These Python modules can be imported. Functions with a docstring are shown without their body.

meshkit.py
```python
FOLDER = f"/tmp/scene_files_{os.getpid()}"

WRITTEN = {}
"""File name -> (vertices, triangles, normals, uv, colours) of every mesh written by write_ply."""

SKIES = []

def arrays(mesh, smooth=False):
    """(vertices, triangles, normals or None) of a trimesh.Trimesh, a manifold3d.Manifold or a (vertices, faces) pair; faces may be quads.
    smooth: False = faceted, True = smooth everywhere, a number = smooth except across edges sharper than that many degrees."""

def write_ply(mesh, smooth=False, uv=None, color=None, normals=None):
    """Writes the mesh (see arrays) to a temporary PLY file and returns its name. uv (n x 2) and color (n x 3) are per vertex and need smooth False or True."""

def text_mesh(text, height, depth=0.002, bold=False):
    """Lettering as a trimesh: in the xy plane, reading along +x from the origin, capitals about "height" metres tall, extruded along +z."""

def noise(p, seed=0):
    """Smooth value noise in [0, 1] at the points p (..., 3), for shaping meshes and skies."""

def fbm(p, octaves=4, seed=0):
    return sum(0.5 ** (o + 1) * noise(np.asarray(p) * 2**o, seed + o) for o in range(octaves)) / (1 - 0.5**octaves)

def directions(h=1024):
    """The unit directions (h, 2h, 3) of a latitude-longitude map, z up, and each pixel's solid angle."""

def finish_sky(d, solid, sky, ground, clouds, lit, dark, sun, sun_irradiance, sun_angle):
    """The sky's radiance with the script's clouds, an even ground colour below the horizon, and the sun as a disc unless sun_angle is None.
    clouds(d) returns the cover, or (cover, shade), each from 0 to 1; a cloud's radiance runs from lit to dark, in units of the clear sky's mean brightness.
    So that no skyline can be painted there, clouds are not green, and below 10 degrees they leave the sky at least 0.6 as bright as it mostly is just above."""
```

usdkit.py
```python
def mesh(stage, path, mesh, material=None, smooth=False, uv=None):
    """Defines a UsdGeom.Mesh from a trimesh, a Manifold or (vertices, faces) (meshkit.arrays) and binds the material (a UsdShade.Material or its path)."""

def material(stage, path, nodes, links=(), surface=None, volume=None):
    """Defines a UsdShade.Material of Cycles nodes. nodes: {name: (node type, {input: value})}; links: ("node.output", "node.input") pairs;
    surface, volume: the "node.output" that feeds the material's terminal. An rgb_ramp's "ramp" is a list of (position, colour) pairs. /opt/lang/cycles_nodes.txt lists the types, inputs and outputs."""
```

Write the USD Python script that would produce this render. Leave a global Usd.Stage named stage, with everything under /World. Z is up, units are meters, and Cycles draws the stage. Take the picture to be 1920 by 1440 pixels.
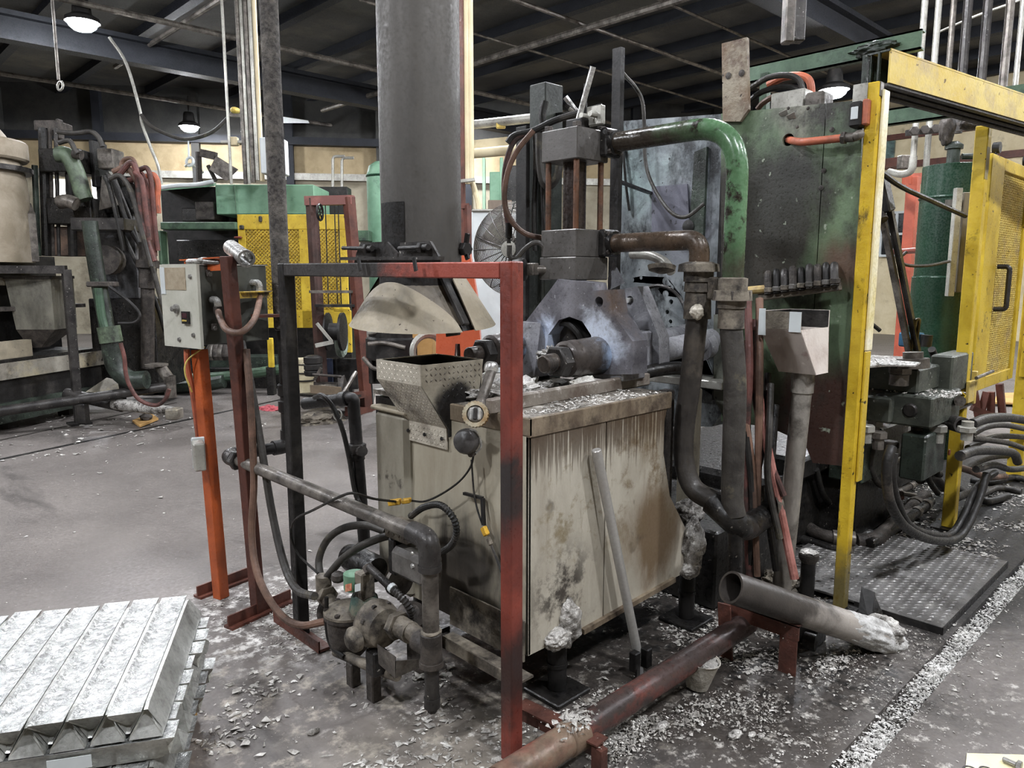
import math, numpy as np, trimesh, shapely.geometry as sg
from pxr import Usd, UsdGeom, UsdLux, Gf, Sdf, UsdShade
import usdkit, meshkit

# ------------------------------------------------------------------ stage, camera, exposure
stage = Usd.Stage.CreateInMemory()
UsdGeom.SetStageUpAxis(stage, 'Z')
UsdGeom.SetStageMetersPerUnit(stage, 1.0)
WORLD = UsdGeom.Xform.Define(stage, '/World')
UsdGeom.Scope.Define(stage, '/World/Looks')
FPX, TILT, EYE, YAW = 1390.0, math.radians(8.3), 1.55, math.radians(44)
EXPOSURE = 1.9
LAMP_POWER = 160.0
ct, st_, ca, sa = math.cos(TILT), math.sin(TILT), math.cos(YAW), math.sin(YAW)
right = np.array([ca, -sa, 0.0])
fwd = np.array([sa * ct, ca * ct, -st_])
up = np.cross(right, fwd)
cam = UsdGeom.Camera.Define(stage, '/World/camera')
cam.CreateHorizontalApertureAttr(36.0)
cam.CreateFocalLengthAttr(FPX / 1920 * 36)
cam.CreateClippingRangeAttr(Gf.Vec2f(0.05, 200))
cam.CreateExposureAttr(EXPOSURE)
cam.AddTransformOp().Set(Gf.Matrix4d(*right, 0, *up, 0, *(-fwd), 0, 0, 0, EYE, 1))


def P(px, py, x=None, y=None, z=None, d=None):
    """survey: the point where the sight line meets the plane x=, y= or z=, or the distance d ahead (metres)"""
    r = (px - 960) / FPX
    u = -(py - 720) / FPX
    v = right * r + fwd + up * u
    if x is not None: k = x / v[0]
    elif y is not None: k = y / v[1]
    elif z is not None: k = (z - EYE) / v[2]
    else: k = d / (v[0] * sa + v[1] * ca)
    return v * k + np.array([0, 0, EYE])


# ------------------------------------------------------------------ names, things, parts
USED = {}


def numbered(parent, name):
    k = (parent, name)
    n = USED.get(k, 0)
    USED[k] = n + 1
    return f'{parent}/{name}' if n == 0 else f'{parent}/{name}_{n:03d}'


def keys(prim, label=None, cat=None, group=None, kind=None):
    for k, v in (('label', label), ('category', cat), ('group', group), ('kind', kind)):
        if v: prim.SetCustomDataByKey(k, v)


class Thing:
    def __init__(s, name, label, cat, loc=(0, 0, 0), group=None, kind=None, rz=0.0):
        s.path = numbered('/World', name)
        s.loc = np.array(loc, float)
        x = UsdGeom.Xform.Define(stage, s.path)
        x.AddTranslateOp().Set(Gf.Vec3d(*map(float, s.loc)))
        if rz: x.AddRotateZOp().Set(rz)
        s.prim = x.GetPrim()
        keys(s.prim, label, cat, group, kind)

    def part(s, name, mesh, m, smooth=35, parent=None, label=None, kind=None):
        if isinstance(mesh, (list, tuple)) and not isinstance(mesh[0], np.ndarray): mesh = cat_(mesh)
        mesh = mesh.copy()
        mesh.apply_translation(-s.loc)
        path = numbered(parent or s.path, name)
        g = usdkit.mesh(stage, path, mesh, m, smooth=smooth)
        keys(g.GetPrim(), label, None, None, kind)
        return path


def single(name, mesh, m, label, cat, group=None, kind=None, smooth=35):
    if isinstance(mesh, (list, tuple)): mesh = cat_(mesh)
    path = numbered('/World', name)
    c = (mesh.bounds[0] + mesh.bounds[1]) / 2
    c[2] = mesh.bounds[0][2]
    mesh = mesh.copy()
    mesh.apply_translation(-c)
    g = usdkit.mesh(stage, path, mesh, m, smooth=smooth)
    UsdGeom.Xformable(g).AddTranslateOp().Set(Gf.Vec3d(*map(float, c)))
    keys(g.GetPrim(), label, cat, group, kind)
    return path


def struct(name, mesh, m, label, smooth=False):
    return single(name, mesh, m, label, None, kind='structure', smooth=smooth)


def copy(src, name, loc, rz=0, label=None, cat=None, group=None, tilt=None):
    path = numbered('/World', name)
    x = UsdGeom.Xform.Define(stage, path)
    x.AddTranslateOp().Set(Gf.Vec3d(*map(float, loc)))
    if rz: x.AddRotateZOp().Set(float(rz))
    if tilt: x.AddRotateXYZOp().Set(Gf.Vec3f(*tilt))
    p = x.GetPrim()
    p.GetReferences().AddInternalReference(src)
    p.SetInstanceable(True)
    keys(p, label, cat, group)
    return path


# ------------------------------------------------------------------ shapes
def cat_(ms): return trimesh.util.concatenate(list(ms))


def box(x0, x1, y0, y1, z0, z1, b=0.0):
    lo, hi = np.minimum([x0, y0, z0], [x1, y1, z1]), np.maximum([x0, y0, z0], [x1, y1, z1])
    if not b:
        m = trimesh.creation.box(hi - lo)
        m.apply_translation((lo + hi) / 2)
        return m
    b = min(b, 0.45 * (hi - lo).min())
    pts = []
    for s in np.ndindex(2, 2, 2):
        c = np.where(s, hi, lo)
        sg_ = np.where(s, -1, 1)
        for k in range(3):
            q = c + sg_ * b
            q[k] = c[k]
            pts.append(q)
    return trimesh.convex.convex_hull(np.array(pts))


def hull(pts): return trimesh.convex.convex_hull(np.array(pts, float))


def frame_of(d):
    d = np.asarray(d, float) / np.linalg.norm(d)
    a = np.array([0, 0, 1.0]) if abs(d[2]) < 0.9 else np.array([1.0, 0, 0])
    u = np.cross(a, d); u /= np.linalg.norm(u)
    return u, np.cross(d, u), d


def bar(p, q, w, h=None, b=0.0, spin=0.0):
    """a straight bar of section w (sideways) x h between two points"""
    p, q = np.asarray(p, float), np.asarray(q, float)
    h = h or w
    L = np.linalg.norm(q - p)
    m = box(-w / 2, w / 2, -h / 2, h / 2, 0, L, b)
    u, v, d = frame_of(q - p)
    if spin:
        u, v = u * math.cos(spin) + v * math.sin(spin), -u * math.sin(spin) + v * math.cos(spin)
    T = np.eye(4)
    T[:3, 0], T[:3, 1], T[:3, 2], T[:3, 3] = u, v, d, p
    m.apply_transform(T)
    return m


def lathe(prof, o, d=(0, 0, 1), n=24, close=True):
    """revolve (radius, height) pairs about the axis d from o"""
    prof = np.array(prof, float)
    u, v, d = frame_of(d)
    a = np.arange(n) / n * 2 * math.pi
    ring = np.cos(a)[:, None] * u + np.sin(a)[:, None] * v
    V = np.vstack([np.asarray(o, float) + d * z + ring * max(r, 1e-5) for r, z in prof])
    F = []
    for i in range(len(prof) - 1):
        for j in range(n):
            k = (j + 1) % n
            F += [[i * n + j, i * n + k, (i + 1) * n + k], [i * n + j, (i + 1) * n + k, (i + 1) * n + j]]
    V = list(V)
    if close:
        for i, fl in ((0, 1), (len(prof) - 1, 0)):
            if prof[i][0] > 1e-4:
                V.append(np.asarray(o, float) + d * prof[i][1]); c = len(V) - 1
                for j in range(n):
                    k = (j + 1) % n
                    F.append([i * n + k, i * n + j, c] if fl else [i * n + j, i * n + k, c])
    return trimesh.Trimesh(np.array(V), np.array(F), process=False)


def cyl(p, q, r, n=16, r2=None, b=0.0):
    p, q = np.asarray(p, float), np.asarray(q, float)
    L = np.linalg.norm(q - p)
    r2 = r if r2 is None else r2
    pr = [(r, 0), (r2, L)] if not b else [(r - b, 0), (r, b), (r2, L - b), (r2 - b, L)]
    return lathe(pr, p, q - p, n)


def pipe_open(p, q, r, t=0.006, n=24):
    p, q = np.asarray(p, float), np.asarray(q, float)
    L = np.linalg.norm(q - p)
    return lathe([(r - t, 0), (r, 0), (r, L), (r - t, L), (r - t, 0)], p, q - p, n, close=False)


def smooth_path(pts, sub=6):
    p = np.array(pts, float)
    if len(p) < 3: return p
    p = np.vstack([2 * p[0] - p[1], p, 2 * p[-1] - p[-2]])
    out = []
    for i in range(1, len(p) - 2):
        for t in np.arange(sub) / sub:
            a, b, c, d = p[i - 1:i + 3]
            out.append(0.5 * (2 * b + (c - a) * t + (2 * a - 5 * b + 4 * c - d) * t * t + (3 * b - a - 3 * c + d) * t ** 3))
    out.append(p[-2])
    return np.array(out)


def fillet(pts, R, n=7):
    """round the corners of a polyline with radius R"""
    p = np.array(pts, float)
    out = [p[0]]
    for a, b, c in zip(p[:-2], p[1:-1], p[2:]):
        u, v = (a - b), (c - b)
        lu, lv = np.linalg.norm(u), np.linalg.norm(v)
        u, v = u / lu, v / lv
        k = min(R, lu * .49, lv * .49)
        for t in np.linspace(0, 1, n):
            s, e = b + u * k, b + v * k
            out.append((1 - t) ** 2 * s + 2 * t * (1 - t) * b + t * t * e)
    out.append(p[-1])
    return np.array(out)


def sweep(path, r, n=10):
    """a round tube along the path; r is a number or one radius per point"""
    p = np.array(path, float)
    keep = np.r_[True, np.linalg.norm(np.diff(p, axis=0), axis=1) > 1e-6]
    if not np.isscalar(r): r = np.asarray(r)[keep]
    p = p[keep]
    r = np.full(len(p), r) if np.isscalar(r) else r
    t = np.gradient(p, axis=0)
    t /= np.linalg.norm(t, axis=1, keepdims=True)
    u = frame_of(t[0])[0]
    a = np.arange(n) / n * 2 * math.pi
    V, F = [], []
    for i in range(len(p)):
        u = u - t[i] * (u @ t[i]); u /= np.linalg.norm(u)
        w = np.cross(t[i], u)
        V.append(p[i] + r[i] * (np.cos(a)[:, None] * u + np.sin(a)[:, None] * w))
    V = list(np.vstack(V))
    for i in range(len(p) - 1):
        for j in range(n):
            k = (j + 1) % n
            F += [[i * n + j, i * n + k, (i + 1) * n + k], [i * n + j, (i + 1) * n + k, (i + 1) * n + j]]
    for i, fl in ((0, 1), (len(p) - 1, 0)):
        V.append(p[i]); c = len(V) - 1
        for j in range(n):
            k = (j + 1) % n
            F.append([i * n + k, i * n + j, c] if fl else [i * n + j, i * n + k, c])
    return trimesh.Trimesh(np.array(V), np.array(F), process=False)


def hose(pts, r, n=10, sub=6): return sweep(smooth_path(pts, sub), r, n)


def corrugated(pts, r, n=9, pitch=0.012, amp=.14):
    p = smooth_path(pts, 24)
    s = np.r_[0, np.cumsum(np.linalg.norm(np.diff(p, axis=0), axis=1))]
    m = int(s[-1] / pitch * 2) + 2
    t = np.linspace(0, s[-1], m)
    q = np.stack([np.interp(t, s, p[:, k]) for k in range(3)], 1)
    return sweep(q, r * (1 + amp * np.where(np.arange(m) % 2, 1, -1)), n)


def prism(poly, o, u, v, th, holes=()):
    """polygon in (u, v) from the origin o, thickened by th along u x v"""
    u, v = np.asarray(u, float), np.asarray(v, float)
    m = trimesh.creation.extrude_polygon(sg.Polygon(poly, holes), abs(th), engine='earcut')
    if th < 0: m.apply_translation((0, 0, th))
    T = np.eye(4)
    T[:3, 0], T[:3, 1], T[:3, 2], T[:3, 3] = u, v, np.cross(u, v), o
    m.apply_transform(T)
    return m


def xz_prism(poly, y0, y1):  # polygon in x, z; runs from y0 to y1
    return prism(poly, (0, y1, 0), (1, 0, 0), (0, 0, 1), y1 - y0)


def yz_prism(poly, x0, x1, holes=()):
    return prism(poly, (x0, 0, 0), (0, 1, 0), (0, 0, 1), x1 - x0, holes)


def slab(pts, th):
    """a sheet through four (or more) corner points, thickened"""
    p = np.array(pts, float)
    n = np.cross(p[1] - p[0], p[2] - p[0]); n /= np.linalg.norm(n)
    return hull(np.vstack([p, p - n * th]))


def torus(o, d, R, r, n=32, m=8):
    u, v, d = frame_of(d)
    a = np.linspace(0, 2 * math.pi, n + 1)
    return sweep(np.asarray(o, float) + R * (np.cos(a)[:, None] * u + np.sin(a)[:, None] * v), r, m)


def circle(c, r, n=20): return [(c[0] + r * math.cos(t), c[1] + r * math.sin(t)) for t in np.arange(n) / n * 2 * math.pi]


def nut(o, d, r, h, b=.1):
    return lathe([(r * .86, 0), (r, h * b), (r, h * (1 - b)), (r * .86, h)], o, d, 6)


def lump(c, size, seed=0, sub=3, amp=.35, f=2.5):
    m = trimesh.creation.icosphere(sub)
    v = m.vertices * (1 + amp * (meshkit.fbm(m.vertices * f + 9.1 * seed, 4, seed)[:, None] * 2 - 1))
    m.vertices = v * np.asarray(size) + np.asarray(c)
    return m


def flakes(pos, size, seed=0, flat=.35, lift=.0):
    """torn, crumpled metal chips, each six triangles"""
    g = np.random.default_rng(seed)
    n = len(pos)
    pos = np.asarray(pos, float)
    size = np.broadcast_to(size, n)
    a = np.sort(g.uniform(0, 2 * math.pi, (n, 6)), axis=1)
    rad = g.uniform(.45, 1.0, (n, 6)) * size[:, None]
    asp = g.uniform(.25, 1, n)[:, None]
    rot = g.uniform(0, 2 * math.pi, n)[:, None]
    x, y = rad * np.cos(a), rad * np.sin(a) * asp
    X, Y = x * np.cos(rot) - y * np.sin(rot), x * np.sin(rot) + y * np.cos(rot)
    Z = g.uniform(0, flat, (n, 6)) * size[:, None]
    ring = np.stack([X, Y, Z], 2) + pos[:, None] + [0, 0, lift]
    mid = pos + np.stack([X.mean(1), Y.mean(1), size * flat * g.uniform(.5, 1.5, n)], 1) + [0, 0, lift]
    V = np.concatenate([ring, mid[:, None]], 1).reshape(-1, 3)
    i = np.arange(6)
    F = np.stack([i, (i + 1) % 6, np.full(6, 6)], 1)[None] + 7 * np.arange(n)[:, None, None]
    return trimesh.Trimesh(V, F.reshape(-1, 3), process=False)


# ------------------------------------------------------------------ materials
def lin(c):
    if isinstance(c, str):
        c = [int(c[i:i + 2], 16) / 255 for i in (1, 3, 5)]
        return tuple(x / 12.92 if x <= .04045 else ((x + .055) / 1.055) ** 2.4 for x in c)
    return c


def M(name, base, alt=None, s=6, lo=.42, hi=.62, rough=.6, metal=0.0, bump=.15, bs=70, st=(1, 1, 1), dirt=None, ds=3, dlo=.5, dhi=.68, rvar=.2, dst=(1, 1, 1),
      spot=None, ss=40, slo=.66, shi=.7, coat=0.0, tint=None, drip=None, film=None):
    """a worn surface: base and alt mixed by noise, dirt in patches, spots, fine relief. st stretches the noise (small z = streaks)."""
    base = lin(base)
    alt = lin(alt) if alt else tuple(.6 * x for x in base)
    N = {'g': ('geometry', {}), 'm': ('mapping', {'scale': st}), 'n': ('noise_texture', {'scale': s, 'detail': 8, 'roughness': .65, 'distortion': .3}),
         'r': ('rgb_ramp', {'ramp': [(lo, (0, 0, 0)), (hi, (1, 1, 1))]}), 'c': ('mix_color', {'a': base, 'b': alt}),
         'f': ('noise_texture', {'scale': bs, 'detail': 4, 'roughness': .6}), 'b': ('bump', {'strength': bump, 'distance': .01}),
         'q': ('map_range', {'from_min': .3, 'from_max': .7, 'to_min': max(.05, rough - rvar), 'to_max': min(1, rough + rvar)}),
         'p': ('principled_bsdf', {'metallic': metal * .6, 'specular_ior_level': .4, 'coat_weight': coat, 'coat_roughness': .25})}
    L = [('g.position', 'm.vector'), ('m.vector', 'n.vector'), ('n.fac', 'r.fac'), ('r.color', 'c.fac'), ('g.position', 'f.vector'), ('f.fac', 'b.height'),
         ('b.normal', 'p.normal'), ('f.fac', 'q.value'), ('q.result', 'p.roughness')]
    out = 'c.result'
    if tint:  # a patch of stain or of painted shade: (centre, radius of full colour, radius where it ends, colour)
        for i, (ctr, r0, r1, col) in enumerate(tint):
            N |= {f'td{i}': ('vector_math', {'math_type': 'distance', 'vector2': ctr}), f'ts{i}': ('math', {'math_type': 'multiply_add', 'value2': (r1 - r0) * 2.6, 'value3': -(r1 - r0) * 1.3}),
                  f'ta{i}': ('math', {'math_type': 'add'}), f'tr{i}': ('map_range', {'range_type': 'smoothstep', 'from_min': r0, 'from_max': r1, 'to_min': 1, 'to_max': 0}), f'tc{i}': ('mix_color', {'b': lin(col)})}
            L += [('g.position', f'td{i}.vector1'), ('n.fac', f'ts{i}.value1'), (f'td{i}.value', f'ta{i}.value1'), (f'ts{i}.value', f'ta{i}.value2'), (f'ta{i}.value', f'tr{i}.value'),
                  (f'tr{i}.result', f'tc{i}.fac'), (out, f'tc{i}.a')]
            out = f'tc{i}.result'
    if dirt:
        N |= {'dm': ('mapping', {'scale': dst, 'location': (3.1, 1.7, 5.3)}), 'd': ('noise_texture', {'scale': ds, 'detail': 9, 'roughness': .7}),
              'dr': ('rgb_ramp', {'ramp': [(dlo, (0, 0, 0)), (dhi, (1, 1, 1))]}), 'dc': ('mix_color', {'b': lin(dirt)})}
        L += [('g.position', 'dm.vector'), ('dm.vector', 'd.vector'), ('d.fac', 'dr.fac'), ('dr.color', 'dc.fac'), (out, 'dc.a')]
        out = 'dc.result'
    if spot:
        N |= {'s': ('noise_texture', {'scale': ss, 'detail': 3}), 'sr': ('rgb_ramp', {'ramp': [(slo, (0, 0, 0)), (shi, (1, 1, 1))]}), 'sc': ('mix_color', {'b': lin(spot)})}
        L += [('g.position', 's.vector'), ('s.fac', 'sr.fac'), ('sr.color', 'sc.fac'), (out, 'sc.a')]
        out = 'sc.result'
    for i, (ctr, r0, r1, col, fs, flo, fhi) in enumerate(film or ()):  # a speckled film round a place: dust, grit, ash
        N |= {f'fd{i}': ('vector_math', {'math_type': 'distance', 'vector2': ctr}), f'fq{i}': ('map_range', {'range_type': 'smoothstep', 'from_min': r0, 'from_max': r1, 'to_min': 1, 'to_max': 0}),
              f'fm{i}': ('mapping', {'location': (1.3 * i, 2.7, 0)}), f'fn{i}': ('noise_texture', {'scale': fs, 'detail': 10, 'roughness': .72}), f'fr{i}': ('map_range', {'from_min': flo, 'from_max': fhi, 'to_min': 0, 'to_max': 1, 'clamp': True}),
              f'fx{i}': ('math', {'math_type': 'multiply'}), f'fc{i}': ('mix_color', {'b': lin(col)})}
        L += [('g.position', f'fd{i}.vector1'), (f'fd{i}.value', f'fq{i}.value'), ('g.position', f'fm{i}.vector'), (f'fm{i}.vector', f'fn{i}.vector'), (f'fn{i}.fac', f'fr{i}.value'), (f'fq{i}.result', f'fx{i}.value1'),
              (f'fr{i}.result', f'fx{i}.value2'), (f'fx{i}.value', f'fc{i}.fac'), (out, f'fc{i}.a')]
        out = f'fc{i}.result'
    if drip:  # runs of stain below an edge: (z where they end, z where they start, colour, cover)
        za, zb, col, cov = drip
        N |= {'wx': ('separate_xyz', {}), 'wz': ('map_range', {'range_type': 'smoothstep', 'from_min': za, 'from_max': zb, 'to_min': 0, 'to_max': 1}), 'wm': ('mapping', {'scale': (80, 80, 2.2)}),
              'wn': ('noise_texture', {'scale': 1.0, 'detail': 5, 'roughness': .6}), 'wa': ('math', {'math_type': 'multiply_add', 'value2': cov, 'value3': -.5 * cov - .06}), 'ws': ('math', {'math_type': 'add'}),
              'wr': ('map_range', {'from_min': .49, 'from_max': .57, 'to_min': 0, 'to_max': .92, 'clamp': True}), 'wf': ('math', {'math_type': 'multiply'}), 'wc': ('mix_color', {'b': lin(col)})}
        L += [('g.position', 'wx.vector'), ('wx.z', 'wz.value'), ('g.position', 'wm.vector'), ('wm.vector', 'wn.vector'), ('wz.result', 'wa.value1'), ('wn.fac', 'ws.value1'), ('wa.value', 'ws.value2'), ('ws.value', 'wr.value'),
              ('wr.result', 'wf.value1'), ('wz.result', 'wf.value2'), ('wf.value', 'wc.fac'), (out, 'wc.a')]
        out = 'wc.result'
    L.append((out, 'p.base_color'))
    return usdkit.material(stage, f'/World/Looks/{name}', N, L, surface='p.BSDF')


def glow(name, col, strength):
    return usdkit.material(stage, f'/World/Looks/{name}', {'e': ('emission', {'color': lin(col), 'strength': strength})}, [], surface='e.emission')


BLACK = M('black_steel', '#242221', '#131211', s=9, rough=.5, metal=.3, bump=.1, dirt='#46423e', dlo=.55, dhi=.75)
GREASY = M('greasy_black', '#201e1c', '#0d0c0c', s=12, rough=.4, bump=.3, bs=40, spot='#77726a', slo=.68, shi=.74, ss=55)
DARKSTEEL = M('dark_steel', '#413e3c', '#262423', s=8, rough=.45, metal=.5, bump=.1, spot='#a09c96', ss=60, slo=.69, shi=.73)
STEEL = M('bare_steel', '#8c8a86', '#5d5a56', s=10, rough=.38, metal=.8, bump=.08)
BRIGHT = M('bright_steel', '#c9c8c4', '#8f8d89', s=12, rough=.28, metal=.9, bump=.05)
PIPEGREY = M('pipe_grey', '#736d66', '#47423d', s=8, rough=.42, metal=.55, bump=.12, dirt='#2a2623', ds=5)
IRON = M('cast_iron', '#4b4540', '#2e2a27', s=14, rough=.65, metal=.2, bump=.4, bs=90, dirt='#25211e', ds=6)
DUSTIRON = M('dusty_iron', '#7b7366', '#4d463e', s=12, rough=.7, bump=.3, dirt='#2b2723', ds=7, dlo=.47, dhi=.62)
RUBBER = M('rubber_hose', '#211f1d', '#12110e', s=9, rough=.55, bump=.2, dirt='#5c554d', ds=5, dlo=.56, dhi=.72)
GREYHOSE = M('grey_hose', '#3f3c38', '#292623', s=9, rough=.55, bump=.2, dirt='#69634f', ds=6, dlo=.58, dhi=.72)
REDHOSE = M('red_hose', '#67403a', '#452c28', s=6, rough=.6, bump=.15, dirt='#2c2320', ds=4, dlo=.5, dhi=.62)
TANHOSE = M('tan_hose', '#75594a', '#4a382e', s=5, rough=.6, bump=.15, dirt='#35271f', ds=3, dlo=.52, dhi=.66)
PINKHOSE = M('pink_hose', '#a8736a', '#7d4a40', s=7, rough=.6, bump=.15, dirt='#4a2f29', ds=4, dlo=.55, dhi=.7)
ORANGEHOSE = M('orange_hose', '#b9664a', '#8c523f', s=6, rough=.55, bump=.1, dirt='#5d4036', ds=5, dlo=.6, dhi=.75)
YELLOW = M('yellow_paint', '#c7aa36', '#ad9026', s=5, rough=.42, bump=.06, dirt='#6b5a1c', ds=7, dlo=.6, dhi=.7, spot='#2c2618', ss=28, slo=.68, shi=.72)
YELLOWPALE = M('pale_yellow_paint', '#cdb768', '#c4a84c', s=4, rough=.5, bump=.08, st=(.6, 1, 1), dirt='#a9946a', ds=6, spot='#6a5526', ss=24, slo=.69, shi=.73)  # paler than yellow_paint over the whole part
CREAMSTRIP = M('cream_strip', '#e6dfc4', '#d6c78f', s=4, rough=.3, bump=.03)
RED = M('red_oxide_paint', '#853f33', '#652f27', s=5, rough=.45, bump=.1, dirt='#2e2423', ds=7, dlo=.54, dhi=.68, dst=(1, 1, .25), tint=[((1.51, 1.6, .88), .04, .24, '#2b2423'), ((1.53, 1.58, .30), .05, .22, '#33201d')])
REDBAR = M('red_and_black_bar', '#a33b2b', '#7c3226', s=5, rough=.5, bump=.1, dirt='#2e2b2a', ds=2.2, dlo=.44, dhi=.55)
ORANGE = M('orange_paint', '#b0552a', '#8c4321', s=4, rough=.42, bump=.06, dirt='#5e2a14', ds=5, dlo=.6, dhi=.75)
MAROON = M('maroon_paint', '#5c3429', '#472820', s=5, rough=.5, bump=.08, dirt='#2e1a16', ds=4, dlo=.55, dhi=.7)
GREEN = M('machine_green', '#4b624d', '#374c3b', s=5, rough=.5, bump=.1, dirt='#26302a', ds=4, dlo=.52, dhi=.66)
FRESHGREEN = M('fresh_green', '#6c8f76', '#5d7f67', s=4, rough=.45, bump=.05, dirt='#3c5546', ds=4, dlo=.58, dhi=.75)  # lighter green paint, a colour of its own
DIRTYGREEN = M('dirty_green', '#5f6d58', '#475243', s=5, rough=.5, bump=.1, dirt='#2b2e28', ds=4, dlo=.5, dhi=.64)
TANKGREEN = M('tank_green', '#1f3a2b', '#1a3125', s=3, rough=.3, bump=.03, dirt='#16261e', ds=5, dlo=.6, dhi=.8)
PIPEGREEN = M('pipe_green', '#5a7a5a', '#496748', s=5, rough=.26, bump=.08, dirt='#28241f', ds=7, dlo=.53, dhi=.6, tint=[((2.66, 2.05, 2.14), .2, .5, '#37312a'), ((2.66, 1.5, 1.6), .02, .14, '#37352c')])
OILGREEN = M('oily_green', '#343c35', '#1d211d', s=6, rough=.4, bump=.2, dirt='#4d5a4d', ds=4, dlo=.54, dhi=.7, spot='#8c8d86', ss=50, slo=.7, shi=.74)
HOODTAN = M('hood_sheet', '#968c79', '#7f7767', s=6, rough=.6, bump=.06, dirt='#7a6259', ds=4, dlo=.62, dhi=.75, spot='#4f463d', ss=45, slo=.7, shi=.74)
DUCT = M('dark_duct', '#524f4b', '#43413e', s=3, rough=.55, metal=.3, bump=.04, st=(1, 1, .3))
TANDUCT = M('tan_duct', '#9c9180', '#837866', s=3, rough=.7, bump=.06, dirt='#63594b', ds=3, dlo=.56, dhi=.75, dst=(1, 1, .3))
CONTROL = M('control_door', '#b4b3a8', '#a5a498', s=6, rough=.45, bump=.03, dirt='#8d8577', ds=6, dlo=.58, dhi=.75)
CONTROLSIDE = M('control_side', '#4b4c46', '#3c3d38', s=6, rough=.5, bump=.05, dirt='#2b2a27', ds=4)
CREAM = M('cream_paint', '#cfc2a2', '#bfb08e', s=2, rough=.7, bump=.05, dirt='#8d7f64', ds=3, dlo=.58, dhi=.8)
TANWALL = M('tan_wall', '#a39273', '#8f7f62', s=1.5, rough=.8, bump=.05, dirt='#7a6a4c', ds=1.5, dlo=.52, dhi=.75)
DARKWALL = M('dark_wall', '#3a3936', '#2a2a29', s=1.5, rough=.8, bump=.05)
DECK = M('roof_deck', '#4f4e4b', '#403f3d', s=.8, rough=.8, bump=.05, dirt='#6a655a', ds=.6, dlo=.5, dhi=.75)
JOIST = M('roof_steel', '#26282e', '#1d1f24', s=2, rough=.6, metal=.2, bump=.05)
GALV = M('galvanised', '#a9a79f', '#8b8982', s=6, rough=.4, metal=.6, bump=.05)
WHITE = M('white_board', '#c6cbcb', '#b8bdbe', s=3, rough=.5, bump=.02)
SWARF = M('white_swarf', '#dddbd7', '#b1aea9', s=30, rough=.45, metal=.2, bump=.2)
SPATTER = M('spatter_metal', '#bab7b2', '#85817b', s=18, rough=.38, metal=.55, bump=.8, bs=70, dirt='#3f3a35', ds=14, dlo=.5, dhi=.62)
FLAKE = M('metal_flake', '#bfbcb6', '#8b8781', s=30, rough=.42, metal=.45, bump=.2)
GRIT = M('dark_grit', '#3d3934', '#1f1c1a', s=20, rough=.7, bump=.4)
INGOT = M('ingot_metal', '#b9bab7', '#8f908e', s=16, rough=.34, metal=.9, bump=.9, bs=60, rvar=.15, dirt='#d9dad9', ds=48, dlo=.5, dhi=.62)
INGOTEND = M('ingot_sides', '#b4b4af', '#8d8d88', s=9, rough=.33, metal=.8, bump=.12, rvar=.1)
BUCKET = M('bucket_metal', '#b5b0a6', '#8f897e', s=14, rough=.6, metal=.2, bump=.4)
CARD = M('cream_card', '#d6cda6', '#cbc196', s=3, rough=.7, bump=.02)
CARDBOARD = M('cardboard', '#b58f58', '#a07c4a', s=4, rough=.8, bump=.05)
INK = M('marker_ink', '#3a3738', '#2a2829', rough=.6, bump=0)
YELLOWPLUG = M('yellow_plug', '#d6a83a', '#b98e2c', s=20, rough=.5, bump=.1, dirt='#6d5524', ds=20)
BLUE = M('blue_paint', '#2f5f7d', '#264c66', s=6, rough=.45)
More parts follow.
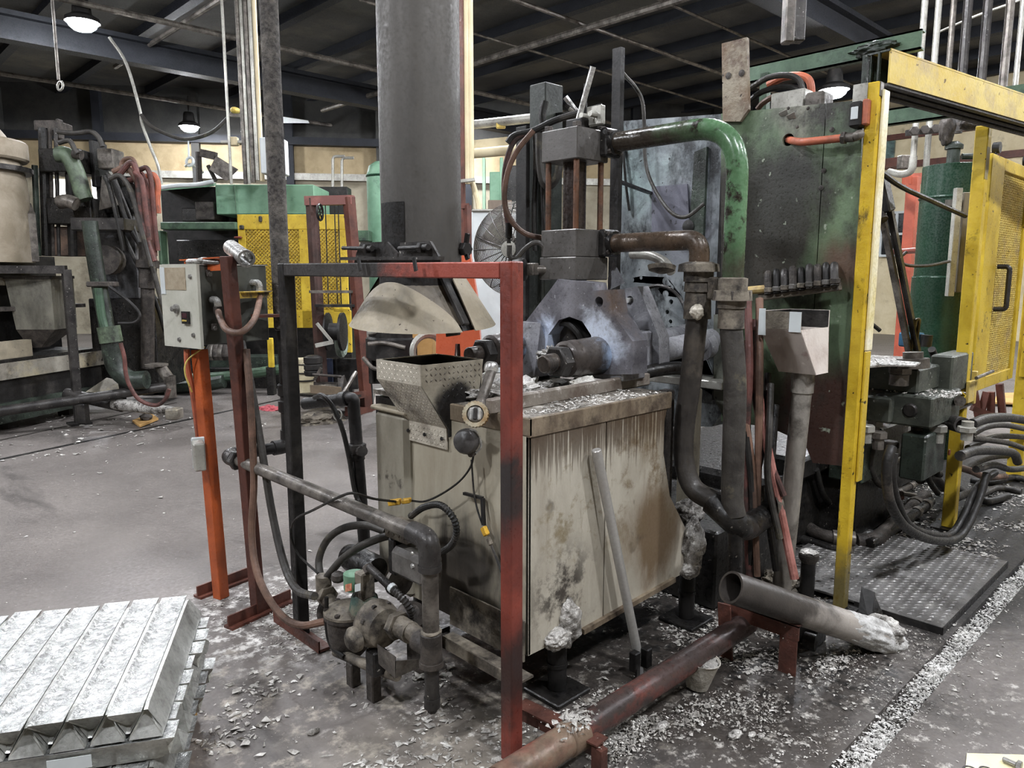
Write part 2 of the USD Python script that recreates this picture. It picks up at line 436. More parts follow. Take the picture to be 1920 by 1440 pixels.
ROBOT = M('robot_orange', '#b8583a', '#a54e33', s=3, rough=.4, bump=.02, dirt='#a3472a', ds=4, dlo=.6, dhi=.8)
RAG = M('red_rag', '#b5555b', '#8f3d45', s=12, rough=.9, bump=.4)
DARKGLASS = M('dark_glass', '#16181a', '#101214', rough=.12, bump=0)
LENS = glow('lamp_lens', '#f6f9ff', LAMP_POWER)

# ------------------------------------------------------------------ lamps (each high-bay carries its own light)
def lamp_proto():
    t = Thing('high_bay_lamp', 'round high bay lamp seen above the ingot stack, the largest bright lamp', 'lamp', (3.62, 13.2, 5.38), 'high bay lamps under the roof')
    o = t.loc
    t.part('housing', lathe([(.10, .34), (.12, .30), (.14, .12), (.24, .06), (.25, 0), (.22, 0)], o, n=20), BLACK)
    t.part('lens', lathe([(.05, -.13), (.13, -.11), (.19, -.06), (.215, -.001)], o, n=20), LENS)  # dome hangs deep so that its shape imitates the bloom
    t.part('hook', cyl(o + [0, 0, .3], o + [0, 0, .72], .012, 6), BLACK)
    return t


lamp0 = lamp_proto()
for (x, y, z, lab) in [(7.4, 19.0, 5.15, 'round high bay lamp hanging in front of the tan back wall panels'), (12.2, 19.0, 5.08, 'small high bay lamp shining beside the tall green tank'),
                       (12.9, 5.6, 4.62, 'high bay lamp shining just above the top edge of the green platen plate'), (13.0, 15.4, 5.5, 'far high bay lamp just beyond the big dark duct')]:
    copy(lamp0.path, 'high_bay_lamp', (x, y, z), label=lab, cat='lamp', group='high bay lamps under the roof')
for (x, y) in [(-2.6, 1.6), (1.2, -1.6), (4.6, -2.2), (-2.2, 6.2), (2.0, 4.6), (6.4, 3.2), (9.5, -1.0), (6.5, 8.2), (-5.5, 9.5), (-1.0, 12.0), (17.0, .6), (15.0, -2.4), (10.4, 2.6)]:  # out of view; the last three are added to brighten the side wall
    copy(lamp0.path, 'high_bay_lamp', (x, y, 5.3), label='unseen high bay lamp added overhead to light the hall', cat='lamp', group='overhead lamps out of view')

# ------------------------------------------------------------------ the hall
FLOORM = M('concrete_floor', '#6e6864', '#57524f', s=1.3, lo=.35, hi=.7, rough=.52, bump=.1, bs=45, dirt='#3b3836', ds=2.2, dlo=.56, dhi=.72, dst=(1, .35, 1), spot='#a9a49c', ss=38, slo=.69, shi=.74,
           tint=[((2.6, 1.7, 0), .6, 1.4, '#38332f'), ((4.6, 1.2, 0), .7, 1.5, '#262423'), ((1.0, 1.45, 0), .2, .9, '#7d766c'), ((6, 1.4, 0), .8, 1.8, '#222120')],
           film=[((2.2, 1.2, 0), .9, 1.7, '#b8b4ad', 16, .56, .66), ((1.1, 1.9, 0), .5, 1.5, '#a79f92', 9, .52, .68), ((3.0, 1.5, 0), .4, 1.1, '#141312', 12, .5, .58), ((1.9, .3, 0), .8, 2.2, '#a9a49c', 14, .57, .68), ((1.5, 3.1, 0), .2, .7, '#d0cdc8', 14, .5, .6)])
TR0, TR1 = .765, .855
XW = 21.0
floor = struct('floor', box(-14, XW, TR1, 36, -.3, 0), FLOORM, 'grey concrete factory floor stained with oil and flecked with metal')
struct('floor', box(-14, XW, -11, TR0, -.3, 0), FLOORM, 'grey concrete floor on the near side of the drain trench')
struct('trim', box(-14, XW, TR0, TR1, -.3, -.05), GRIT, 'bottom of the narrow drain trench in the floor')
struct('wall_right', box(XW, XW + .3, -11, 11.3, 0, 6.4), CREAM, 'cream painted side wall of the hall')
struct('wall_front', box(-14, XW, -11.3, -11, 0, 6.4), CREAM, 'cream wall behind the viewer')
struct('wall_left', box(-14.3, -14, -11, 36, 0, 6.4), TANWALL, 'tan wall along the far side of the hall')
CO, LD, ND = np.array([14, 16.3, 0]), np.array([-.809, .588, 0]), np.array([-.588, -.809, 0])


def bw(a0, a1, z0, z1, t0=0.0, t1=.1):  # a box on the back wall: a along it, t out of it
    return hull([CO + LD * a + ND * t + np.array([0, 0, z]) for a in (a0, a1) for t in (t0, t1) for z in (z0, z1)])


struct('wall_back', bw(-8.7, 36, 0, 4.25, -.3, 0), M('pale_wall', '#a8a08c', '#918977', s=1, rough=.8, dirt='#6f6757', ds=1.2), 'pale lower part of the back wall')
struct('wall_back', bw(-8.7, 36, 5.1, 6.5, -.3, 0), DARKWALL, 'dark upper band of the back wall')
for i in range(-3, 15):
    struct('wall_back_panel', bw(i * 2.4 + .06, i * 2.4 + 2.34, 4.25, 5.1, -.25, .02 + .015 * (i % 3)), TANWALL, 'tan panel of the back wall')
    struct('wall_back_column', bw(i * 2.4 - .1, i * 2.4 + .1, 0, 6.3, 0, .22), DARKWALL if i % 2 else JOIST, 'steel column on the back wall')
struct('trim', bw(-8.5, 36, 4.12, 4.3, .02, .16), GALV, 'pale ledge along the back wall under the tan panels')
struct('trim', bw(-8.5, 36, 5.02, 5.22, .02, .3), JOIST, 'dark girt along the back wall above the tan panels')
WHITEGLOW = glow('white_glow', '#f4f3ea', .8)  # white emissive panels for bright patches behind the second machine
for a, b, z0, z1 in ((10.3, 11.0, 3.0, 4.05), (11.45, 12.1, 1.9, 3.3), (9.5, 9.9, 3.4, 4.05), (12.9, 14.4, 2.2, 3.6)):
    struct('window', bw(a, b, z0, z1, .0, .05), WHITEGLOW, 'glowing white panel on the back wall behind the second machine')
for py, hh, m in ((212, .35, JOIST), (254, .14, MAROON), (308, .16, MAROON)):
    z0 = P(1700, py, x=XW - .1)[2]
    struct('trim', box(XW - .1, XW, -4, 11.0, z0 - hh / 2, z0 + hh / 2), m, 'horizontal girt on the side wall')
# window with glazing bars in the side wall, and a small high one
wp = [P(1655, 400, x=XW - .1), P(1735, 478, x=XW - .1)]
y0, y1, z0, z1 = wp[1][1], wp[0][1], wp[1][2], wp[0][2]
struct('window', box(XW - .08, XW - .01, y0, y1, z0, z1), DARKGLASS, 'dark window pane in the side wall')
for k in range(4):
    yy = y0 + (y1 - y0) * k / 3
    struct('window_frame', box(XW - .14, XW - .07, yy - .03, yy + .03, z0, z1), WHITE, 'white upright glazing bar of the window')
for k in range(3):
    zz = z0 + (z1 - z0) * k / 2
    struct('window_frame', box(XW - .15, XW - .08, y0, y1, zz - .03, zz + .03), WHITE, 'white cross bar of the window')
a, b = P(1640, 268, x=XW - .1), P(1675, 298, x=XW - .1)
struct('window', box(XW - .1, XW - .02, b[1], a[1], b[2], a[2]), M('pale_glass', '#7c9a94', '#3e4c4a', s=1.2, rough=.15, bump=0), 'small high window in the side wall')

struct('ceiling', box(-14, XW, -11, 36, 6.45, 6.6), DECK, 'dull roof deck')
for i in range(-6, 13):  # deep purlins run along y
    x = i * 1.7 + .4
    struct('ceiling_joist', [box(x - .02, x + .02, -11, 36, 6.24, 6.44), box(x - .09, x + .09, -11, 36, 6.21, 6.24)], JOIST, 'deep dark roof joist')
for i, y in enumerate((-4, 5.5, 15, 24)):
    struct('ceiling_girder', [box(-14, XW, y - .15, y + .15, 5.75, 5.83), box(-14, XW, y - .02, y + .02, 5.4, 5.8), box(-14, XW, y - .15, y + .15, 5.36, 5.43)], JOIST, 'heavy roof girder crossing under the joists')
for i, (y, z, r, m) in enumerate([(3.4, 5.9, .025, DARKSTEEL), (7.4, 5.9, .025, PIPEGREY), (8.6, 5.7, .035, PIPEGREY), (10.6, 5.85, .025, PIPEGREY), (13.0, 5.6, .05, PIPEGREY), (18.5, 5.6, .05, PIPEGREY)]):
    struct('ceiling_pipe', cyl((-13, y, z), (20, y, z), r, 8), m, 'thin conduit running under the roof', smooth=35)
for i, (x, z, r) in enumerate([(5.2, 5.75, .045), (9.9, 5.6, .06)]):
    struct('ceiling_pipe', cyl((x, -6, z), (x, 17, z), r, 8), PIPEGREY, 'pipe slung under the roof joists', smooth=35)

# ------------------------------------------------------------------ helpers for turned boxes
def R2(deg): return right * math.cos(math.radians(deg)) + np.array([sa, ca, 0]) * math.sin(math.radians(deg))


def obb(k, e1, l1, e2, l2, z0, z1, b=0.0):
    """upright box from the corner k along the level directions e1, e2"""
    m = box(0, l1, 0, l2, 0, z1 - z0, b)
    T = np.eye(4)
    T[:3, 0], T[:3, 1], T[:3, 3] = e1, e2, (k[0], k[1], z0)
    m.apply_transform(T)
    if np.linalg.det(T[:3, :3]) < 0: m.invert()
    return m


def vec(*a): return np.array(a, float)


X3, Y3, Z3 = vec(1, 0, 0), vec(0, 1, 0), vec(0, 0, 1)
rng = np.random.default_rng(7)

RUST = M('rust_bracket', '#57342a', '#3f241d', s=8, rough=.6, bump=.25, dirt='#2c2220', ds=9, dlo=.52, dhi=.66, spot='#b9b2a8', ss=60, slo=.68, shi=.73)
# ------------------------------------------------------------------ the guard frame
t = Thing('guard_barrier', 'square tube guard frame with a red upright and a sooty crossbar before the furnace', 'frame', (1.5, 2.2, 0))
fr = ((1.53, 1.585), (1.447, 2.81))
t.part('post', box(1.504, 1.556, 1.56, 1.612, 0, 1.592, .004), RED, label='red upright blackened at its lower end')
t.part('post', box(1.421, 1.473, 2.785, 2.837, 0, 1.60, .004), BLACK, label='black upright')
t.part('crossbar', bar((1.53, 1.612, 1.566), (1.447, 2.79, 1.574), .05, .05, .004),
       M('crossbar_paint', '#3b3836', '#2c2a29', s=7, rough=.5, metal=.2, tint=[((1.53, 1.6, 1.57), .30, .58, '#94483b')]), label='crossbar, sooty with a red end')
t.part('foot', [bar((1.45, 2.62, .012), (1.45, 3.02, .012), .06, .012), bar((1.423, 2.62, .03), (1.423, 3.02, .03), .008, .05)], MAROON)
fa, fb = P(975, 1318, z=.13), P(1130, 1392, z=.13)
t.part('foot', [bar(fa, fb, .06, .006), bar(fa - Z3 * .03, fb - Z3 * .03, .006, .06)], RUST, label='rust red angle iron foot under the floor pipe')
t.part('foot_post', box(fb[0] - .03, fb[0] + .0, fb[1] - .02, fb[1] + .02, 0, .12), RUST)

# ------------------------------------------------------------------ ingot stack on its pallet
AL = math.radians(61)
IL, IW = vec(math.cos(AL), math.sin(AL), 0), vec(-math.sin(AL), math.cos(AL), 0)
IO = vec(.543, 1.908, 0)


def ingot_mesh(L=.72, w=.079, n=.010, h=.074, seed=0):
    """a bar ingot, wide face up, origin at the middle of its underside: long side along x"""
    sec = [(-n / 2, 0), (n / 2, 0), (w / 2 - .002, h - .008), (w / 2, h), (-w / 2, h), (-w / 2 + .002, h - .008)]
    xs = np.r_[-L / 2, -L / 2 + .02, np.linspace(-L / 2 + .05, L / 2 - .05, 14), L / 2 - .02, L / 2]
    V, top = [], []
    for x in xs:
        e = max(0, abs(x) - (L / 2 - .03)) / .03
        for (y, z) in sec:
            lift = (1 - z / h) * e * .5
            V.append((x - math.copysign(.035 * (1 - z / h), x) * (e > .9), y, z * (1 - lift) + lift * h * .55))
    n6 = 6
    F = []
    for i in range(len(xs) - 1):
        for j in range(n6):
            if j == 3: continue
            k = (j + 1) % n6
            F += [[i * n6 + j, (i + 1) * n6 + k, i * n6 + k], [i * n6 + j, (i + 1) * n6 + j, (i + 1) * n6 + k]]
    for i, s in ((0, 1), (len(xs) - 1, -1)):
        f = [i * n6 + j for j in range(n6)]
        for j in range(1, 5): F.append([f[0], f[j], f[j + 1]][::s])
    side = trimesh.Trimesh(np.array(V), np.array(F), process=False)
    side.fix_normals()
    # cast top: a raised rim and a rippled, sunken face
    gx, gy = np.linspace(-L / 2, L / 2, 60), np.linspace(-w / 2, w / 2, 13)
    GX, GY = np.meshgrid(gx, gy, indexing='ij')
    ex = np.minimum(L / 2 - np.abs(GX), w / 2 - np.abs(GY))
    q = np.stack([GX * 25, GY * 40, GX * 0 + seed * 3.7], -1)
    Z = h + np.where(ex < .004, .0, -.006 * np.clip((ex - .004) / .008, 0, 1)) + (meshkit.fbm(q, 4, seed) - .5) * .006 * np.clip(ex / .012, 0, 1)
    Vt = np.stack([GX, GY, Z], -1).reshape(-1, 3)
    I = np.arange(59 * 12)
    a = (I // 12) * 13 + I % 12
    Ft = np.vstack([np.stack([a, a + 13, a + 14], 1), np.stack([a, a + 14, a + 1], 1)])
    return side, trimesh.Trimesh(Vt, Ft, process=False)


ORD = ['first', 'second', 'third', 'fourth', 'fifth', 'sixth', 'seventh', 'eighth', 'ninth', 'tenth']
PROTO = []
PITCH = .0895


def put_ingot(i, along, across, z, turned, upside, lab, grp, shift=0.0):
    """ingot with its middle at (along, across) of the stack"""
    p = IO + IL * along + IW * across + Z3 * z
    rz = math.degrees(AL) + (90 if turned else 0)
    if i >= len(PROTO):
        s, tp = ingot_mesh(seed=i)
        t = Thing('metal_ingot', lab, 'ingot', (0, 0, 0), grp)
        t.part('body', s, INGOTEND, smooth=25)
        t.part('cast_face', tp, INGOT, smooth=40)
        x = UsdGeom.Xformable(t.prim)
        x.ClearXformOpOrder()
        x.AddTranslateOp(opSuffix='at').Set(Gf.Vec3d(*map(float, p)))
        if upside:
            x.AddRotateXYZOp().Set(Gf.Vec3f(180, 0, rz))
        else: x.AddRotateZOp(opSuffix='turn').Set(rz)
        PROTO.append(t)
        return
    path = numbered('/World', 'metal_ingot')
    x = UsdGeom.Xform.Define(stage, path)
    pr = x.GetPrim()
    pr.GetReferences().AddInternalReference(PROTO[i].path)
    pr.SetInstanceable(True)
    x.ClearXformOpOrder()
    x.AddTranslateOp(opSuffix='put').Set(Gf.Vec3d(*map(float, p)))
    x.AddRotateXYZOp(opSuffix='put').Set(Gf.Vec3f(180 if upside else 0, 0, rz))
    keys(pr, lab, 'ingot', grp)


ZT = .45
for k in range(7):
    put_ingot(k, .36 + rng.uniform(-.012, .012), .05 + PITCH * k, ZT - .074, False, False, f'wide face up ingot in the top layer, {ORD[k]} from the edge facing the orange post', 'ingots of the top layer')
for k in range(8):
    put_ingot(k % 7, .36 + rng.uniform(-.01, .01), .005 + PITCH * k, ZT - .002, False, True, f'inverted ingot wedged between the top layer bars, {ORD[k]} from the edge facing the orange post', 'inverted ingots under the top layer')
for k in range(8):
    put_ingot(k % 7, .035 + PITCH * k, .295 + rng.uniform(-.012, .012), ZT - .152, True, False, f'cross laid ingot under the top layer, {ORD[k]} from the near end', 'cross laid ingots of the second layer')
for k in range(7):
    put_ingot(k % 7, .08 + PITCH * k, .295 + rng.uniform(-.012, .012), ZT - .078, True, True, f'inverted cross laid ingot in the second layer, {ORD[k]} from the near end', 'inverted ingots of the second layer')
for k in range(7):
    put_ingot(k, .36 + rng.uniform(-.02, .02), .045 + PITCH * k, ZT - .228, False, False, f'wide face up ingot in the third layer, {ORD[k]} from the outer edge', 'ingots of the third layer')
for k in range(8):
    put_ingot(k % 7, .36 + rng.uniform(-.01, .01), PITCH * k, ZT - .154, False, True, f'inverted ingot in the third layer, {ORD[k]} from the outer edge', 'inverted ingots of the third layer')
for k in range(8):
    put_ingot(k % 7, .035 + PITCH * k, .295 + rng.uniform(-.012, .012), ZT - .304, True, False, f'cross laid ingot of the bottom layer, {ORD[k]} from the near end', 'cross laid ingots of the bottom layer')
t = Thing('pallet', 'wooden pallet hidden under the ingot stack', 'pallet', tuple(IO + IL * .36 + IW * .33))
for k in range(6):
    o = IO + IL * (.02 + .122 * k) + IW * -.02
    t.part('deck_board', obb(o, IL, .1, IW, .72, .115, .143, .003), CARDBOARD)
for k in range(3):
    o = IO + IW * (.0 + .3 * k)
    t.part('runner', obb(o, IL, .72, IW, .08, 0, .115, .003), CARDBOARD)
tag = IO + IL * -.004 + IW * .13
single('paper_label', [slab([tag + Z3 * .325, tag + IW * .10 + Z3 * .325, tag + IW * .10 + Z3 * .358, tag + Z3 * .358], .002)], WHITE, 'torn white paper label stuck to the long cross laid ingot', 'label')

# ------------------------------------------------------------------ control box on its stand
t = Thing('control_stand', 'stand of an orange and a dark red steel post carrying the control box', 'stand', (1.38, 3.3, 0))
t.part('post', bar((1.36, 3.447, 0), P(374, 655, d=3.44), .055, .055, .003, spin=.3), ORANGE, label='orange upright')
t.part('post', bar((1.413, 3.155, 0), P(427, 480, d=3.19), .05, .05, .003, spin=.3), MAROON, label='dark red upright')
for a, b in (((370, 1122), (470, 1083)), ((428, 1180), (545, 1127))):
    a, b = P(*a, z=.0), P(*b, z=.0)
    t.part('foot', [bar(a + Z3 * .006, b + Z3 * .006, .06, .012), bar(a + Z3 * .03 , b + Z3 * .03, .008, .06)], MAROON)
oa, ob = P(346, 488, d=3.5), P(418, 483, d=3.26)
t.part('top_angle', [bar(oa, ob, .05, .006), bar(oa - Z3 * .03, ob - Z3 * .03, .006, .05)], ORANGE)
K = P(371, 497, d=3.3)
e1, e2 = R2(54), R2(144)
zt, zb = K[2], K[2] - .36
t = Thing('control_box', 'grey steel control cabinet with a dial and a small readout on its pale door', 'control box', (K[0], K[1], zb))
t.part('body', obb(K + e2 * .012, e1, .36, e2, .27, zb + .005, zt, .004), CONTROLSIDE)
t.part('lid', obb(K + e2 * .01 - e1 * .004, e1, .37, e2, .28, zt, zt + .006), GALV)
door = hull([K + e2 * a - e1 * c + Z3 * (z - zt) for a in (-.01, .292) for c in (0, .014) for z in (zb - .01, zt + .004)])
dp = t.part('door', door, CONTROL)


def on_door(a, z): return K - e1 * .014 + e2 * a + Z3 * (z - zt)


t.part('dial', lathe([(.021, 0), (.021, .01), (.013, .012), (.012, .028), (.0, .03)], on_door(.165, zt - .195), -e1, 16), STEEL, parent=dp)
t.part('readout', hull([on_door(a, z) - e1 * c for a in (.062, .115) for z in (zt - .205, zt - .26) for c in (0, .012)]), BLACK, parent=dp)
t.part('readout_screen', hull([on_door(a, z) - e1 * c for a in (.07, .107) for z in (zt - .212, zt - .234) for c in (.012, .014)]), M('dark_display', '#4a2f35', '#2c1f24', rough=.2, bump=0), parent=dp)
for q in range(3):
    t.part('readout_key', hull([on_door(a, z) - e1 * c for a in (.073 + q * .012, .080 + q * .012) for z in (zt - .242, zt - .249) for c in (.012, .016)]), YELLOWPALE, parent=dp)
t.part('sticker', hull([on_door(a, z) - e1 * c for a in (.08, .25) for z in (zt - .01, zt - .11) for c in (0, .002)]), M('brown_sticker', '#9b8f7a', '#8a7d68', s=20, rough=.6), parent=dp, label='stained tan sticker')
t.part('sticker', hull([on_door(a, z) - e1 * c for a in (.25, .288) for z in (zt - .008, zt - .13) for c in (0, .003)]), WHITE, parent=dp, label='white paper strip')
for a, z in ((.04, .05), (.042, .31), (.16, .335)):
    t.part('latch', lathe([(.011, 0), (.009, .008), (0, .009)], on_door(a, zt - z), -e1, 10), STEEL, parent=dp)
for sx, z in ((.05, .05), (.06, .29)):
    t.part('lug', box(-.012, .012, -.012, .012, 0, .03, .003).apply_transform(trimesh.transformations.translation_matrix(K + e1 * sx + Z3 * -z)), IRON)
    t.part('lug_bolt', nut(K + e1 * sx - e2 * .0 + Z3 * (-z + .01), -e2, .011, .014), STEEL)
c0, c1 = P(408, 562, d=3.33), P(486, 530, d=3.5)
t.part('conduit_elbow', sweep(fillet([c0 + e2 * .1, c0, c0 - Z3 * .05], .03), .016, 10), BRIGHT, label='bright conduit elbow')
t.part('conduit_elbow', sweep(fillet([c1 + e2 * .12, c1, c1 - Z3 * .05], .03), .016, 10), BRIGHT, label='bright conduit elbow')
t.part('conduit_nut', cyl(c0 - Z3 * .06, c0 - Z3 * .03, .021, 10), IRON)
t.part('conduit_nut', cyl(c1 - Z3 * .06, c1 - Z3 * .035, .02, 10), BRIGHT)
single('conduit_loop', hose([c0 - Z3 * .05, P(412, 595, d=3.2), P(425, 618, d=3.1), P(452, 623, d=3.06), P(476, 600, d=3.2), P(485, 570, d=3.4), c1 - Z3 * .05], .014, 10), TANHOSE, 'brown conduit looping in front of the dark red post', 'conduit')
ya, yb = P(450, 548, d=3.36), P(504, 546, d=3.52)
single('bracket', [bar(ya, yb, .05, .005), bar(ya - Z3 * .014, yb - Z3 * .014, .004, .028)], M('yellow_bracket', '#c9a63a', '#4a4740', s=14, rough=.5), 'small yellow angle bracket on the side of the control box', 'bracket')
pa, pb = P(433, 464, d=3.34), P(459, 483, d=3.16)
t = Thing('metal_sleeve', 'shiny short tube lying on top of the control box', 'tube', tuple(pb - Z3 * .05))
t.part('tube', pipe_open(pa, pb, .034, .006, 20), BRIGHT)
t.part('collar', pipe_open(pb, pb + (pb - pa) * .12, .037, .009, 20), STEEL)
single('hand_tool', [cyl(P(352, 491, d=3.4), P(382, 489, d=3.35), .012, 8), cyl(P(382, 489, d=3.35), P(414, 492, d=3.28), .017, 8, r2=.01), lump(P(382, 488, d=3.35), (.03, .02, .014), 3, 2, .2)], STEEL, 'steel hand tool lying flat on the control box', 'tool')
cl = P(372, 856, d=3.3)
t = Thing('outlet_box', 'grey metal junction box fixed to the lower orange post', 'junction box', (cl[0], cl[1], cl[2] - .07))
t.part('body', obb(cl + vec(-.02, .0, 0), R2(28), .05, R2(118), .1, cl[2] - .07, cl[2] + .06, .006), GALV)
t.part('cover', obb(cl + vec(-.02, .0, 0) + R2(118) * .1, R2(28), .06, R2(118), .012, cl[2] - .08, cl[2] + .07, .004), WHITE)
single('orange_hose', hose([P(350, 655, d=3.42), P(352, 690, d=3.42), P(362, 740, d=3.45), P(372, 820, d=3.5), P(376, 870, d=3.52)], .014, 8), ORANGEHOSE, 'orange hose running down behind the orange post', 'hose')
single('thin_wire', hose([P(384, 650, d=3.4), P(352, 675, d=3.38), P(347, 700, d=3.38), P(360, 735, d=3.4)], .004, 6), YELLOWPALE, 'thin yellowish wire drooping below the control box', 'wire')
single('orange_hose', hose([P(462, 655, d=3.2), P(470, 760, d=3.15), P(476, 900, d=3.12), P(472, 1000, d=3.1), P(484, 1080, d=3.02), P(520, 1145, d=2.92), P(560, 1172, d=2.84), P(612, 1165, d=2.76)], .0155, 10), TANHOSE, 'worn brown hose hanging from the stand and curving to the valve train', 'hose')
single('grey_hose', hose([P(452, 640, d=3.25), P(470, 720, d=3.2), P(492, 850, d=3.14), P(510, 960, d=3.08), P(532, 1055, d=2.96), P(556, 1105, d=2.84), P(590, 1118, d=2.72)], .0165, 10), GREYHOSE, 'pale grey conduit running from the control box to the valve train', 'hose')

# ------------------------------------------------------------------ gas pipe
t = Thing('gas_pipe', 'black gas pipe dropping from the roof and running across the frame at knee height', 'pipe', (1.4, 2.5, 0))
ax = 1.385
g0, g1 = P(432, 862, x=ax), P(805, 1003, x=ax)
gz = (g0[2] + g1[2]) / 2
rx, ry = 1.69, g0[1] + .03
dz = P(810, 1330, x=ax)[2]
t.part('riser', cyl((rx, ry, 1.3), (rx, ry, 5.9), .043, 14), M('dusty_riser', '#4e4a46', '#2d2a28', s=40, rough=.8, bump=.8, bs=60, dirt='#6f6a62', ds=9), label='dusty furred upper riser')
t.part('riser', cyl((rx, ry, gz), (rx, ry, 1.32), .029, 14), BLACK)
for z in (1.32, 1.0, .92):
    t.part('coupling', cyl((rx, ry, z - .03), (rx, ry, z + .03), .04, 14, b=.006), BLACK)
t.part('elbow', sweep(fillet([(rx, ry, gz + .08), (rx, ry, gz), (rx - .08, ry, gz)], .06), .036, 14), BLACK)
t.part('link_pipe', cyl((rx - .05, ry, gz), (ax + .03, ry, gz), .028, 14), BLACK)
t.part('elbow', sweep(fillet([(ax + .08, ry, gz), (ax, ry, gz), (ax, ry - .08, gz)], .05), .037, 14), DARKSTEEL)
t.part('union', nut((ax, ry - .13, gz), Y3, .046, .04), DARKSTEEL)
t.part('long_pipe', cyl((ax, ry - .05, gz), (ax, g1[1] + .03, gz), .0265, 18), PIPEGREY, label='long level pipe polished along its top')
t.part('elbow', sweep(fillet([(ax, g1[1] + .09, gz), (ax, g1[1], gz), (ax, g1[1], gz - .09)], .075), .036, 16), DARKSTEEL)
t.part('elbow_band', cyl((ax, g1[1], gz - .105), (ax, g1[1], gz - .085), .039, 16), DARKSTEEL)
tz = P(808, 1215, x=ax)[2]
t.part('drop_pipe', cyl((ax, g1[1], gz - .08), (ax, g1[1], tz + .04), .0275, 18), PIPEGREY)
t.part('tee', [cyl((ax, g1[1], tz - .055), (ax, g1[1], tz + .055), .036, 16, b=.004), cyl((ax, g1[1], tz - .06), (ax, g1[1], tz - .042), .041, 16), cyl((ax, g1[1], tz), (ax, g1[1] + .075, tz), .034, 16)], IRON)
t.part('dust_cap', lump((ax, g1[1], tz + .058), (.034, .034, .012), 4, 2, .2), DUSTIRON)
t.part('drip_leg', [cyl((ax, g1[1], dz + .03), (ax, g1[1], tz - .05), .024, 14), cyl((ax, g1[1], dz + .01), (ax, g1[1], dz + .045), .027, 14)], DARKSTEEL)
t.part('plug', nut((ax, g1[1], dz - .01), Z3, .016, .02), DARKSTEEL)
sp = P(505, 594, d=3.4)
single('shelf_plate', obb(P(482, 596, d=3.42), R2(35), .16, R2(125), .1, sp[2] - .006, sp[2] + .006), MAROON, 'small rusty plate shelf beside the black frame upright', 'shelf')

# ------------------------------------------------------------------ valve train and burner motor low in front of the furnace
t = Thing('valve_train', 'greasy gas valve train with a green coil and cast regulator on the floor', 'valve', (1.42, 2.0, 0))
gy = g1[1]
X0 = 1.40
t.part('inlet_pipe', cyl((X0, gy + .05, tz), (X0, gy + .2, tz + .012), .030, 16), DUSTIRON)
t.part('union', [nut((X0, gy + .19, tz), Y3, .05, .035), cyl((X0, gy + .13, tz), (X0, gy + .19, tz), .037, 16)], DUSTIRON)
rc = P(705, 1168, x=X0)
t.part('regulator', [lathe([(.03, -.075), (.07, -.06), (.085, -.02), (.088, 0), (.084, .02), (.06, .045), (.03, .055)], rc, Y3, 26), lathe([(.03, 0), (.045, .01), (.045, .03), (.03, .045), (.02, .05)], rc + vec(-.07, 0, -.03), -X3, 18)], DUSTIRON)
for k in range(8):
    a = k * math.pi / 4 + .3
    t.part('flange_bolt', nut(rc + vec(.077 * math.cos(a), -.02, .077 * math.sin(a)), -Y3, .011, .014), IRON)
vc = P(655, 1180, x=X0 + .05)
t.part('filter_body', lathe([(.05, -.10), (.075, -.07), (.085, .0), (.088, .055), (.098, .06), (.098, .072)], vc, Z3, 26), IRON)
t.part('filter_lid', lathe([(.098, .074), (.098, .084), (.07, .10), (.06, .103), (0, .103)], vc, Z3, 26), DUSTIRON)
for k in range(6):
    a = k * math.pi / 3 + .5
    t.part('lid_bolt', nut(vc + vec(.085 * math.cos(a), .085 * math.sin(a), .086), Z3, .011, .012), IRON)
cc = P(665, 1103, x=X0 + .06)
t.part('coil', hull(np.vstack([cc + vec(.042 * math.cos(a), .042 * math.sin(a), z) for a in np.linspace(0, 6.2, 18) for z in (0, .062)])), FRESHGREEN, label='green solenoid coil')
cpos = P(672, 1095, x=X0 - .02)
for (q0, q1, m, lb) in ((648, 660, M('red_sticker', '#c9906f', '#a8553f', s=60, rough=.5), 'orange sticker'), (666, 677, WHITE, 'white sticker')):
    a, b, c_, d_ = [P(qx, qy, x=X0 + .012) for qx, qy in ((q0, 1096), (q1, 1093), (q1, 1107), (q0, 1110))]
    t.part('sticker', slab([a, b, c_, d_], .002), m, label=lb)
t.part('coil_yoke', box(cc[0] - .02, cc[0] + .04, cc[1] - .085, cc[1] - .03, cc[2] - .02, cc[2] + .085, .006), DUSTIRON)
t.part('valve_body', [lathe([(.05, -.06), (.062, -.02), (.05, .03), (.03, .05)], vc + vec(.03, -.07, .12), Z3, 20), cyl(vc + vec(.03, -.02, .13), vc + vec(.03, -.2, .13), .032, 16)], M('teal_valve', '#3f5a50', '#2b3a36', s=9, rough=.5, dirt='#8a8171', ds=6))
ec = P(612, 1108, x=X0 + .05)
t.part('outlet_elbow', [cyl(vc + vec(0, .06, .02), ec + vec(0, .03, -.02), .034, 16), cyl(ec + vec(0, .02, -.04), ec + vec(0, .02, .06), .032, 16), nut(ec + vec(0, -.02, -.02), Y3, .044, .03)], DUSTIRON)
t.part('cock', [lump(P(605, 1150, x=X0 + .02), (.022, .03, .04), 8, 2, .25), cyl(P(598, 1158, x=X0 + .02), P(628, 1185, x=X0 + .02), .008, 8)], IRON)
t.part('sensing_tube', sweep(smooth_path([P(612, 1120, x=X0 - .02), P(613, 1180, x=X0 - .02), P(622, 1212, x=X0 - .02), P(645, 1232, x=X0 - .02)]), .0085, 8), BLACK)
t.part('drain_pipe', sweep(smooth_path([P(630, 1222, x=X0), P(665, 1237, x=X0), P(700, 1252, x=X0), P(745, 1268, x=X0)]), .019, 12), DUSTIRON)
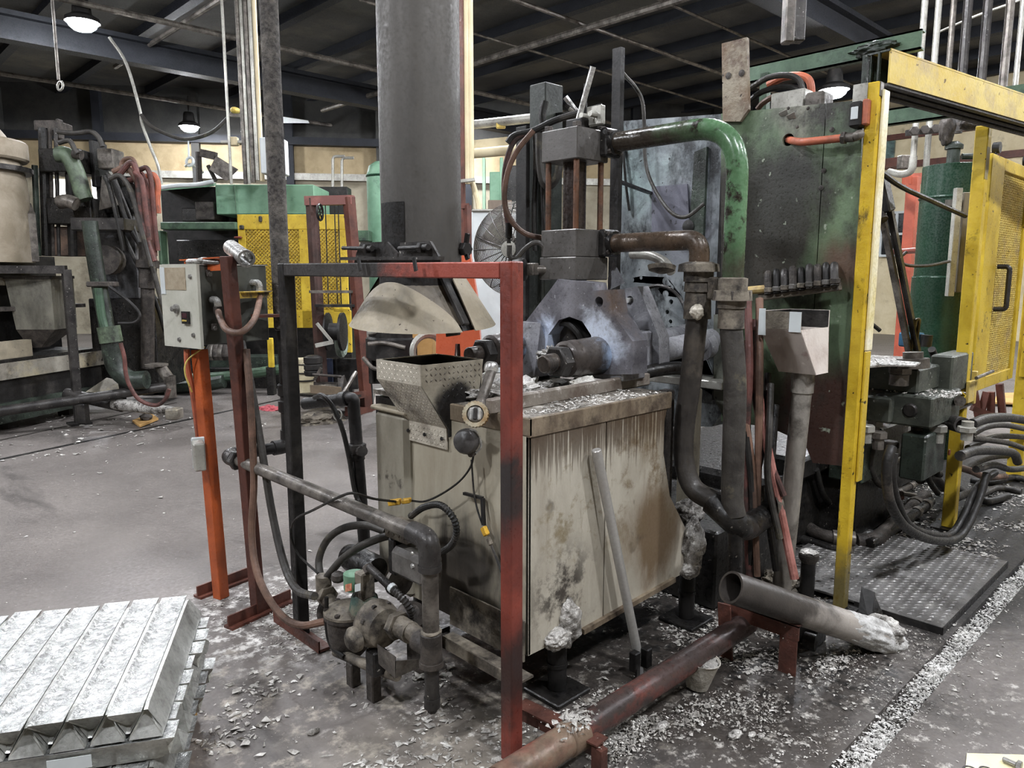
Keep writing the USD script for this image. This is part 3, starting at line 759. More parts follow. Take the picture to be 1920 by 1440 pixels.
for qx, qy in ((662, 1250), (700, 1258)):
    q = P(qx, qy, x=X0)
    t.part('drain_foot', box(q[0] - .02, q[0] + .02, q[1] - .022, q[1] + .022, 0, q[2] + .02, .004), IRON)
sb = P(706, 1238, x=X0 - .03)
t.part('solenoid_block', box(sb[0] - .03, sb[0] + .03, sb[1] - .028, sb[1] + .028, sb[2] - .05, sb[2] + .045, .006), GREASY)
a, b = P(708, 1206, x=1.33), P(744, 1240, x=1.33)
t.part('bracket', [hull([P(*q, x=xx) for q in ((707, 1207), (743, 1232), (741, 1272), (710, 1245)) for xx in (1.33, 1.336)]), hull([P(743, 1240, x=1.33), P(741, 1272, x=1.33), P(742, 1272, x=1.33) + X3 * .14, P(743, 1262, x=1.33) + X3 * .14, P(743, 1240, x=1.33) + vec(.0, .006, 0), P(742, 1272, x=1.33) + vec(.14, .006, 0)])], PIPEGREY, label='bent steel bracket')
t.part('relief_knob', lathe([(.02, 0), (.028, .01), (.026, .03), (.012, .04)], P(634, 1090, x=X0 + .05), Z3, 12), IRON)
t.part('corrugated_conduit', corrugated([P(690, 1062, x=X0 + .05), P(715, 1085, x=X0 + .02), P(745, 1113, x=X0 + .01), P(768, 1140, x=X0 + .03), P(775, 1170, x=X0 + .06)], .0135), DARKSTEEL, label='ribbed metal conduit')
t.part('tape', cyl(P(733, 1100, x=X0 + .01), P(738, 1105, x=X0 + .01), .017, 10), WHITE, label='white tape')
t.part('conduit_gland', [nut(P(688, 1060, x=X0 + .05), vec(0, -.7, -.7), .022, .03), lathe([(.03, 0), (.034, .02), (.02, .05)], P(760, 1150, x=X0 + .05), vec(.2, -.6, -.8), 12)], IRON)
t.part('actuator', [lathe([(.045, 0), (.055, .02), (.055, .05), (.03, .07)], P(770, 1165, x=1.5), vec(-.3, -.5, .8), 16), box(1.45, 1.56, 1.97, 2.05, .16, .30, .01)], IRON)

t = Thing('burner_motor', 'grey starter box with rounded edges and blower motor before the furnace', 'motor', (1.6, 2.0, .4))
m0, m1 = P(737, 1030, x=1.52), P(802, 1105, x=1.52)
t.part('box', box(1.5, 1.6, m1[1], m0[1], m1[2], m0[2] + .02, .02), M('starter_grey', '#6c6965', '#57534f', s=8, rough=.45, bump=.05, dirt='#3c3936', ds=5))
t.part('screw', lathe([(.010, 0), (.008, .006), (0, .007)], P(774, 1061, x=1.5), -X3, 10), BRIGHT)
t.part('screw', lathe([(.007, 0), (.006, .005), (0, .006)], P(789, 1062, x=1.5), -X3, 10), BLACK)
t.part('screw', lathe([(.008, 0), (.006, .005), (0, .006)], P(773, 1037, x=1.5), -X3, 10), BRIGHT)
t.part('mount', box(1.53, 1.66, m0[1] + .005, m0[1] + .05, m1[2] - .02, m0[2] + .03, .006), BLACK)
mm = P(655, 1043, x=1.6)
t.part('motor', lathe([(.03, 0), (.052, .015), (.058, .05), (.058, .2), (.05, .23), (.03, .24)], vec(1.6, mm[1] + .02, mm[2]), -Y3, 22), GREASY)
t.part('band', lathe([(.062, 0), (.062, .02)], vec(1.6, m0[1] + .09, mm[2]), -Y3, 22), PIPEGREY)
jb = P(757, 1000, x=1.56)
t.part('terminal_box', box(1.52, 1.6, jb[1] - .07, jb[1] + .07, jb[2] - .02, jb[2] + .045, .006), DUSTIRON)
for k in range(4):
    t.part('knockout', lathe([(.014, 0), (.013, .004), (0, .005)], vec(1.52, jb[1] - .05 + k * .033, jb[2] + .012), -X3, 12), DUSTIRON)
for i, pts in enumerate(([(603, 1090, 1.46), (598, 1050, 1.48), (614, 1012, 1.5), (645, 990, 1.52), (685, 985, 1.54), (724, 996, 1.56)], [(610, 1086, 1.46), (640, 1050, 1.47), (675, 1025, 1.49), (710, 1010, 1.53), (735, 1003, 1.56)])):
    single('black_hose', hose([P(a, b, x=c) for a, b, c in pts], .0155, 12), GREYHOSE, ['thick dark hose arching highest over the valve train', 'thick dark hose passing under the arching one'][i], 'hose', 'hoses of the burner motor')
single('corrugated_conduit', corrugated([P(770, 968, x=1.6), P(795, 951, x=1.56), P(825, 947, x=1.54), P(848, 968, x=1.54), P(856, 995, x=1.55), P(848, 1020, x=1.56), P(828, 1036, x=1.58)], .0115), RUBBER, 'black ribbed conduit looping beside the gas pipe elbow', 'conduit')
single('burner_cable', hose([P(596, 1075, x=1.45), P(560, 1040, x=1.42), P(546, 1005, x=1.40), P(553, 975, x=1.38), P(590, 955, x=1.352), P(640, 930, x=1.352), P(665, 925, x=1.36), P(700, 935, x=1.45), P(745, 941, x=1.6)], .005, 6), RUBBER, 'thin dark cable draped over the long gas pipe', 'cable')

# ------------------------------------------------------------------ furnace
FX, FY, FYB = 1.72, 1.70, 2.62
FURN = M('furnace_sheet', '#b5afa1', '#9c9587', s=6, lo=.4, hi=.66, rough=.5, bump=.08, st=(1, 1, .3), dirt='#7d7260', ds=7, dlo=.55, dhi=.7, dst=(1, 1, .2), spot='#3a3229', ss=9, slo=.66, shi=.78, drip=(.64, 1.05, '#3d2c1c', .44), film=[((2.40, 1.7, .75), .1, .45, '#6a5a43', 7, .48, .6), ((2.0, 1.7, .75), .1, .4, '#7d7157', 6, .52, .62), ((1.9, 1.7, .42), .05, .25, '#45403a', 9, .47, .58)],
         tint=[((2.45, 1.7, .5), .08, .3, '#6d5c48'), ((2.42, 1.7, .95), .02, .22, '#857a68')])
FURNF = M('furnace_front_sheet', '#a8a190', '#948c7b', s=5, rough=.5, bump=.06, st=(1, 1, .2), dirt='#5f564a', ds=6, dlo=.6, dhi=.76, dst=(1, 1, .2), tint=[((1.7, 2.02, .48), .08, .3, '#3a3631'), ((1.7, 2.1, .3), .05, .25, '#4a443d')])  # first dark tint paints the shadow of the conduit loop
FTRIM = M('furnace_rim', '#7d705e', '#55483b', s=10, rough=.55, bump=.15, st=(1, 1, .5), dirt='#3a3028', ds=8)
poly = [P(*q, y=FY)[[0, 2]] for q in ((1255, 733), (1246, 790), (1244, 850), (1256, 930), (1290, 1000), (1291, 1070), (1262, 1085))]
zt_ = 1.06
poly = [(FX, zt_)] + [(p[0], min(p[1], zt_)) for p in poly] + [(1.99, .24), (FX, .24)]
t = Thing('furnace', 'stained sheet steel melting furnace with a flared side, standing on stub legs', 'furnace', (2.1, 2.1, 0))
t.part('body', xz_prism([(FX + .01, zt_ - .01)] + [(x - .008, z) for x, z in poly[1:-2]] + [(1.99, .25), (FX + .01, .25)], FY + .008, FYB), BLACK)
xs = 2.13


def clip(poly, x0, x1):
    q = sg.Polygon(poly).intersection(sg.box(x0, 0, x1, 3))
    return list(q.exterior.coords)[:-1]


t.part('side_panel', xz_prism(clip(poly, FX, xs - .003), FY, FY + .012), FURN, label='side panel streaked brown below its top edge')
t.part('side_panel', xz_prism(clip(poly, xs + .003, 9), FY, FY + .012), FURN, label='side panel flaring out towards the machine')
t.part('front_panel', box(FX, FX + .012, FY, 2.38, .24, zt_ - .005, .002), FURNF)
t.part('front_panel', box(FX, FX + .012, 2.384, 2.56, .24, zt_ - .08, .002), FURNF)
cb0, cb1 = P(703, 757, x=1.70), P(764, 775, x=1.70)
t.part('corner_box', box(1.69, 1.95, cb1[1], cb0[1], .24, cb0[2] - .02, .02), M('corner_sheet', '#8f8a7c', '#777164', s=6, rough=.5, bump=.08, st=(1, 1, .3), dirt='#4a453d', ds=7, dlo=.6))
t.part('corner_cap', box(1.68, 1.97, cb1[1] - .01, cb0[1] + .01, cb0[2] - .02, cb0[2] - .002, .006), HOODTAN)
t.part('top_plate', xz_prism([(FX, zt_), (2.54, zt_), (2.54, zt_ + .02), (FX, zt_ + .02)], FY, FYB), M('furnace_top', '#7a746b', '#4f4941', s=14, rough=.6, bump=.5, dirt='#b9b4ac', ds=14, dlo=.56, dhi=.64))
t.part('rim_band', box(FX - .004, 2.545, FY - .006, FY + .01, zt_ - .045, zt_ + .022, .003), FTRIM)
t.part('rim_band', box(FX - .006, FX + .01, FY - .006, 2.38, zt_ - .04, zt_ + .022, .003), FTRIM)
ra, rb_ = P(980, 778, z=1.10), P(1224, 703, z=1.12)
t.part('rim_bar', bar((1.68, 1.86, 1.105), (2.66, 1.90, 1.105), .03, .055, .006), M('rim_bar_iron', '#7a736a', '#5b4f46', s=9, rough=.6, bump=.3, dirt='#c8c4bd', ds=11, dlo=.55), label='raised bar along the pot edge')
t.part('bottom_angle', [bar((2.0, FY - .002, .235), (2.6, FY - .002, .262), .03, .02), ], FTRIM)
for (x, y, hgt) in ((1.925, 1.75, .22), (2.78, 1.74, .26), (1.86, 2.5, .24)):
    t.part('leg', [cyl((x, y, .02), (x, y, hgt), .036, 18), cyl((x, y, hgt * .5), (x, y, hgt * .56), .04, 18)], BLACK)
    t.part('foot_plate', box(x - .09, x + .09, y - .09, y + .09, 0, .018, .004), GREASY)
t.part('leg_arm', hull([P(1250, 1075, y=1.72), P(1300, 1050, y=1.72), (2.8, 1.74, .26), (2.74, 1.74, .24), (2.6, 1.8, .3), (2.8, 1.8, .32)]), GREASY)
for seed, (c, s) in enumerate([((1.93, 1.71, .29), (.055, .05, .11)), ((1.86, 1.69, .26), (.06, .04, .045)), ((2.74, 1.70, .38), (.075, .05, .14)), ((2.80, 1.76, .5), (.09, .06, .07)), ((2.72, 1.69, .28), (.06, .04, .05))]):
    t.part('metal_spill', lump(c, np.array(s) * (1.0, 1.0, .85), seed + 20, 4, .3, 2.6), SPATTER, label='frozen metal spill draped over a leg')
la, lb = P(832, 1212, x=1.62), P(940, 1160, x=1.62)
t.part('ledge', [bar((1.62, la[1], .22), (1.62, 1.62, .22), .09, .008), bar((1.575, la[1], .235), (1.575, 1.62, .235), .008, .04), bar((1.70, 2.1, .30), (1.70, 1.7, .30), .008, .15)], DUSTIRON, label='angle iron ledge heaped with flakes')

# dross in the pot and chips on the rim
g = np.random.default_rng(3)
pos = np.c_[g.uniform(1.75, 2.5, 900), g.uniform(1.71, 1.9, 900), np.full(900, 1.081)]
keep = meshkit.noise(pos * 14) > .42
single('rim_chips', flakes(pos[keep], g.uniform(.004, .013, keep.sum()), 31, .5), FLAKE, 'loose pale metal chips lying along the furnace rim', 'metal chips', kind='stuff', smooth=False)
single('dross', [lump(P(1045, 668, y=2.15), (.09, .07, .035), 5, 4, .8, 4), lump((2.0, 2.1, 1.07), (.22, .14, .06), 6, 4, .8, 5), lump((1.9, 2.25, 1.08), (.12, .12, .08), 9, 4, .8, 5), lump((2.25, 2.1, 1.06), (.2, .12, .04), 12, 4, .8, 5)], SPATTER, 'crusty silver dross in the open melting pot', 'dross', kind='stuff')
single('ash_cloth', lump(P(1093, 722, y=1.96), (.075, .04, .035), 15, 4, .5, 3), M('white_ash', '#d8d6d0', '#b2aea6', s=16, rough=.8, bump=.4), 'crumpled white ash sheet under the thick bolt', 'sheet')

# ------------------------------------------------------------------ feed hopper
t = Thing('feed_hopper', 'tread plate feed chute bolted to the furnace front', 'hopper', (1.7, 2.25, .85))
HX0, HX1 = 1.585, 1.88
hA, hB = P(707, 671, x=HX0), P(788, 688, x=HX0)
yA, yB = hA[1], hB[1]
HZ = (hA[2] + hB[2]) / 2
zc, zs, zf = HZ - .075, .985, .905
HOP = M('tread_sheet', '#bbb4a6', '#9a9284', s=9, rough=.42, metal=.35, bump=.1, dirt='#565048', ds=5, dlo=.56, dhi=.72)
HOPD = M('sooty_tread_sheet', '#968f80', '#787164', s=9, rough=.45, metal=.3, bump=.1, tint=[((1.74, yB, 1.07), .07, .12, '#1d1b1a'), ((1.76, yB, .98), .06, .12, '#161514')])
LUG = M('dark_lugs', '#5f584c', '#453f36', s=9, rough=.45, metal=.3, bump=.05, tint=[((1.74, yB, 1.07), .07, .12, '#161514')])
FXO = FX - .012
Tq = .006
t.part('front_wall', slab([(HX0, yA, HZ), (HX0, yA, zc), (HX0, yB, zc), (HX0, yB, HZ)], Tq), HOP)
t.part('chute_floor', slab([(HX0, yA, zc), (FXO, yA - .01, zs), (FXO, yB + .01, zs), (HX0, yB, zc)], Tq), HOP)
t.part('flange', slab([(FXO, yA - .01, zs), (FXO, yA - .01, zf), (FXO, yB + .01, zf), (FXO, yB + .01, zs)], Tq), HOP)
zsl = 1.02
sidep = [(HX0, HZ), (HX0, zc), (FXO, zs), (FXO, zf + .05), (HX1 - .1, zf + .06), (HX1 - .03, 1.07), (HX1, HZ)]
t.part('side_wall', xz_prism(sidep, yB - Tq, yB), HOPD, label='side wall black with soot in the middle')
t.part('side_wall', xz_prism(sidep, yA, yA + Tq), HOP)
t.part('back_wall', box(HX1 - Tq, HX1, yB, yA, 1.06, HZ), HOPD)
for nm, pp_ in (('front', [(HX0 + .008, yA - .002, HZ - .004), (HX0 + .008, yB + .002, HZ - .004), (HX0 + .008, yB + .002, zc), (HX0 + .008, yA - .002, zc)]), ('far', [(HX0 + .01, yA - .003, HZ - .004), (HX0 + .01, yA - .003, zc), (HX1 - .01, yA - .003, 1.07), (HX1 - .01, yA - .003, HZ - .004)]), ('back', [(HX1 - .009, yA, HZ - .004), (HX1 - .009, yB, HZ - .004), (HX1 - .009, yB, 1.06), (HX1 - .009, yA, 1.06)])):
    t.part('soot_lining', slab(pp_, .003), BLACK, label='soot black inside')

for yy in (yA - .03, (yA + yB) / 2, yB + .03):
    t.part('flange_bolt', lathe([(.008, 0), (.007, .004), (0, .005)], (FXO - Tq, yy, zf + .04), -X3, 8), BLACK)


def lens_bumps(o, u, v, nu, nv, pitch, nrm, h=.002):
    ms = []
    for i in range(nu):
        for j in range(nv):
            c = np.asarray(o, float) + u * (i + .5) * pitch + v * (j + .5) * pitch
            a = (u + v if (i + j) % 2 else u - v) / math.sqrt(2)
            b_ = np.cross(nrm, a)
            L, w = pitch * .42, pitch * .17
            ms.append(trimesh.Trimesh([c - a * L, c - b_ * w, c + a * L, c + b_ * w, c + nrm * h], [[0, 1, 4], [1, 2, 4], [2, 3, 4], [3, 0, 4]], process=False))
    return cat_(ms)


t.part('tread_lugs', lens_bumps((HX0 + .012, yB - Tq - .0002, zc + .005), X3, Z3, 13, 3, .021, -Y3), LUG, kind='stuff', smooth=False)
t.part('tread_lugs', lens_bumps((HX0 + .09, yB - Tq - .0002, zc - .06), X3, Z3, 8, 3, .021, -Y3), LUG, kind='stuff', smooth=False)
t.part('tread_lugs', lens_bumps((HX0 - Tq * 0 - .0002, yA - .004, zc + .002), -Y3, Z3, int((yA - yB) / .017), 4, .017, -X3), HOP, kind='stuff', smooth=False)
dv = vec(FXO - HX0, 0, zs - zc); dvl = np.linalg.norm(dv); dv /= dvl
nn = vec(dv[2], 0, -dv[0]); nn = nn if nn[0] < 0 else -nn
t.part('tread_lugs', lens_bumps(vec(HX0, yA - .004, zc) + nn * .0002, -Y3, dv, int((yA - yB) / .017), int(dvl / .017), .017, nn), HOP, kind='stuff', smooth=False)
t.part('tread_lugs', lens_bumps((FXO - .0004, yA - .014, zf + .004), -Y3, Z3, int((yA - yB - .02) / .017), 4, .017, -X3), HOP, kind='stuff', smooth=False)

# thermostat knob, bell and pipes beside the hopper
kc = P(893, 778, x=1.64)
kd = vec(-.72, -.62, .3)
t = Thing('thermocouple', 'round fluted metal cap on a pipe end beside the feed chute', 'gauge', tuple(kc))
a_ = np.arange(96) / 96 * 2 * math.pi
u_, v_, d_ = frame_of(kd)
ringp = [(math.cos(a) * (.043 + .002 * (i % 4 < 2)), math.sin(a) * (.043 + .002 * (i % 4 < 2))) for i, a in enumerate(a_)]
t.part('fluted_rim', prism(ringp, kc, u_, v_, .03, [circle((0, 0), .03, 24)]), M('rim_zinc', '#b0a892', '#8f6f43', s=16, rough=.4, metal=.5))
t.part('hub', lathe([(.031, -.005), (.031, .02), (.026, .028), (.022, .03), (0, .031)], kc, d_, 20), STEEL)
t.part('hub_slot', bar(kc + d_ * .031 + v_ * .02, kc + d_ * .031 - v_ * .02, .012, .012, .003), DARKSTEEL)
for sh in (-.014, .014):
    t.part('hub_ridge', bar(kc + d_ * .03 + v_ * .021 + u_ * sh, kc + d_ * .03 - v_ * .021 + u_ * sh, .008, .012, .003), BRIGHT)
t.part('stem', sweep(fillet([kc - d_ * .01, P(903, 750, x=1.72), P(921, 697, x=1.8)], .03), .019, 12), PIPEGREY)
t.part('stem', cyl(kc - d_ * .02, P(950, 745, x=1.78), .015, 10), PIPEGREY)
t.part('stem_end', lathe([(.02, 0), (.026, .01), (.026, .03), (.02, .04)], P(920, 700, x=1.8), vec(.3, .2, .9), 12), BRIGHT)
bc = P(873, 828, x=1.63)
t = Thing('junction_head', 'dark round cast junction head hanging under the fluted cap', 'gauge', tuple(bc))
t.part('body', lathe([(.0, .03), (.02, .028), (.038, .018), (.045, 0), (.045, -.02), (.035, -.05), (.02, -.06)], bc, vec(-.8, -.5, .1), 22), M('bell_dark', '#4b4847', '#393736', s=9, rough=.42, bump=.05))
t.part('neck', cyl(bc, P(886, 852, x=1.66), .016, 10), IRON)
t.part('clip', sweep(smooth_path([P(880, 805, x=1.64), P(895, 812, x=1.66), P(902, 835, x=1.67), P(893, 850, x=1.66)]), .005, 6), BRIGHT)
wire = [P(*q, x=c) for *q, c in ((888, 853, 1.66), (882, 876, 1.66), (862, 902, 1.655), (830, 925, 1.65), (797, 940, 1.645), (772, 939, 1.64))]
t = Thing('thermocouple_lead', 'dark wire from the junction head to a yellow plug over the gas pipe', 'wire', tuple(wire[3]))
t.part('wire', hose(wire, .004, 6), RUBBER)
pl = P(752, 939, x=1.6)
t.part('plug', bar(P(770, 938, x=1.63), P(754, 940, x=1.61), .03, .017, .003), YELLOWPLUG)
t.part('plug', bar(P(752, 940, x=1.61), P(729, 943, x=1.58), .03, .02, .003), YELLOWPLUG)
w2 = [P(*q, x=1.69) for q in ((884, 862), (887, 905), (889, 925), (895, 955), (905, 985))]
t = Thing('thermocouple_lead', 'thin wire dropping down the furnace front to a yellow plug by the red upright', 'wire', tuple(w2[2]))
t.part('wire', hose(w2, .0035, 6), RUBBER)
t.part('holder', [bar(P(870, 925, x=1.70), P(905, 934, x=1.70), .012, .01), bar(P(905, 934, x=1.70), P(907, 985, x=1.69), .014, .01)], BLACK)
t.part('plug', bar(P(906, 988, x=1.69), P(913, 1004, x=1.69), .018, .024, .003), YELLOWPLUG)
t.part('plug', bar(P(915, 1008, x=1.69), P(921, 1022, x=1.69), .014, .018, .003), DUSTIRON)
t.part('wire', hose([P(921, 1022, x=1.69), P(932, 1050, x=1.68), P(945, 1085, x=1.66)], .005, 6), RUBBER)

# ------------------------------------------------------------------ exhaust duct and hood
HC = vec(1.85, 2.44, 0)
hz0 = P(795, 598, d=3.03)[2]
t = Thing('exhaust_duct', 'tall round dark exhaust duct rising to the roof', 'duct', (HC[0], HC[1], 1.55))
t.part('pipe', lathe([(.160, 1.60), (.160, 3.1), (.163, 3.1), (.163, 3.13), (.160, 3.13), (.160, 6.4)], HC, n=48, close=False), DUCT)
aa = math.atan2(-2.44, -1.85)
arc = [aa + k for k in np.linspace(-.72, -.05, 10)]
arc = [math.atan2(-.62, -.78) - k for k in np.linspace(.15, .95, 10)]
V = [HC + vec(.163 * math.cos(a), .163 * math.sin(a), z) for z in (1.62, 1.83) for a in arc]
F = [[i, i + 1, i + 11] for i in range(9)] + [[i, i + 11, i + 10] for i in range(9)]
t.part('patch', trimesh.Trimesh(np.array(V + [v * 1 + (v - HC) * vec(.012, .012, 0) for v in V]), np.array(F + [[a + 20, c + 20, b + 20] for a, b, c in F]), process=False), BLACK, label='blacker patch riveted low on the duct')
t.part('collar', lathe([(.15, 1.5), (.172, 1.5), (.172, 1.56), (.162, 1.60)], HC, n=40, close=False), BLACK)
t = Thing('exhaust_hood', 'tan conical fume hood with a black slot under the duct', 'hood', (HC[0], HC[1], hz0))
R0, R1, HH = .297, .145, .215
view = math.atan2(-HC[1], -HC[0])  # towards the viewer


def cone_sheet(f0, f1, top, n=40, m=8, th=.006, off=0.0, b0=0.0):
    V, F = [], []
    fs = np.linspace(f0, f1, n)
    for lay in (0, 1):
        for f in fs:
            tt = top(f)
            for k in range(m):
                s = b0 + (max(tt, b0 + .01) - b0) * k / (m - 1)
                r = R0 + (R1 - R0) * s + off - lay * th
                V.append(HC + vec(r * math.cos(f), r * math.sin(f), hz0 - .02 * (1 - s) * (1 + math.cos(f - view)) + HH * s))
    for i in range(n - 1):
        for k in range(m - 1):
            a = i * m + k
            F += [[a, a + m, a + m + 1], [a, a + m + 1, a + 1]]
            b = a + n * m
            F += [[b, b + m + 1, b + m], [b, b + 1, b + m + 1]]
    return trimesh.Trimesh(np.array(V), np.array(F), process=False)


lobe = lambda f: .74 * max(0, math.sin(math.pi * min(1, max(0, (f - (view - 1.6)) / 2.12)) ** .78)) ** .52
HOODIN = M('hood_inner', '#6b6357', '#575046', s=6, rough=.6, bump=.06, dirt='#3a342e', ds=5)
t.part('skirt', cone_sheet(view - 1.59, view + .52, lobe, 70), HOODTAN, label='pale rounded skirt panel')
t.part('skirt', cone_sheet(view + .74, view + 2.2, lambda f: 1.0, 30), HOODTAN, label='pale skirt panel beyond the slot')
t.part('skirt', cone_sheet(view + 2.2, view + 2 * math.pi - 1.55, lambda f: 1.0, 40), HOODTAN)
t.part('inner_cone', cone_sheet(view - 1.8, view + .62, lambda f: 1.0, 40, off=-.02, b0=.1), HOODIN, label='darker inner cone')
t.part('slot_lining', cone_sheet(view + .1, view + .9, lambda f: 1.02, 16, off=-.032), BLACK)
f_ = view + .60
t.part('damper_bar', bar(HC + vec((R0 - .01) * math.cos(f_), (R0 - .01) * math.sin(f_), hz0 - .012), HC + vec((R1 + .0) * math.cos(f_ - .25), (R1) * math.sin(f_ - .25), hz0 + HH + .02), .035, .02, .004), BLACK)
t.part('catch', [bar(P(830, 617, d=2.84), P(895, 611, d=2.9), .02, .012), bar(P(836, 624, d=2.84), P(862, 620, d=2.84), .03, .03)], BLACK)
t.part('top_ring', lathe([(R1 + .03, HH - .012), (R1 + .035, HH), (R1 - .01, HH + .01), (R1 - .01, HH - .01)], HC + Z3 * hz0, n=36, close=False), BLACK)
t = Thing('hood_clamp', 'black notched clamp plates with threaded rods holding the hood above the crossbar', 'clamp', (1.63, 2.4, 1.58))
cx = 1.66
for pl_ in (((676, 455), (725, 453), (745, 475), (745, 492), (664, 494), (668, 475)), ((747, 492), (750, 455), (806, 452), (826, 487), (826, 494))):
    q = [P(*p, x=cx) for p in pl_]
    t.part('plate', yz_prism([(p[1], p[2]) for p in q], cx, cx + .01), DARKSTEEL)
t.part('rail', bar(P(643, 485, x=cx - .02), P(828, 484, x=cx - .02), .025, .012), DARKSTEEL)
for a, b in (((643, 465), (690, 466)), ((748, 466), (793, 464))):
    q0, q1 = P(*a, x=cx - .02), P(*b, x=cx - .02)
    t.part('rod', cyl(q0, q1, .008, 10), BLACK)
    t.part('rod_nut', [nut(q1, Y3, .02, .02), cyl(q1 + Y3 * .03, q1 - Y3 * .03, .011, 10)], BLACK)
for px in (672, 776):
    t.part('strap', bar(P(px, 483, x=1.44), P(px + 4, 508, x=1.44), .014, .006), BLACK)
q0, q1 = P(822, 470, x=1.95), P(872, 467, x=1.95)
t.part('rod', cyl(q0, q1, .016, 12), BLACK)
t.part('wing_nut', [nut(q1 + (q0 - q1) * .1, q1 - q0, .028, .035), bar(q1, q1 + Z3 * .06 + (q1 - q0) * .1, .02, .01), bar(q1, q1 - Z3 * .04 + (q1 - q0) * .1, .02, .01)], BLACK)

# ------------------------------------------------------------------ shot cylinder above the pot
PX, PY = 2.56, 2.25
t = Thing('shot_cylinder', 'upright hydraulic shot cylinder of two steel blocks joined by tie rods', 'cylinder', (PX, PY, 1.5))


def blk(z0, z1, w=.1, m=DARKSTEEL, name='block', lab=None): return t.part(name, box(PX - w, PX + w, PY - w, PY + w, z0, z1, .004), m, label=lab)


BLK = M('block_steel', '#55524f', '#45423f', s=7, rough=.42, metal=.45, bump=.06, spot='#8d8a86', ss=70, slo=.7, shi=.75)
z4, z3, z2, z1 = P(1058, 240, x=PX - .1)[2], P(1058, 300, x=PX - .1)[2], P(1056, 430, x=PX - .1)[2], P(1056, 525, x=PX - .1)[2]
blk(z3, z4, .105, BLK, 'block', 'upper block')
blk(z1 + .1, z2, .105, BLK, 'block', 'lower block')
blk(z1, z1 + .1, .11, BLK, 'mount_block')
for sx in (-1, 1):
    for sy in (-1, 1):
        t.part('tie_rod', cyl((PX + sx * .082, PY + sy * .082, z2 - .02), (PX + sx * .082, PY + sy * .082, z3 + .02), .013, 12), M(f'rod_rust_{sx+1}_{sy+1}', '#6d4b38', '#4a3a31', s=9, rough=.4, metal=.4))
        t.part('tie_nut', nut((PX + sx * .082, PY + sy * .082, z4), Z3, .02, .022), IRON)
t.part('barrel', cyl((PX, PY, z2 - .01), (PX, PY, z3 + .01), .052, 22), M('barrel_dark', '#3c3330', '#2a2523', s=8, rough=.3, metal=.5, bump=.05))
t.part('piston_rod', cyl((PX, PY, z4), P(1112, 125, x=PX), .013, 12), BRIGHT)
t.part('rod_clamp', [box(PX - .03, PX + .03, PY - .06, PY + .03, z4, z4 + .05, .004), cyl((PX + .02, PY - .04, z4 + .05), (PX + .02, PY - .04, z4 + .2), .008, 8)], BLACK)
t.part('limit_bracket', [box(PX + .02, PX + .05, PY - .13, PY - .02, z4 + .02, z4 + .1, .003), cyl((PX + .02, PY - .05, z4 + .06), (PX - .02, PY - .05, z4 + .06), .012, 10), cyl((PX + .02, PY - .1, z4 + .06), (PX - .02, PY - .1, z4 + .06), .012, 10)], GALV, label='small pale switch bracket on the upper block')
t.part('side_lug', [box(PX - .17, PX - .13, PY + .09, PY + .14, z1 + .02, z1 + .075, .004), cyl((PX - .15, PY + .12, z1 + .045), (PX - .06, PY + .05, z1 + .045), .02, 12)], PIPEGREY)
t.part('push_button', lathe([(.02, 0), (.05, .01), (.055, .03), (.05, .06), (.03, .07)], (PX - .17, PY + .13, z1 + .045), vec(-.4, .9, 0), 20), BLACK)
t.part('plunger_coupling', cyl((PX, PY, 1.2), (PX, PY, z1), .06, 20), DARKSTEEL)

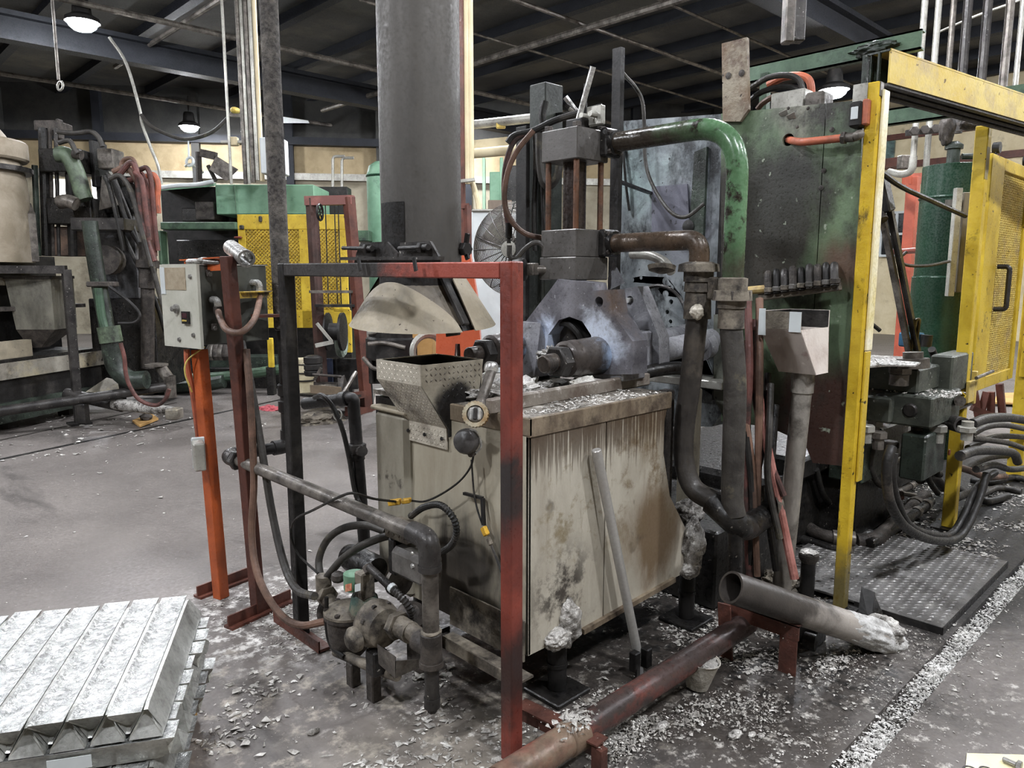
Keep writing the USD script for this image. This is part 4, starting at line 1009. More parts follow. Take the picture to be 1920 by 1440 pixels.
# two big pipes from the blocks
PXP = PX + .1
for i, (qa, qb, qc, qd, r, m, lab) in enumerate([((1150, 268), (1385, 268), (1385, 520), None, .042, PIPEGREEN, 'thick green hydraulic pipe arching down from the upper block'),
                                               ((1148, 456), (1312, 458), (1312, 505), None, .041, M('brown_pipe', '#5a4a3c', '#3c332b', s=6, rough=.35, metal=.3, bump=.15, dirt='#211e1b', ds=5, spot='#a09a8c', ss=50, slo=.7), 'thick brown hydraulic pipe bending down from the lower block')]):
    a = P(*qa, x=PXP); b = P(*qb, x=PXP); c = P(*qc, x=PXP)
    zz = a[2]
    b[2] = zz; a = vec(PXP, PY - .1, zz); c = vec(b[0], b[1], c[2])
    t = Thing('hydraulic_pipe', lab, 'pipe', tuple(c))
    t.part('pipe', sweep(fillet([a, b, c], .2 if i == 0 else .1, 14), r, 20), m)
    t.part('flange', [box(PXP - .055, PXP + .055, PY - .14, PY - .1, zz - .06, zz + .06, .008), cyl((PXP, PY - .16, zz), (PXP, PY - .14, zz), .052, 20)], GREASY)
    for sx in (-.038, .038):
        for sz in (-.04, .04):
            t.part('flange_bolt', nut((PXP + sx, PY - .14, zz + sz), -Y3, .011, .012), IRON)
    # coupling stack and hose
    zc0 = c[2]
    hz = [(.042, 0), (.058, -.005), (.058, -.05), (.075, -.05), (.078, -.09), (.056, -.09), (.056, -.12), (.05, -.12), (.052, -.20)] if i == 0 else [(.05, .03), (.08, .02), (.084, -.01), (.06, -.01), (.06, -.05), (.054, -.05), (.058, -.09), (.05, -.09), (.054, -.13), (.056, -.2)]
    t.part('coupling', lathe([(q, z) for q, z in hz], c, Z3, 20, close=False), DUSTIRON)
    if i == 0:
        t.part('union_nut', nut(c - Z3 * .09, Z3, .078, .04), IRON)
    else:
        t.part('clamp_ear', box(c[0] - .02, c[0] + .02, c[1] - .1, c[1] - .05, c[2] - .12, c[2] - .03, .006), DUSTIRON)
        t.part('valve_cap', lathe([(.02, 0), (.055, .012), (.06, .03), (.03, .035)], P(1240, 512, x=PXP), vec(.2, .1, 1), 18), DUSTIRON)
        t.part('grease_lump', lump(c + vec(-.05, -.03, -.17), (.03, .025, .03), 41, 3, .4), M('grease', '#c9c2b4', '#a39b8b', s=20, rough=.6))
    path = [(1380, 632), (1378, 720), (1376, 820), (1373, 930), (1378, 968)] if i == 0 else [(1298, 640), (1294, 720), (1283, 800), (1282, 860), (1300, 915), (1345, 943)]
    hp = [P(*q, x=PXP + (.0 if k < 3 else .0)) for k, q in enumerate(path)]
    hp[0] = c - Z3 * .19
    single('hydraulic_hose', hose(hp, .045 if i == 0 else .044, 16), [GREYHOSE, M('black_hose', '#383430', '#24211e', s=7, rough=.5, bump=.12, dirt='#5a5248', ds=4)][i], ['thick straight grey hose below the green arching pipe', 'thick black hose curving beside the furnace flare'][i], 'hose')
p0, p1 = P(1330, 935, x=PXP), P(1450, 965, x=PXP + .05)
t = Thing('return_pipe', 'greasy elbow pipe collecting the thick hoses near the floor', 'pipe', tuple(p0))
t.part('pipe', sweep(fillet([P(1335, 940, x=PXP), P(1385, 985, x=PXP), P(1400, 990, x=PXP + .2), P(1470, 940, x=PXP + .6)], .06), .055, 16), GREASY)
t.part('flange', lathe([(.05, 0), (.085, 0), (.085, .03), (.05, .03)], P(1440, 945, x=PXP + .4), vec(.8, -.5, .1), 20), DUSTIRON)
t.part('stand', [cyl(P(1378, 985, x=PXP), P(1378, 1078, x=PXP + .02), .03, 12)], GREASY)

# ------------------------------------------------------------------ gooseneck yoke with its bolts
BLUISH = M('bluish_yoke', '#7b7a80', '#605f65', s=8, rough=.4, metal=.55, bump=.12, spot='#d5d6da', ss=60, slo=.71, shi=.75,
          tint=[(tuple(P(1168, 560, x=2.43)), .02, .17, '#6f5d50'), (tuple(P(1118, 640, x=2.43)), .05, .16, '#dfe9fa'), (tuple(P(1030, 630, x=2.43)), .03, .12, '#d3dff5')])  # pale blue-white patches round two points, brownish round a third
HOUSE = M('housing_steel', '#9b9b9f', '#77777c', s=8, rough=.38, metal=.55, bump=.12, st=(1, 1, .4), dirt='#3f3c3b', ds=6, dlo=.56, dhi=.7, spot='#c4c6ca', ss=60, slo=.7)
t = Thing('gooseneck_yoke', 'bluish steel yoke with pale blue patches arching over the melting pot', 'yoke', (2.5, 2.2, 1.1))
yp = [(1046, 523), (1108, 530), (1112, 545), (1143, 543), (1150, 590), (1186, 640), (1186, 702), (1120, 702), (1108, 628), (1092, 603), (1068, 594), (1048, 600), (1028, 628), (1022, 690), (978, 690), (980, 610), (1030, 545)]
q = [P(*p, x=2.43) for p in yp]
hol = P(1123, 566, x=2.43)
t.part('arch_plate', yz_prism([(p[1], p[2]) for p in q], 2.43, 2.53, [circle((hol[1], hol[2]), .022, 16)]), BLUISH)
yp2 = [(1145, 545), (1196, 537), (1206, 560), (1235, 632), (1236, 690), (1150, 702)]
q = [P(*p, x=2.72) for p in yp2]
hol = P(1181, 563, x=2.72)
t.part('rear_plate', yz_prism([(p[1], p[2]) for p in q], 2.72, 2.80, [circle((hol[1], hol[2]), .02, 14)]), HOUSE)
t.part('hole_pin', cyl((2.70, hol[1], hol[2]), (2.76, hol[1], hol[2]), .012, 12), BRIGHT)
a0, a1 = P(1120, 645, x=2.45), P(1170, 708, x=2.45)
t.part('bolt_housing', box(2.44, 2.6, a1[1] - .0, a0[1] + .03, 1.115, a0[2] + .03, .006), HOUSE, label='square bolt housing')
t.part('bolt_housing', box(2.56, 2.82, P(1185, 640, x=2.6)[1] - .02, a0[1] - .02, 1.13, 1.31, .008), HOUSE, label='lower housing block')
t.part('web', hull([(2.53, 2.0, 1.32), (2.53, 2.1, 1.32), (2.75, 2.0, 1.32), (2.75, 2.12, 1.48), (2.53, 2.12, 1.48)]), HOUSE)
br = .5 * (P(1035, 690, y=2.0) + P(1035, 688, y=2.0))
bz = 1.195
for i, yb in enumerate((2.0, 2.45)):
    nm = ['near', 'far'][i]
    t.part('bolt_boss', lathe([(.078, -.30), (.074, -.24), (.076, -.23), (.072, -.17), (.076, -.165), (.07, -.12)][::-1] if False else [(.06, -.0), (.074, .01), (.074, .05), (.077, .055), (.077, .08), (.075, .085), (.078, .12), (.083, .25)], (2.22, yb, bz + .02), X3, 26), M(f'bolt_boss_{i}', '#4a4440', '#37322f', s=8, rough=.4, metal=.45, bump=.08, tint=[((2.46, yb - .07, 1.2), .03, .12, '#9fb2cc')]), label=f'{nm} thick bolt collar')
    t.part('bolt_nut', nut((2.165, yb, bz + .015), X3, .066, .058), DARKSTEEL)
    t.part('bolt', [cyl((2.10, yb, bz + .01), (2.24, yb, bz + .02), .036, 18, b=.005)], M(f'bolt_steel_{i}', '#4f4842', '#3a3430', s=10, rough=.35, metal=.5))
t.part('bolt_thread', [torus((2.11 + k * .008, 2.0, bz + .01), X3, .035, .003, 20, 5) for k in range(6)], DARKSTEEL, kind='stuff')
t.part('far_housing', [box(2.42, 2.6, 2.36, 2.56, 1.08, 1.32, .02), hull([(2.36, 2.3, 1.1), (2.36, 2.45, 1.1), (2.4, 2.3, 1.34), (2.4, 2.45, 1.34), (2.5, 2.3, 1.1), (2.5, 2.45, 1.34)])], HOUSE)
pc = P(1072, 650, y=2.22)
t.part('pot_ring', [torus((2.55, 2.22, 1.27), vec(.8, -.1, .3), .085, .018, 28, 8), torus((2.50, 2.22, 1.25), vec(.8, -.1, .3), .10, .016, 28, 8)], BLACK)
t.part('pot_mouth', lathe([(.10, 0), (.10, .25), (.0, .25)], (2.54, 2.22, 1.24), X3, 22, close=False), BLACK)
t.part('nozzle', [cyl((2.8, 2.16, 1.2), (3.42, 2.18, 1.24), .06, 18), cyl((2.8, 1.98, 1.2), (3.42, 1.98, 1.24), .055, 18), cyl((3.2, 1.98, 1.2), (3.26, 1.98, 1.21), .07, 18)], HOUSE)
t.part('under_hose', hose([P(1180, 708, x=2.6), P(1225, 695, x=2.7), P(1270, 690, x=2.85), P(1295, 695, x=3.0)], .03, 12), GREASY)
t.part('gusset', hull([P(1140, 520, x=2.7), P(1150, 488, x=2.7), P(1172, 530, x=2.7), P(1140, 545, x=2.7), P(1142, 520, x=2.72), P(1172, 530, x=2.72)]), HOUSE)

# ------------------------------------------------------------------ the machine's fixed platen and shield
PLATE = M('platen_face', '#8e9496', '#676d71', s=4, rough=.5, metal=.15, bump=.15, dirt='#303234', ds=6, dlo=.47, dhi=.6, dst=(1, 1, .6), spot='#2c2c2c', ss=26, slo=.68, shi=.72, tint=[(tuple(P(1180, 330, x=3.5)), .05, .35, '#9fb3b3'), (tuple(P(1290, 420, x=3.5)), .05, .3, '#6c6d77')])
SHIELD = M('shield_plate', '#637559', '#4b5946', s=4, lo=.35, hi=.65, rough=.42, bump=.12, st=(1, 1, .35), dirt='#2e2d28', ds=3.6, dlo=.47, dhi=.63, dst=(1, 1, .7), spot='#8d9484', ss=22, slo=.68, shi=.74,
           tint=[(tuple(P(1385, 440, x=3.4)), .28, .42, '#322f29'), (tuple(P(1450, 360, x=3.4)), .1, .3, '#2f2f2a'), (tuple(P(1490, 190, x=3.4)), .02, .2, '#8d8c7f'), (tuple(P(1560, 800, x=3.4)), .2, .4, '#3f2d27'), (tuple(P(1590, 500, x=3.4)), .05, .17, '#58473b')])
t = Thing('fixed_platen', 'big grey fixed platen of the die casting machine drilled with bolt holes', 'platen', (3.6, 2.4, 0))
pp = [P(*p, x=3.46) for p in ((1150, 228), (1362, 213), (1362, 760), (1335, 800), (1150, 800))]
hole = P(1232, 600, x=3.46)
bolt_holes = [circle((P(*p, x=3.46)[1], P(*p, x=3.46)[2]), r, 10) for p, r in (((1186, 525), .012), ((1202, 521), .010), ((1234, 538), .010), ((1248, 527), .022), ((1260, 540), .012), ((1248, 551), .02), ((1275, 558), .013), ((1258, 566), .014), ((1251, 585), .012), ((1257, 603), .012), ((1259, 617), .016))]
ws = [P(*p, x=3.46) for p in ((1325, 275), (1300, 285), (1296, 455), (1325, 440))]
t.part('face_plate', yz_prism([(p[1], p[2]) for p in pp], 3.46, 3.62, [circle((hole[1], hole[2]), .18, 40)] + bolt_holes), PLATE)
t.part('core', yz_prism([(pp[0][1] - .02, .9), (pp[1][1] + .02, .9), (pp[1][1] + .02, 2.3), (pp[0][1] - .02, 2.3)], 3.63, 3.95), BLACK)
t.part('sprue_ring', lathe([(.18, 0), (.19, -.01), (.2, 0)], (3.46, hole[1], hole[2]), X3, 40, close=False), DARKSTEEL)
for p in ((1290, 290), (1305, 330)): pass
for k, (px0, px1, py0, py1, m) in enumerate([(1212, 1228, 285, 360, 'w'), (1262, 1300, 400, 440, 'k')]):
    a, b = P(px0, py0, x=3.455), P(px1, py1, x=3.455)
    if k: t.part('guide_hole', lathe([(.03, 0), (.035, -.015), (.02, -.02)], P(1293, 425, x=3.45), -X3 * -1, 18), BLACK)
t.part('scorched_panel', yz_prism([(p[1], p[2]) for p in (P(1222, 350, x=3.45), P(1288, 345, x=3.45), P(1294, 432, x=3.45), P(1222, 440, x=3.45))], 3.45, 3.462), M('violet_panel', '#6c6d78', '#5c5c66', s=5, rough=.5, bump=.1, spot='#3c3c40', ss=30))
t.part('ejector_rib', yz_prism([(p[1], p[2]) for p in (P(1302, 285, x=3.44), P(1325, 275, x=3.44), P(1318, 445, x=3.44), P(1290, 455, x=3.44))], 3.44, 3.462), OILGREEN)
t = Thing('machine_shield', 'tall oil stained green steel shield plate beside the platen', 'shield', (3.4, 1.7, 0))
sp_ = [P(*p, x=3.40) for p in ((1352, 213), (1618, 187), (1608, 500), (1592, 875), (1524, 868), (1508, 830), (1440, 800), (1352, 790))]
hol = P(1478, 262, x=3.4)
seam = P(1537, 400, x=3.4)[1]
pl_all = sg.Polygon([(p[1], p[2]) for p in sp_])
for k, (ya_, yb_) in enumerate(((seam + .002, 9), (-9, seam - .002))):
    q = pl_all.intersection(sg.box(min(ya_, yb_), -1, max(ya_, yb_), 9))
    hs = [circle((hol[1], hol[2]), .028, 18)] if k == 0 else []
    t.part('sheet', yz_prism(list(q.exterior.coords)[:-1], 3.40, 3.415, hs), SHIELD, label=['wider sheet with a round hole', 'narrow sheet along the yellow post'][k])
t.part('backing', yz_prism([(1.42, .9), (2.05, .9), (2.05, 2.25), (1.42, 2.25)], 3.45, 3.60), BLACK)
for px, py in ((1545, 320), (1540, 352), (1560, 243)):
    t.part('bolt_hole', lathe([(.008, 0), (.012, .004), (.006, .006)], P(px, py, x=3.4), -X3, 10), IRON)
for px, py in ((1478, 203), (1515, 203), (1463, 213), (1495, 238)):
    t.part('rivet', lathe([(.008, 0), (.005, .004), (0, .005)], P(px, py, x=3.4), -X3, 8), IRON)
for px, py in ((1468, 212), (1482, 217)):
    t.part('torn_edge', slab([P(px - 8, py, x=3.38), P(px + 8, py - 8, x=3.38), P(px + 10, py + 4, x=3.4), P(px - 4, py + 6, x=3.4)], .003), GALV)
up_ = [P(*p, x=3.38) for p in ((1354, 82), (1401, 70), (1404, 205), (1388, 228), (1356, 228))]
t = Thing('shield_post', 'rusty scarred flat bar standing above the top of the shield', 'post', tuple(up_[3]))
t.part('plate', yz_prism([(p[1], p[2]) for p in up_], 3.375, 3.398), M('scarred_bar', '#8d8473', '#6d5a47', s=9, rough=.6, bump=.3, dirt='#4b3528', ds=5, dlo=.52, dhi=.66, spot='#332a22', ss=40, slo=.68))
for px, py in ((1366, 142), (1391, 137)):
    t.part('bolt_hole', lathe([(.012, 0), (.016, .003), (.008, .005)], P(px, py, x=3.375), -X3, 10), IRON)
eo, ef = P(1502, 266, x=3.33), P(1578, 259, x=3.33)
t = Thing('orange_fitting', 'short orange hose stub clamped to a grey fitting on the shield', 'hose', tuple(eo))
t.part('hose', hose([P(1478, 262, x=3.44), eo, P(1540, 263, x=3.32), ef], .017, 12), ORANGEHOSE)
t.part('fitting', [cyl(ef, P(1602, 257, x=3.33), .020, 12), nut(ef, P(1602, 257, x=3.33) - ef, .027, .02)], PIPEGREY)
t.part('bracket', [sweep(fillet([P(1602, 257, x=3.33), P(1612, 252, x=3.33), P(1612, 252, x=3.4)], .02), .02, 10)], PIPEGREY)
sw0 = P(1610, 212, x=3.36)
t = Thing('limit_switch', 'black and orange switch box at the top corner of the shield', 'switch', tuple(sw0))
t.part('body', box(3.33, 3.40, sw0[1] - .022, sw0[1] + .03, sw0[2] - .06, sw0[2] + .045, .008), BLACK)
t.part('orange_side', box(3.335, 3.40, sw0[1] - .045, sw0[1] - .022, sw0[2] - .055, sw0[2] + .05, .005), ORANGEHOSE)
t.part('label_plate', box(3.325, 3.331, sw0[1] - .01, sw0[1] + .02, sw0[2] - .03, sw0[2] + .022, .002), WHITE)
t.part('hanger', box(3.36, 3.366, sw0[1] - .03, sw0[1] + .03, sw0[2] + .045, sw0[2] + .12), GALV)
t = Thing('manifold_block', 'grey valve block with hoses on top of the shield', 'valve', tuple(P(1480, 190, x=3.5)))
a, b = P(1445, 188, x=3.46), P(1508, 182, x=3.46)
t.part('block', box(3.46, 3.6, b[1], a[1], a[2] - .1, a[2] + .03, .005), GALV)
t.part('block', box(3.44, 3.55, b[1] - .1, b[1] - .01, a[2] - .12, a[2] - .0, .01), PIPEGREY)
for i, pts in enumerate(([(1403, 168), (1440, 146), (1475, 141), (1498, 150), (1506, 172)], [(1403, 190), (1430, 172), (1470, 162), (1495, 168), (1500, 182)], [(1440, 160), (1470, 145), (1500, 142), (1518, 152), (1522, 180)], [(1420, 205), (1432, 192), (1455, 180), (1490, 176)])):
    single('top_hose', hose([P(*q, x=3.5 + .03 * i) for q in pts], .014 if i != 2 else .018, 10), [GREYHOSE, RUBBER, ORANGEHOSE, TANHOSE][i], ['grey hose arching over the top of the shield', 'black hose lying low behind the shield top', 'orange hose curving into the valve block on the shield', 'brown hose peeping over the shield top'][i], 'hose')

# fittings row and funnel
t = Thing('fitting_row', 'row of short dark bent hose fittings above the funnel', 'fittings', tuple(P(1500, 540, x=3.3)))
for k in range(9):
    px, py = 1440 + k * 15.5, 536 - k * 2.0
    a = P(px, py - 22, x=3.39); b = P(px, py - 22 - 4 * (k % 2), x=3.31); c = P(px + 1, py + 16, x=3.29)
    t.part('fitting', sweep(fillet([a, b, c], .035), .0185 - .003 * (k % 3 == 1), 10), [IRON, BLACK, DARKSTEEL][k % 3])
    t.part('ferrule', nut(c + Z3 * .01, Z3, .024, .022), [DUSTIRON, STEEL][k % 2])
t.part('manifold', bar(P(1425, 556, x=3.33), P(1575, 536, x=3.33), .05, .04, .004), DUSTIRON)
t.part('end_pipe', cyl(P(1400, 545, x=3.30), P(1445, 541, x=3.30), .02, 10), M('yellow_brown_pipe', '#a8915c', '#6d5738', s=12, rough=.5))
FUN = M('funnel_paint', '#b9afa6', '#978b82', s=4, rough=.5, bump=.12, st=(1, 1, .4), dirt='#6d3f36', ds=4, dlo=.52, dhi=.66, spot='#c9c3ba', ss=26, slo=.66, shi=.74)
FUNL = M('funnel_pale', '#cfc6be', '#b7aaa2', s=6, rough=.5, bump=.1, dirt='#8a6d66', ds=5, dlo=.56, dhi=.75)
t = Thing('drain_funnel', 'dented pale square funnel with red scuffs mounted on the shield', 'funnel', tuple(P(1510, 640, x=3.1)))
fx0, fx1 = 3.02, 3.30
fa, fb = P(1426, 574, x=fx0), P(1502, 601, x=fx0)
ft_ = fb[2] + .035
yL, yR = fa[1], fb[1]
yR2 = yR
bx0, bx1 = 3.10, 3.22
ba, bb = P(1460, 692, x=bx0), P(1530, 708, x=bx0)
zb_ = (ba[2] + bb[2]) / 2
top = [(fx0, yL, ft_), (fx0, yR, ft_), (fx1, yR, ft_), (fx1, yL, ft_)]
mid = [(fx0, yL, ft_ - .075), (fx0, yR, ft_ - .075), (fx1, yR, ft_ - .075), (fx1, yL, ft_ - .075)]
bot = [(bx0, ba[1], zb_), (bx0, bb[1], zb_), (bx1, bb[1], zb_), (bx1, ba[1], zb_)]
t.part('collar', slab([top[0], mid[0], mid[1], top[1]], .005), DUSTIRON)
t.part('collar', slab([top[3], mid[3], mid[0], top[0]], .005), FUNL)
t.part('collar', slab([top[2], mid[2], mid[3], top[3]], .005), FUNL)
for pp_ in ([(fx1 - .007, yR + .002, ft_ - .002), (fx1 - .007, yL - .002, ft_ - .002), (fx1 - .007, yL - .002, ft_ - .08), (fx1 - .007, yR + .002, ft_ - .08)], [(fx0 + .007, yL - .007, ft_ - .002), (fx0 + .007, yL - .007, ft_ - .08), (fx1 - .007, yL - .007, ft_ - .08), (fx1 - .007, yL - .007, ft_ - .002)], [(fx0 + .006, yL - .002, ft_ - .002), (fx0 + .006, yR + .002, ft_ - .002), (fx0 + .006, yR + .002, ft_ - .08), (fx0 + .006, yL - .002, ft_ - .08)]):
    t.part('lining', slab(pp_, .002), BLACK, label='black inside')  # black sheets added inside the pale collar so the opening looks dark
for i, m in ((0, FUN), (1, FUNL), (2, FUN), (3, FUN)):
    j = (i + 1) % 4
    t.part('side', slab([mid[i], bot[i], bot[j], mid[j]], .005), m)
for sl_ in (slab([vec(*top[0]) + vec(-.003, .004, .01), vec(*mid[0]) + vec(-.003, .004, -.03), vec(*mid[0]) + vec(-.003, -.03, -.03), vec(*top[0]) + vec(-.003, -.025, .01)], .003), slab([vec(*top[1]) + vec(-.003, .05, .0), vec(*mid[1]) + vec(-.003, .05, -.01), vec(*mid[1]) + vec(-.003, -.001, -.01), vec(*top[1]) + vec(-.003, -.001, .0)], .003)): t.part('corner_tape', sl_, WHITE, label='pale patch on the collar')
sc = vec((bx0 + bx1) / 2, (ba[1] + bb[1]) / 2, 0)
t.part('spout', [cyl(sc + Z3 * (zb_ - .09), sc + Z3 * (zb_ + .01), .048, 18), cyl(sc + vec(-.03, .03, .12), sc + Z3 * (zb_ - .08), .042, 18, r2=.042)], M('spout_pipe', '#8a857d', '#6a655e', s=8, rough=.5, bump=.12, st=(1, 1, .4), dirt='#3f3a35', ds=6), label='mottled grey down pipe')

# hanging hoses under the fittings
HS = [(1402, 560, 1405, 700, 1398, 860, 1405, 1090, REDHOSE, .017, 'dark red hose hanging next to the thick grey hose'), (1424, 560, 1424, 700, 1422, 850, 1418, 1000, TANHOSE, .017, 'brown hose hanging in the middle of the bundle'),
      (1416, 690, 1432, 800, 1452, 900, 1490, 1085, PINKHOSE, .019, 'pinkish hose slanting across the bundle to the floor'), (1440, 700, 1430, 830, 1415, 920, 1410, 1060, GREASY, .016, 'black greasy hose behind the slanting pink hose'),
      (1395, 640, 1396, 760, 1410, 880, 1420, 1080, TANHOSE, .015, 'thin brown hose crossing down to the stub pipe'), (1445, 720, 1442, 820, 1440, 900, 1462, 1010, GREYHOSE, .015, 'short grey hose beside the mottled down pipe'), (1412, 600, 1412, 720, 1436, 840, 1470, 930, REDHOSE, .014, 'reddish hose disappearing behind the down pipe'),
      (1455, 760, 1448, 850, 1440, 950, 1455, 1070, GREASY, .015, 'soot black hose reaching the dusty heap'), (1408, 620, 1400, 780, 1412, 950, 1402, 1085, RUBBER, .016, 'rubber hose hanging straight to the floor')]
for k, (a, b, c, d, e, f, g_, h, m, r, lab) in enumerate(HS):
    xx = 2.98 + .03 * (k % 4)
    single('hanging_hose', hose([P(a, b, x=xx + .1), P(c, d, x=xx), P(e, f, x=xx), P(g_, h, x=xx)], r, 10), m, lab, 'hose')
single('dusty_heap', lump(P(1465, 1090, z=.04), (.09, .09, .06), 33, 4, .5, 4), DUSTIRON, 'dusty heap of sludge at the foot of the down pipe', 'heap', kind='stuff')
gp = P(1330, 700, x=3.36)
t = Thing('platen_leg', 'grey scarred column plate below the platen behind the thick hoses', 'column', (3.3, 1.95, 0))
q = [P(*p, x=3.30) for p in ((1338, 590), (1378, 585), (1378, 830), (1338, 745))]
t.part('plate', yz_prism([(p[1], p[2]) for p in q], 3.30, 3.34), M('grey_green_column', '#6b6d62', '#565850', s=5, rough=.6, bump=.2, dirt='#3a3a35', ds=5, spot='#2c2a28', ss=40))
t.part('cross_plate', box(3.2, 3.4, 1.85, 2.4, 1.0, 1.04, .004), GALV)
t.part('upright', box(3.0, 3.08, 1.88, 1.96, .3, 1.02, .006), M('pale_upright', '#7a7364', '#5d574b', s=6, rough=.6, bump=.2, st=(1, 1, .3), dirt='#39352e', ds=5))
t.part('upright', box(3.0, 3.06, 2.02, 2.08, .3, 1.0, .006), IRON)
t.part('base_block', box(2.95, 3.6, 1.7, 2.6, .0, .38, .01), GREASY)

# ------------------------------------------------------------------ yellow guard fence with its sliding rail
GY = 1.30
t = Thing('guard_post', 'tall yellow post with a pale edge strip at the corner of the shield', 'post', (3.40, GY, 0))
t.part('post', box(3.372, 3.424, GY - .026, GY + .026, .012, 2.36, .004), M('scuffed_yellow_post', '#c9aa2e', '#b0901f', s=5, rough=.42, dirt='#5c4c1c', ds=8, dlo=.57, dhi=.66, dst=(1, 1, .5), spot='#2c2618', ss=28, slo=.67, shi=.71, tint=[((3.37, 1.29, .06), .12, .3, '#665b36')]))
t.part('edge_strip', box(3.402, 3.462, GY - .040, GY - .027, 1.22, 2.33, .003), CREAMSTRIP, label='pale edge strip')
t.part('edge_strip', box(3.402, 3.458, GY - .038, GY - .027, .62, 1.217, .003), YELLOW)
t.part('base_plate', box(3.33, 3.47, GY - .07, GY + .07, 0, .012), GREASY)
ra, rb_ = P(1648, 128, z=2.43), P(1935, 216, z=2.43)
rdir = (rb_ - ra) / np.linalg.norm(rb_ - ra)
rn = vec(rdir[1], -rdir[0], 0)
rb_ = ra + rdir * 3.2
t = Thing('guard_rail', 'heavy pale yellow channel beam over the sliding gates', 'rail', tuple(ra))
for off, m, w in ((0, YELLOWPALE, .008), (-.085, OILGREEN, .008)):
    o = ra + rn * (.045 + off)
    t.part('web', bar(o + rdir * (.0 if off else .0), rb_ + rn * (.045 + off), w, .135, .0), m)
t.part('flange', bar(ra + Z3 * .066, rb_ + Z3 * .066, .1, .008), YELLOWPALE)
t.part('end_plate', [bar(ra + rn * .045 + Z3 * .065, ra - rn * .06 + Z3 * .065, .008, .008), bar(ra + rn * .0 - Z3 * .065, ra + rn * .0 + Z3 * .065, .008, .02), bar(ra - rn * .06 - Z3 * .075, ra - rn * .06 + Z3 * .065, .02, .03)], OILGREEN)
for k, (dz_, r) in enumerate(((-.075, .016), (-.098, .012))):
    t.part('track', cyl(ra - rn * .03 + Z3 * dz_, rb_ - rn * .03 + Z3 * dz_, r, 10), [DARKSTEEL, BLACK][k])
t.part('track_lip', bar(ra + rn * .03 - Z3 * .074, rb_ + rn * .03 - Z3 * .074, .03, .012), DARKSTEEL)
t.part('bracket', [box(3.38, 3.42, GY - .03, GY + .03, 2.30, 2.36, .003)], PIPEGREY)
pb = P(1775, 978, y=GY)
t = Thing('guard_post', 'yellow square post standing among the die blocks and hose tangle', 'post', (5.05, GY, 0))
pt = P(1851, 228, y=GY)
px5 = (pb[0] + pt[0]) / 2
t.part('post', box(px5 - .035, px5 + .035, GY - .035, GY + .035, 0.012, 2.40, .005), YELLOW)
t.part('patch', box(px5 - .036, px5 + .02, GY - .036, GY - .034, 2.1, 2.28), M('bare_patch', '#8d8468', '#a3925c', s=20, rough=.6), label='bare worn patch')
t.part('reflector', lathe([(.018, 0), (.016, .006), (0, .007)], P(1779, 848, y=GY - .035), -Y3, 14), ORANGE)
t.part('base_plate', box(px5 - .08, px5 + .08, GY - .08, GY + .08, 0, .012), GREASY)
a = P(1795, 752, y=GY - .06)
t = Thing('gate_latch', 'yellow square tube arm with a latch bracket on the second guard post', 'latch', tuple(a))
q0, q1 = P(1752, 752, x=4.75), P(1800, 735, x=px5)
t.part('arm', pipe_open(P(1752, 753, y=1.40), P(1800, 742, y=1.24), .042, .008, 4), YELLOW)
t.part('clamp', [box(px5 - .06, px5 + .06, GY - .06, GY - .04, .80, .93, .003), box(px5 + .07, px5 + .1, GY - .06, GY - .03, .78, .98, .003)], YELLOWPALE)
t.part('shelf', box(px5 - .25, px5 + .1, GY - .05, GY + .12, .775, .785), DARKSTEEL)
t.part('latch_bolt', cyl(P(1800, 752, y=1.22), P(1800, 752, y=1.2), .03, 12), PIPEGREY)
t.part('latch_rod', cyl((px5 - .1, 1.2, .96), (px5 + .25, 1.2, .97), .01, 8), PIPEGREY)
pc3 = P(1916, 760, y=GY)
t = Thing('guard_post', 'far yellow post at the edge of the fence beyond the gates', 'post', (pc3[0], GY, 0))
t.part('post', box(pc3[0] - .05, pc3[0] + .05, GY - .05, GY + .05, 0, 2.4, .005), YELLOW)


def mesh_panel(o, u, L, z0, z1, pitch, r=.0022):
    ms = []
    H = z1 - z0
    for s in (1, -1):
        for k in np.arange(-H if s > 0 else 0, L if s > 0 else L + H, pitch):
            a0, a1 = max(0, k) if s > 0 else min(L, k), (min(L, k + H) if s > 0 else max(0, k - H))
            if abs(a1 - a0) < .01: continue
            za, zb2 = z0 + abs(a0 - k), z0 + abs(a1 - k)
            ms.append(bar(np.asarray(o) + u * a0 + Z3 * za, np.asarray(o) + u * a1 + Z3 * zb2, r * 2, r))
    return cat_(ms)


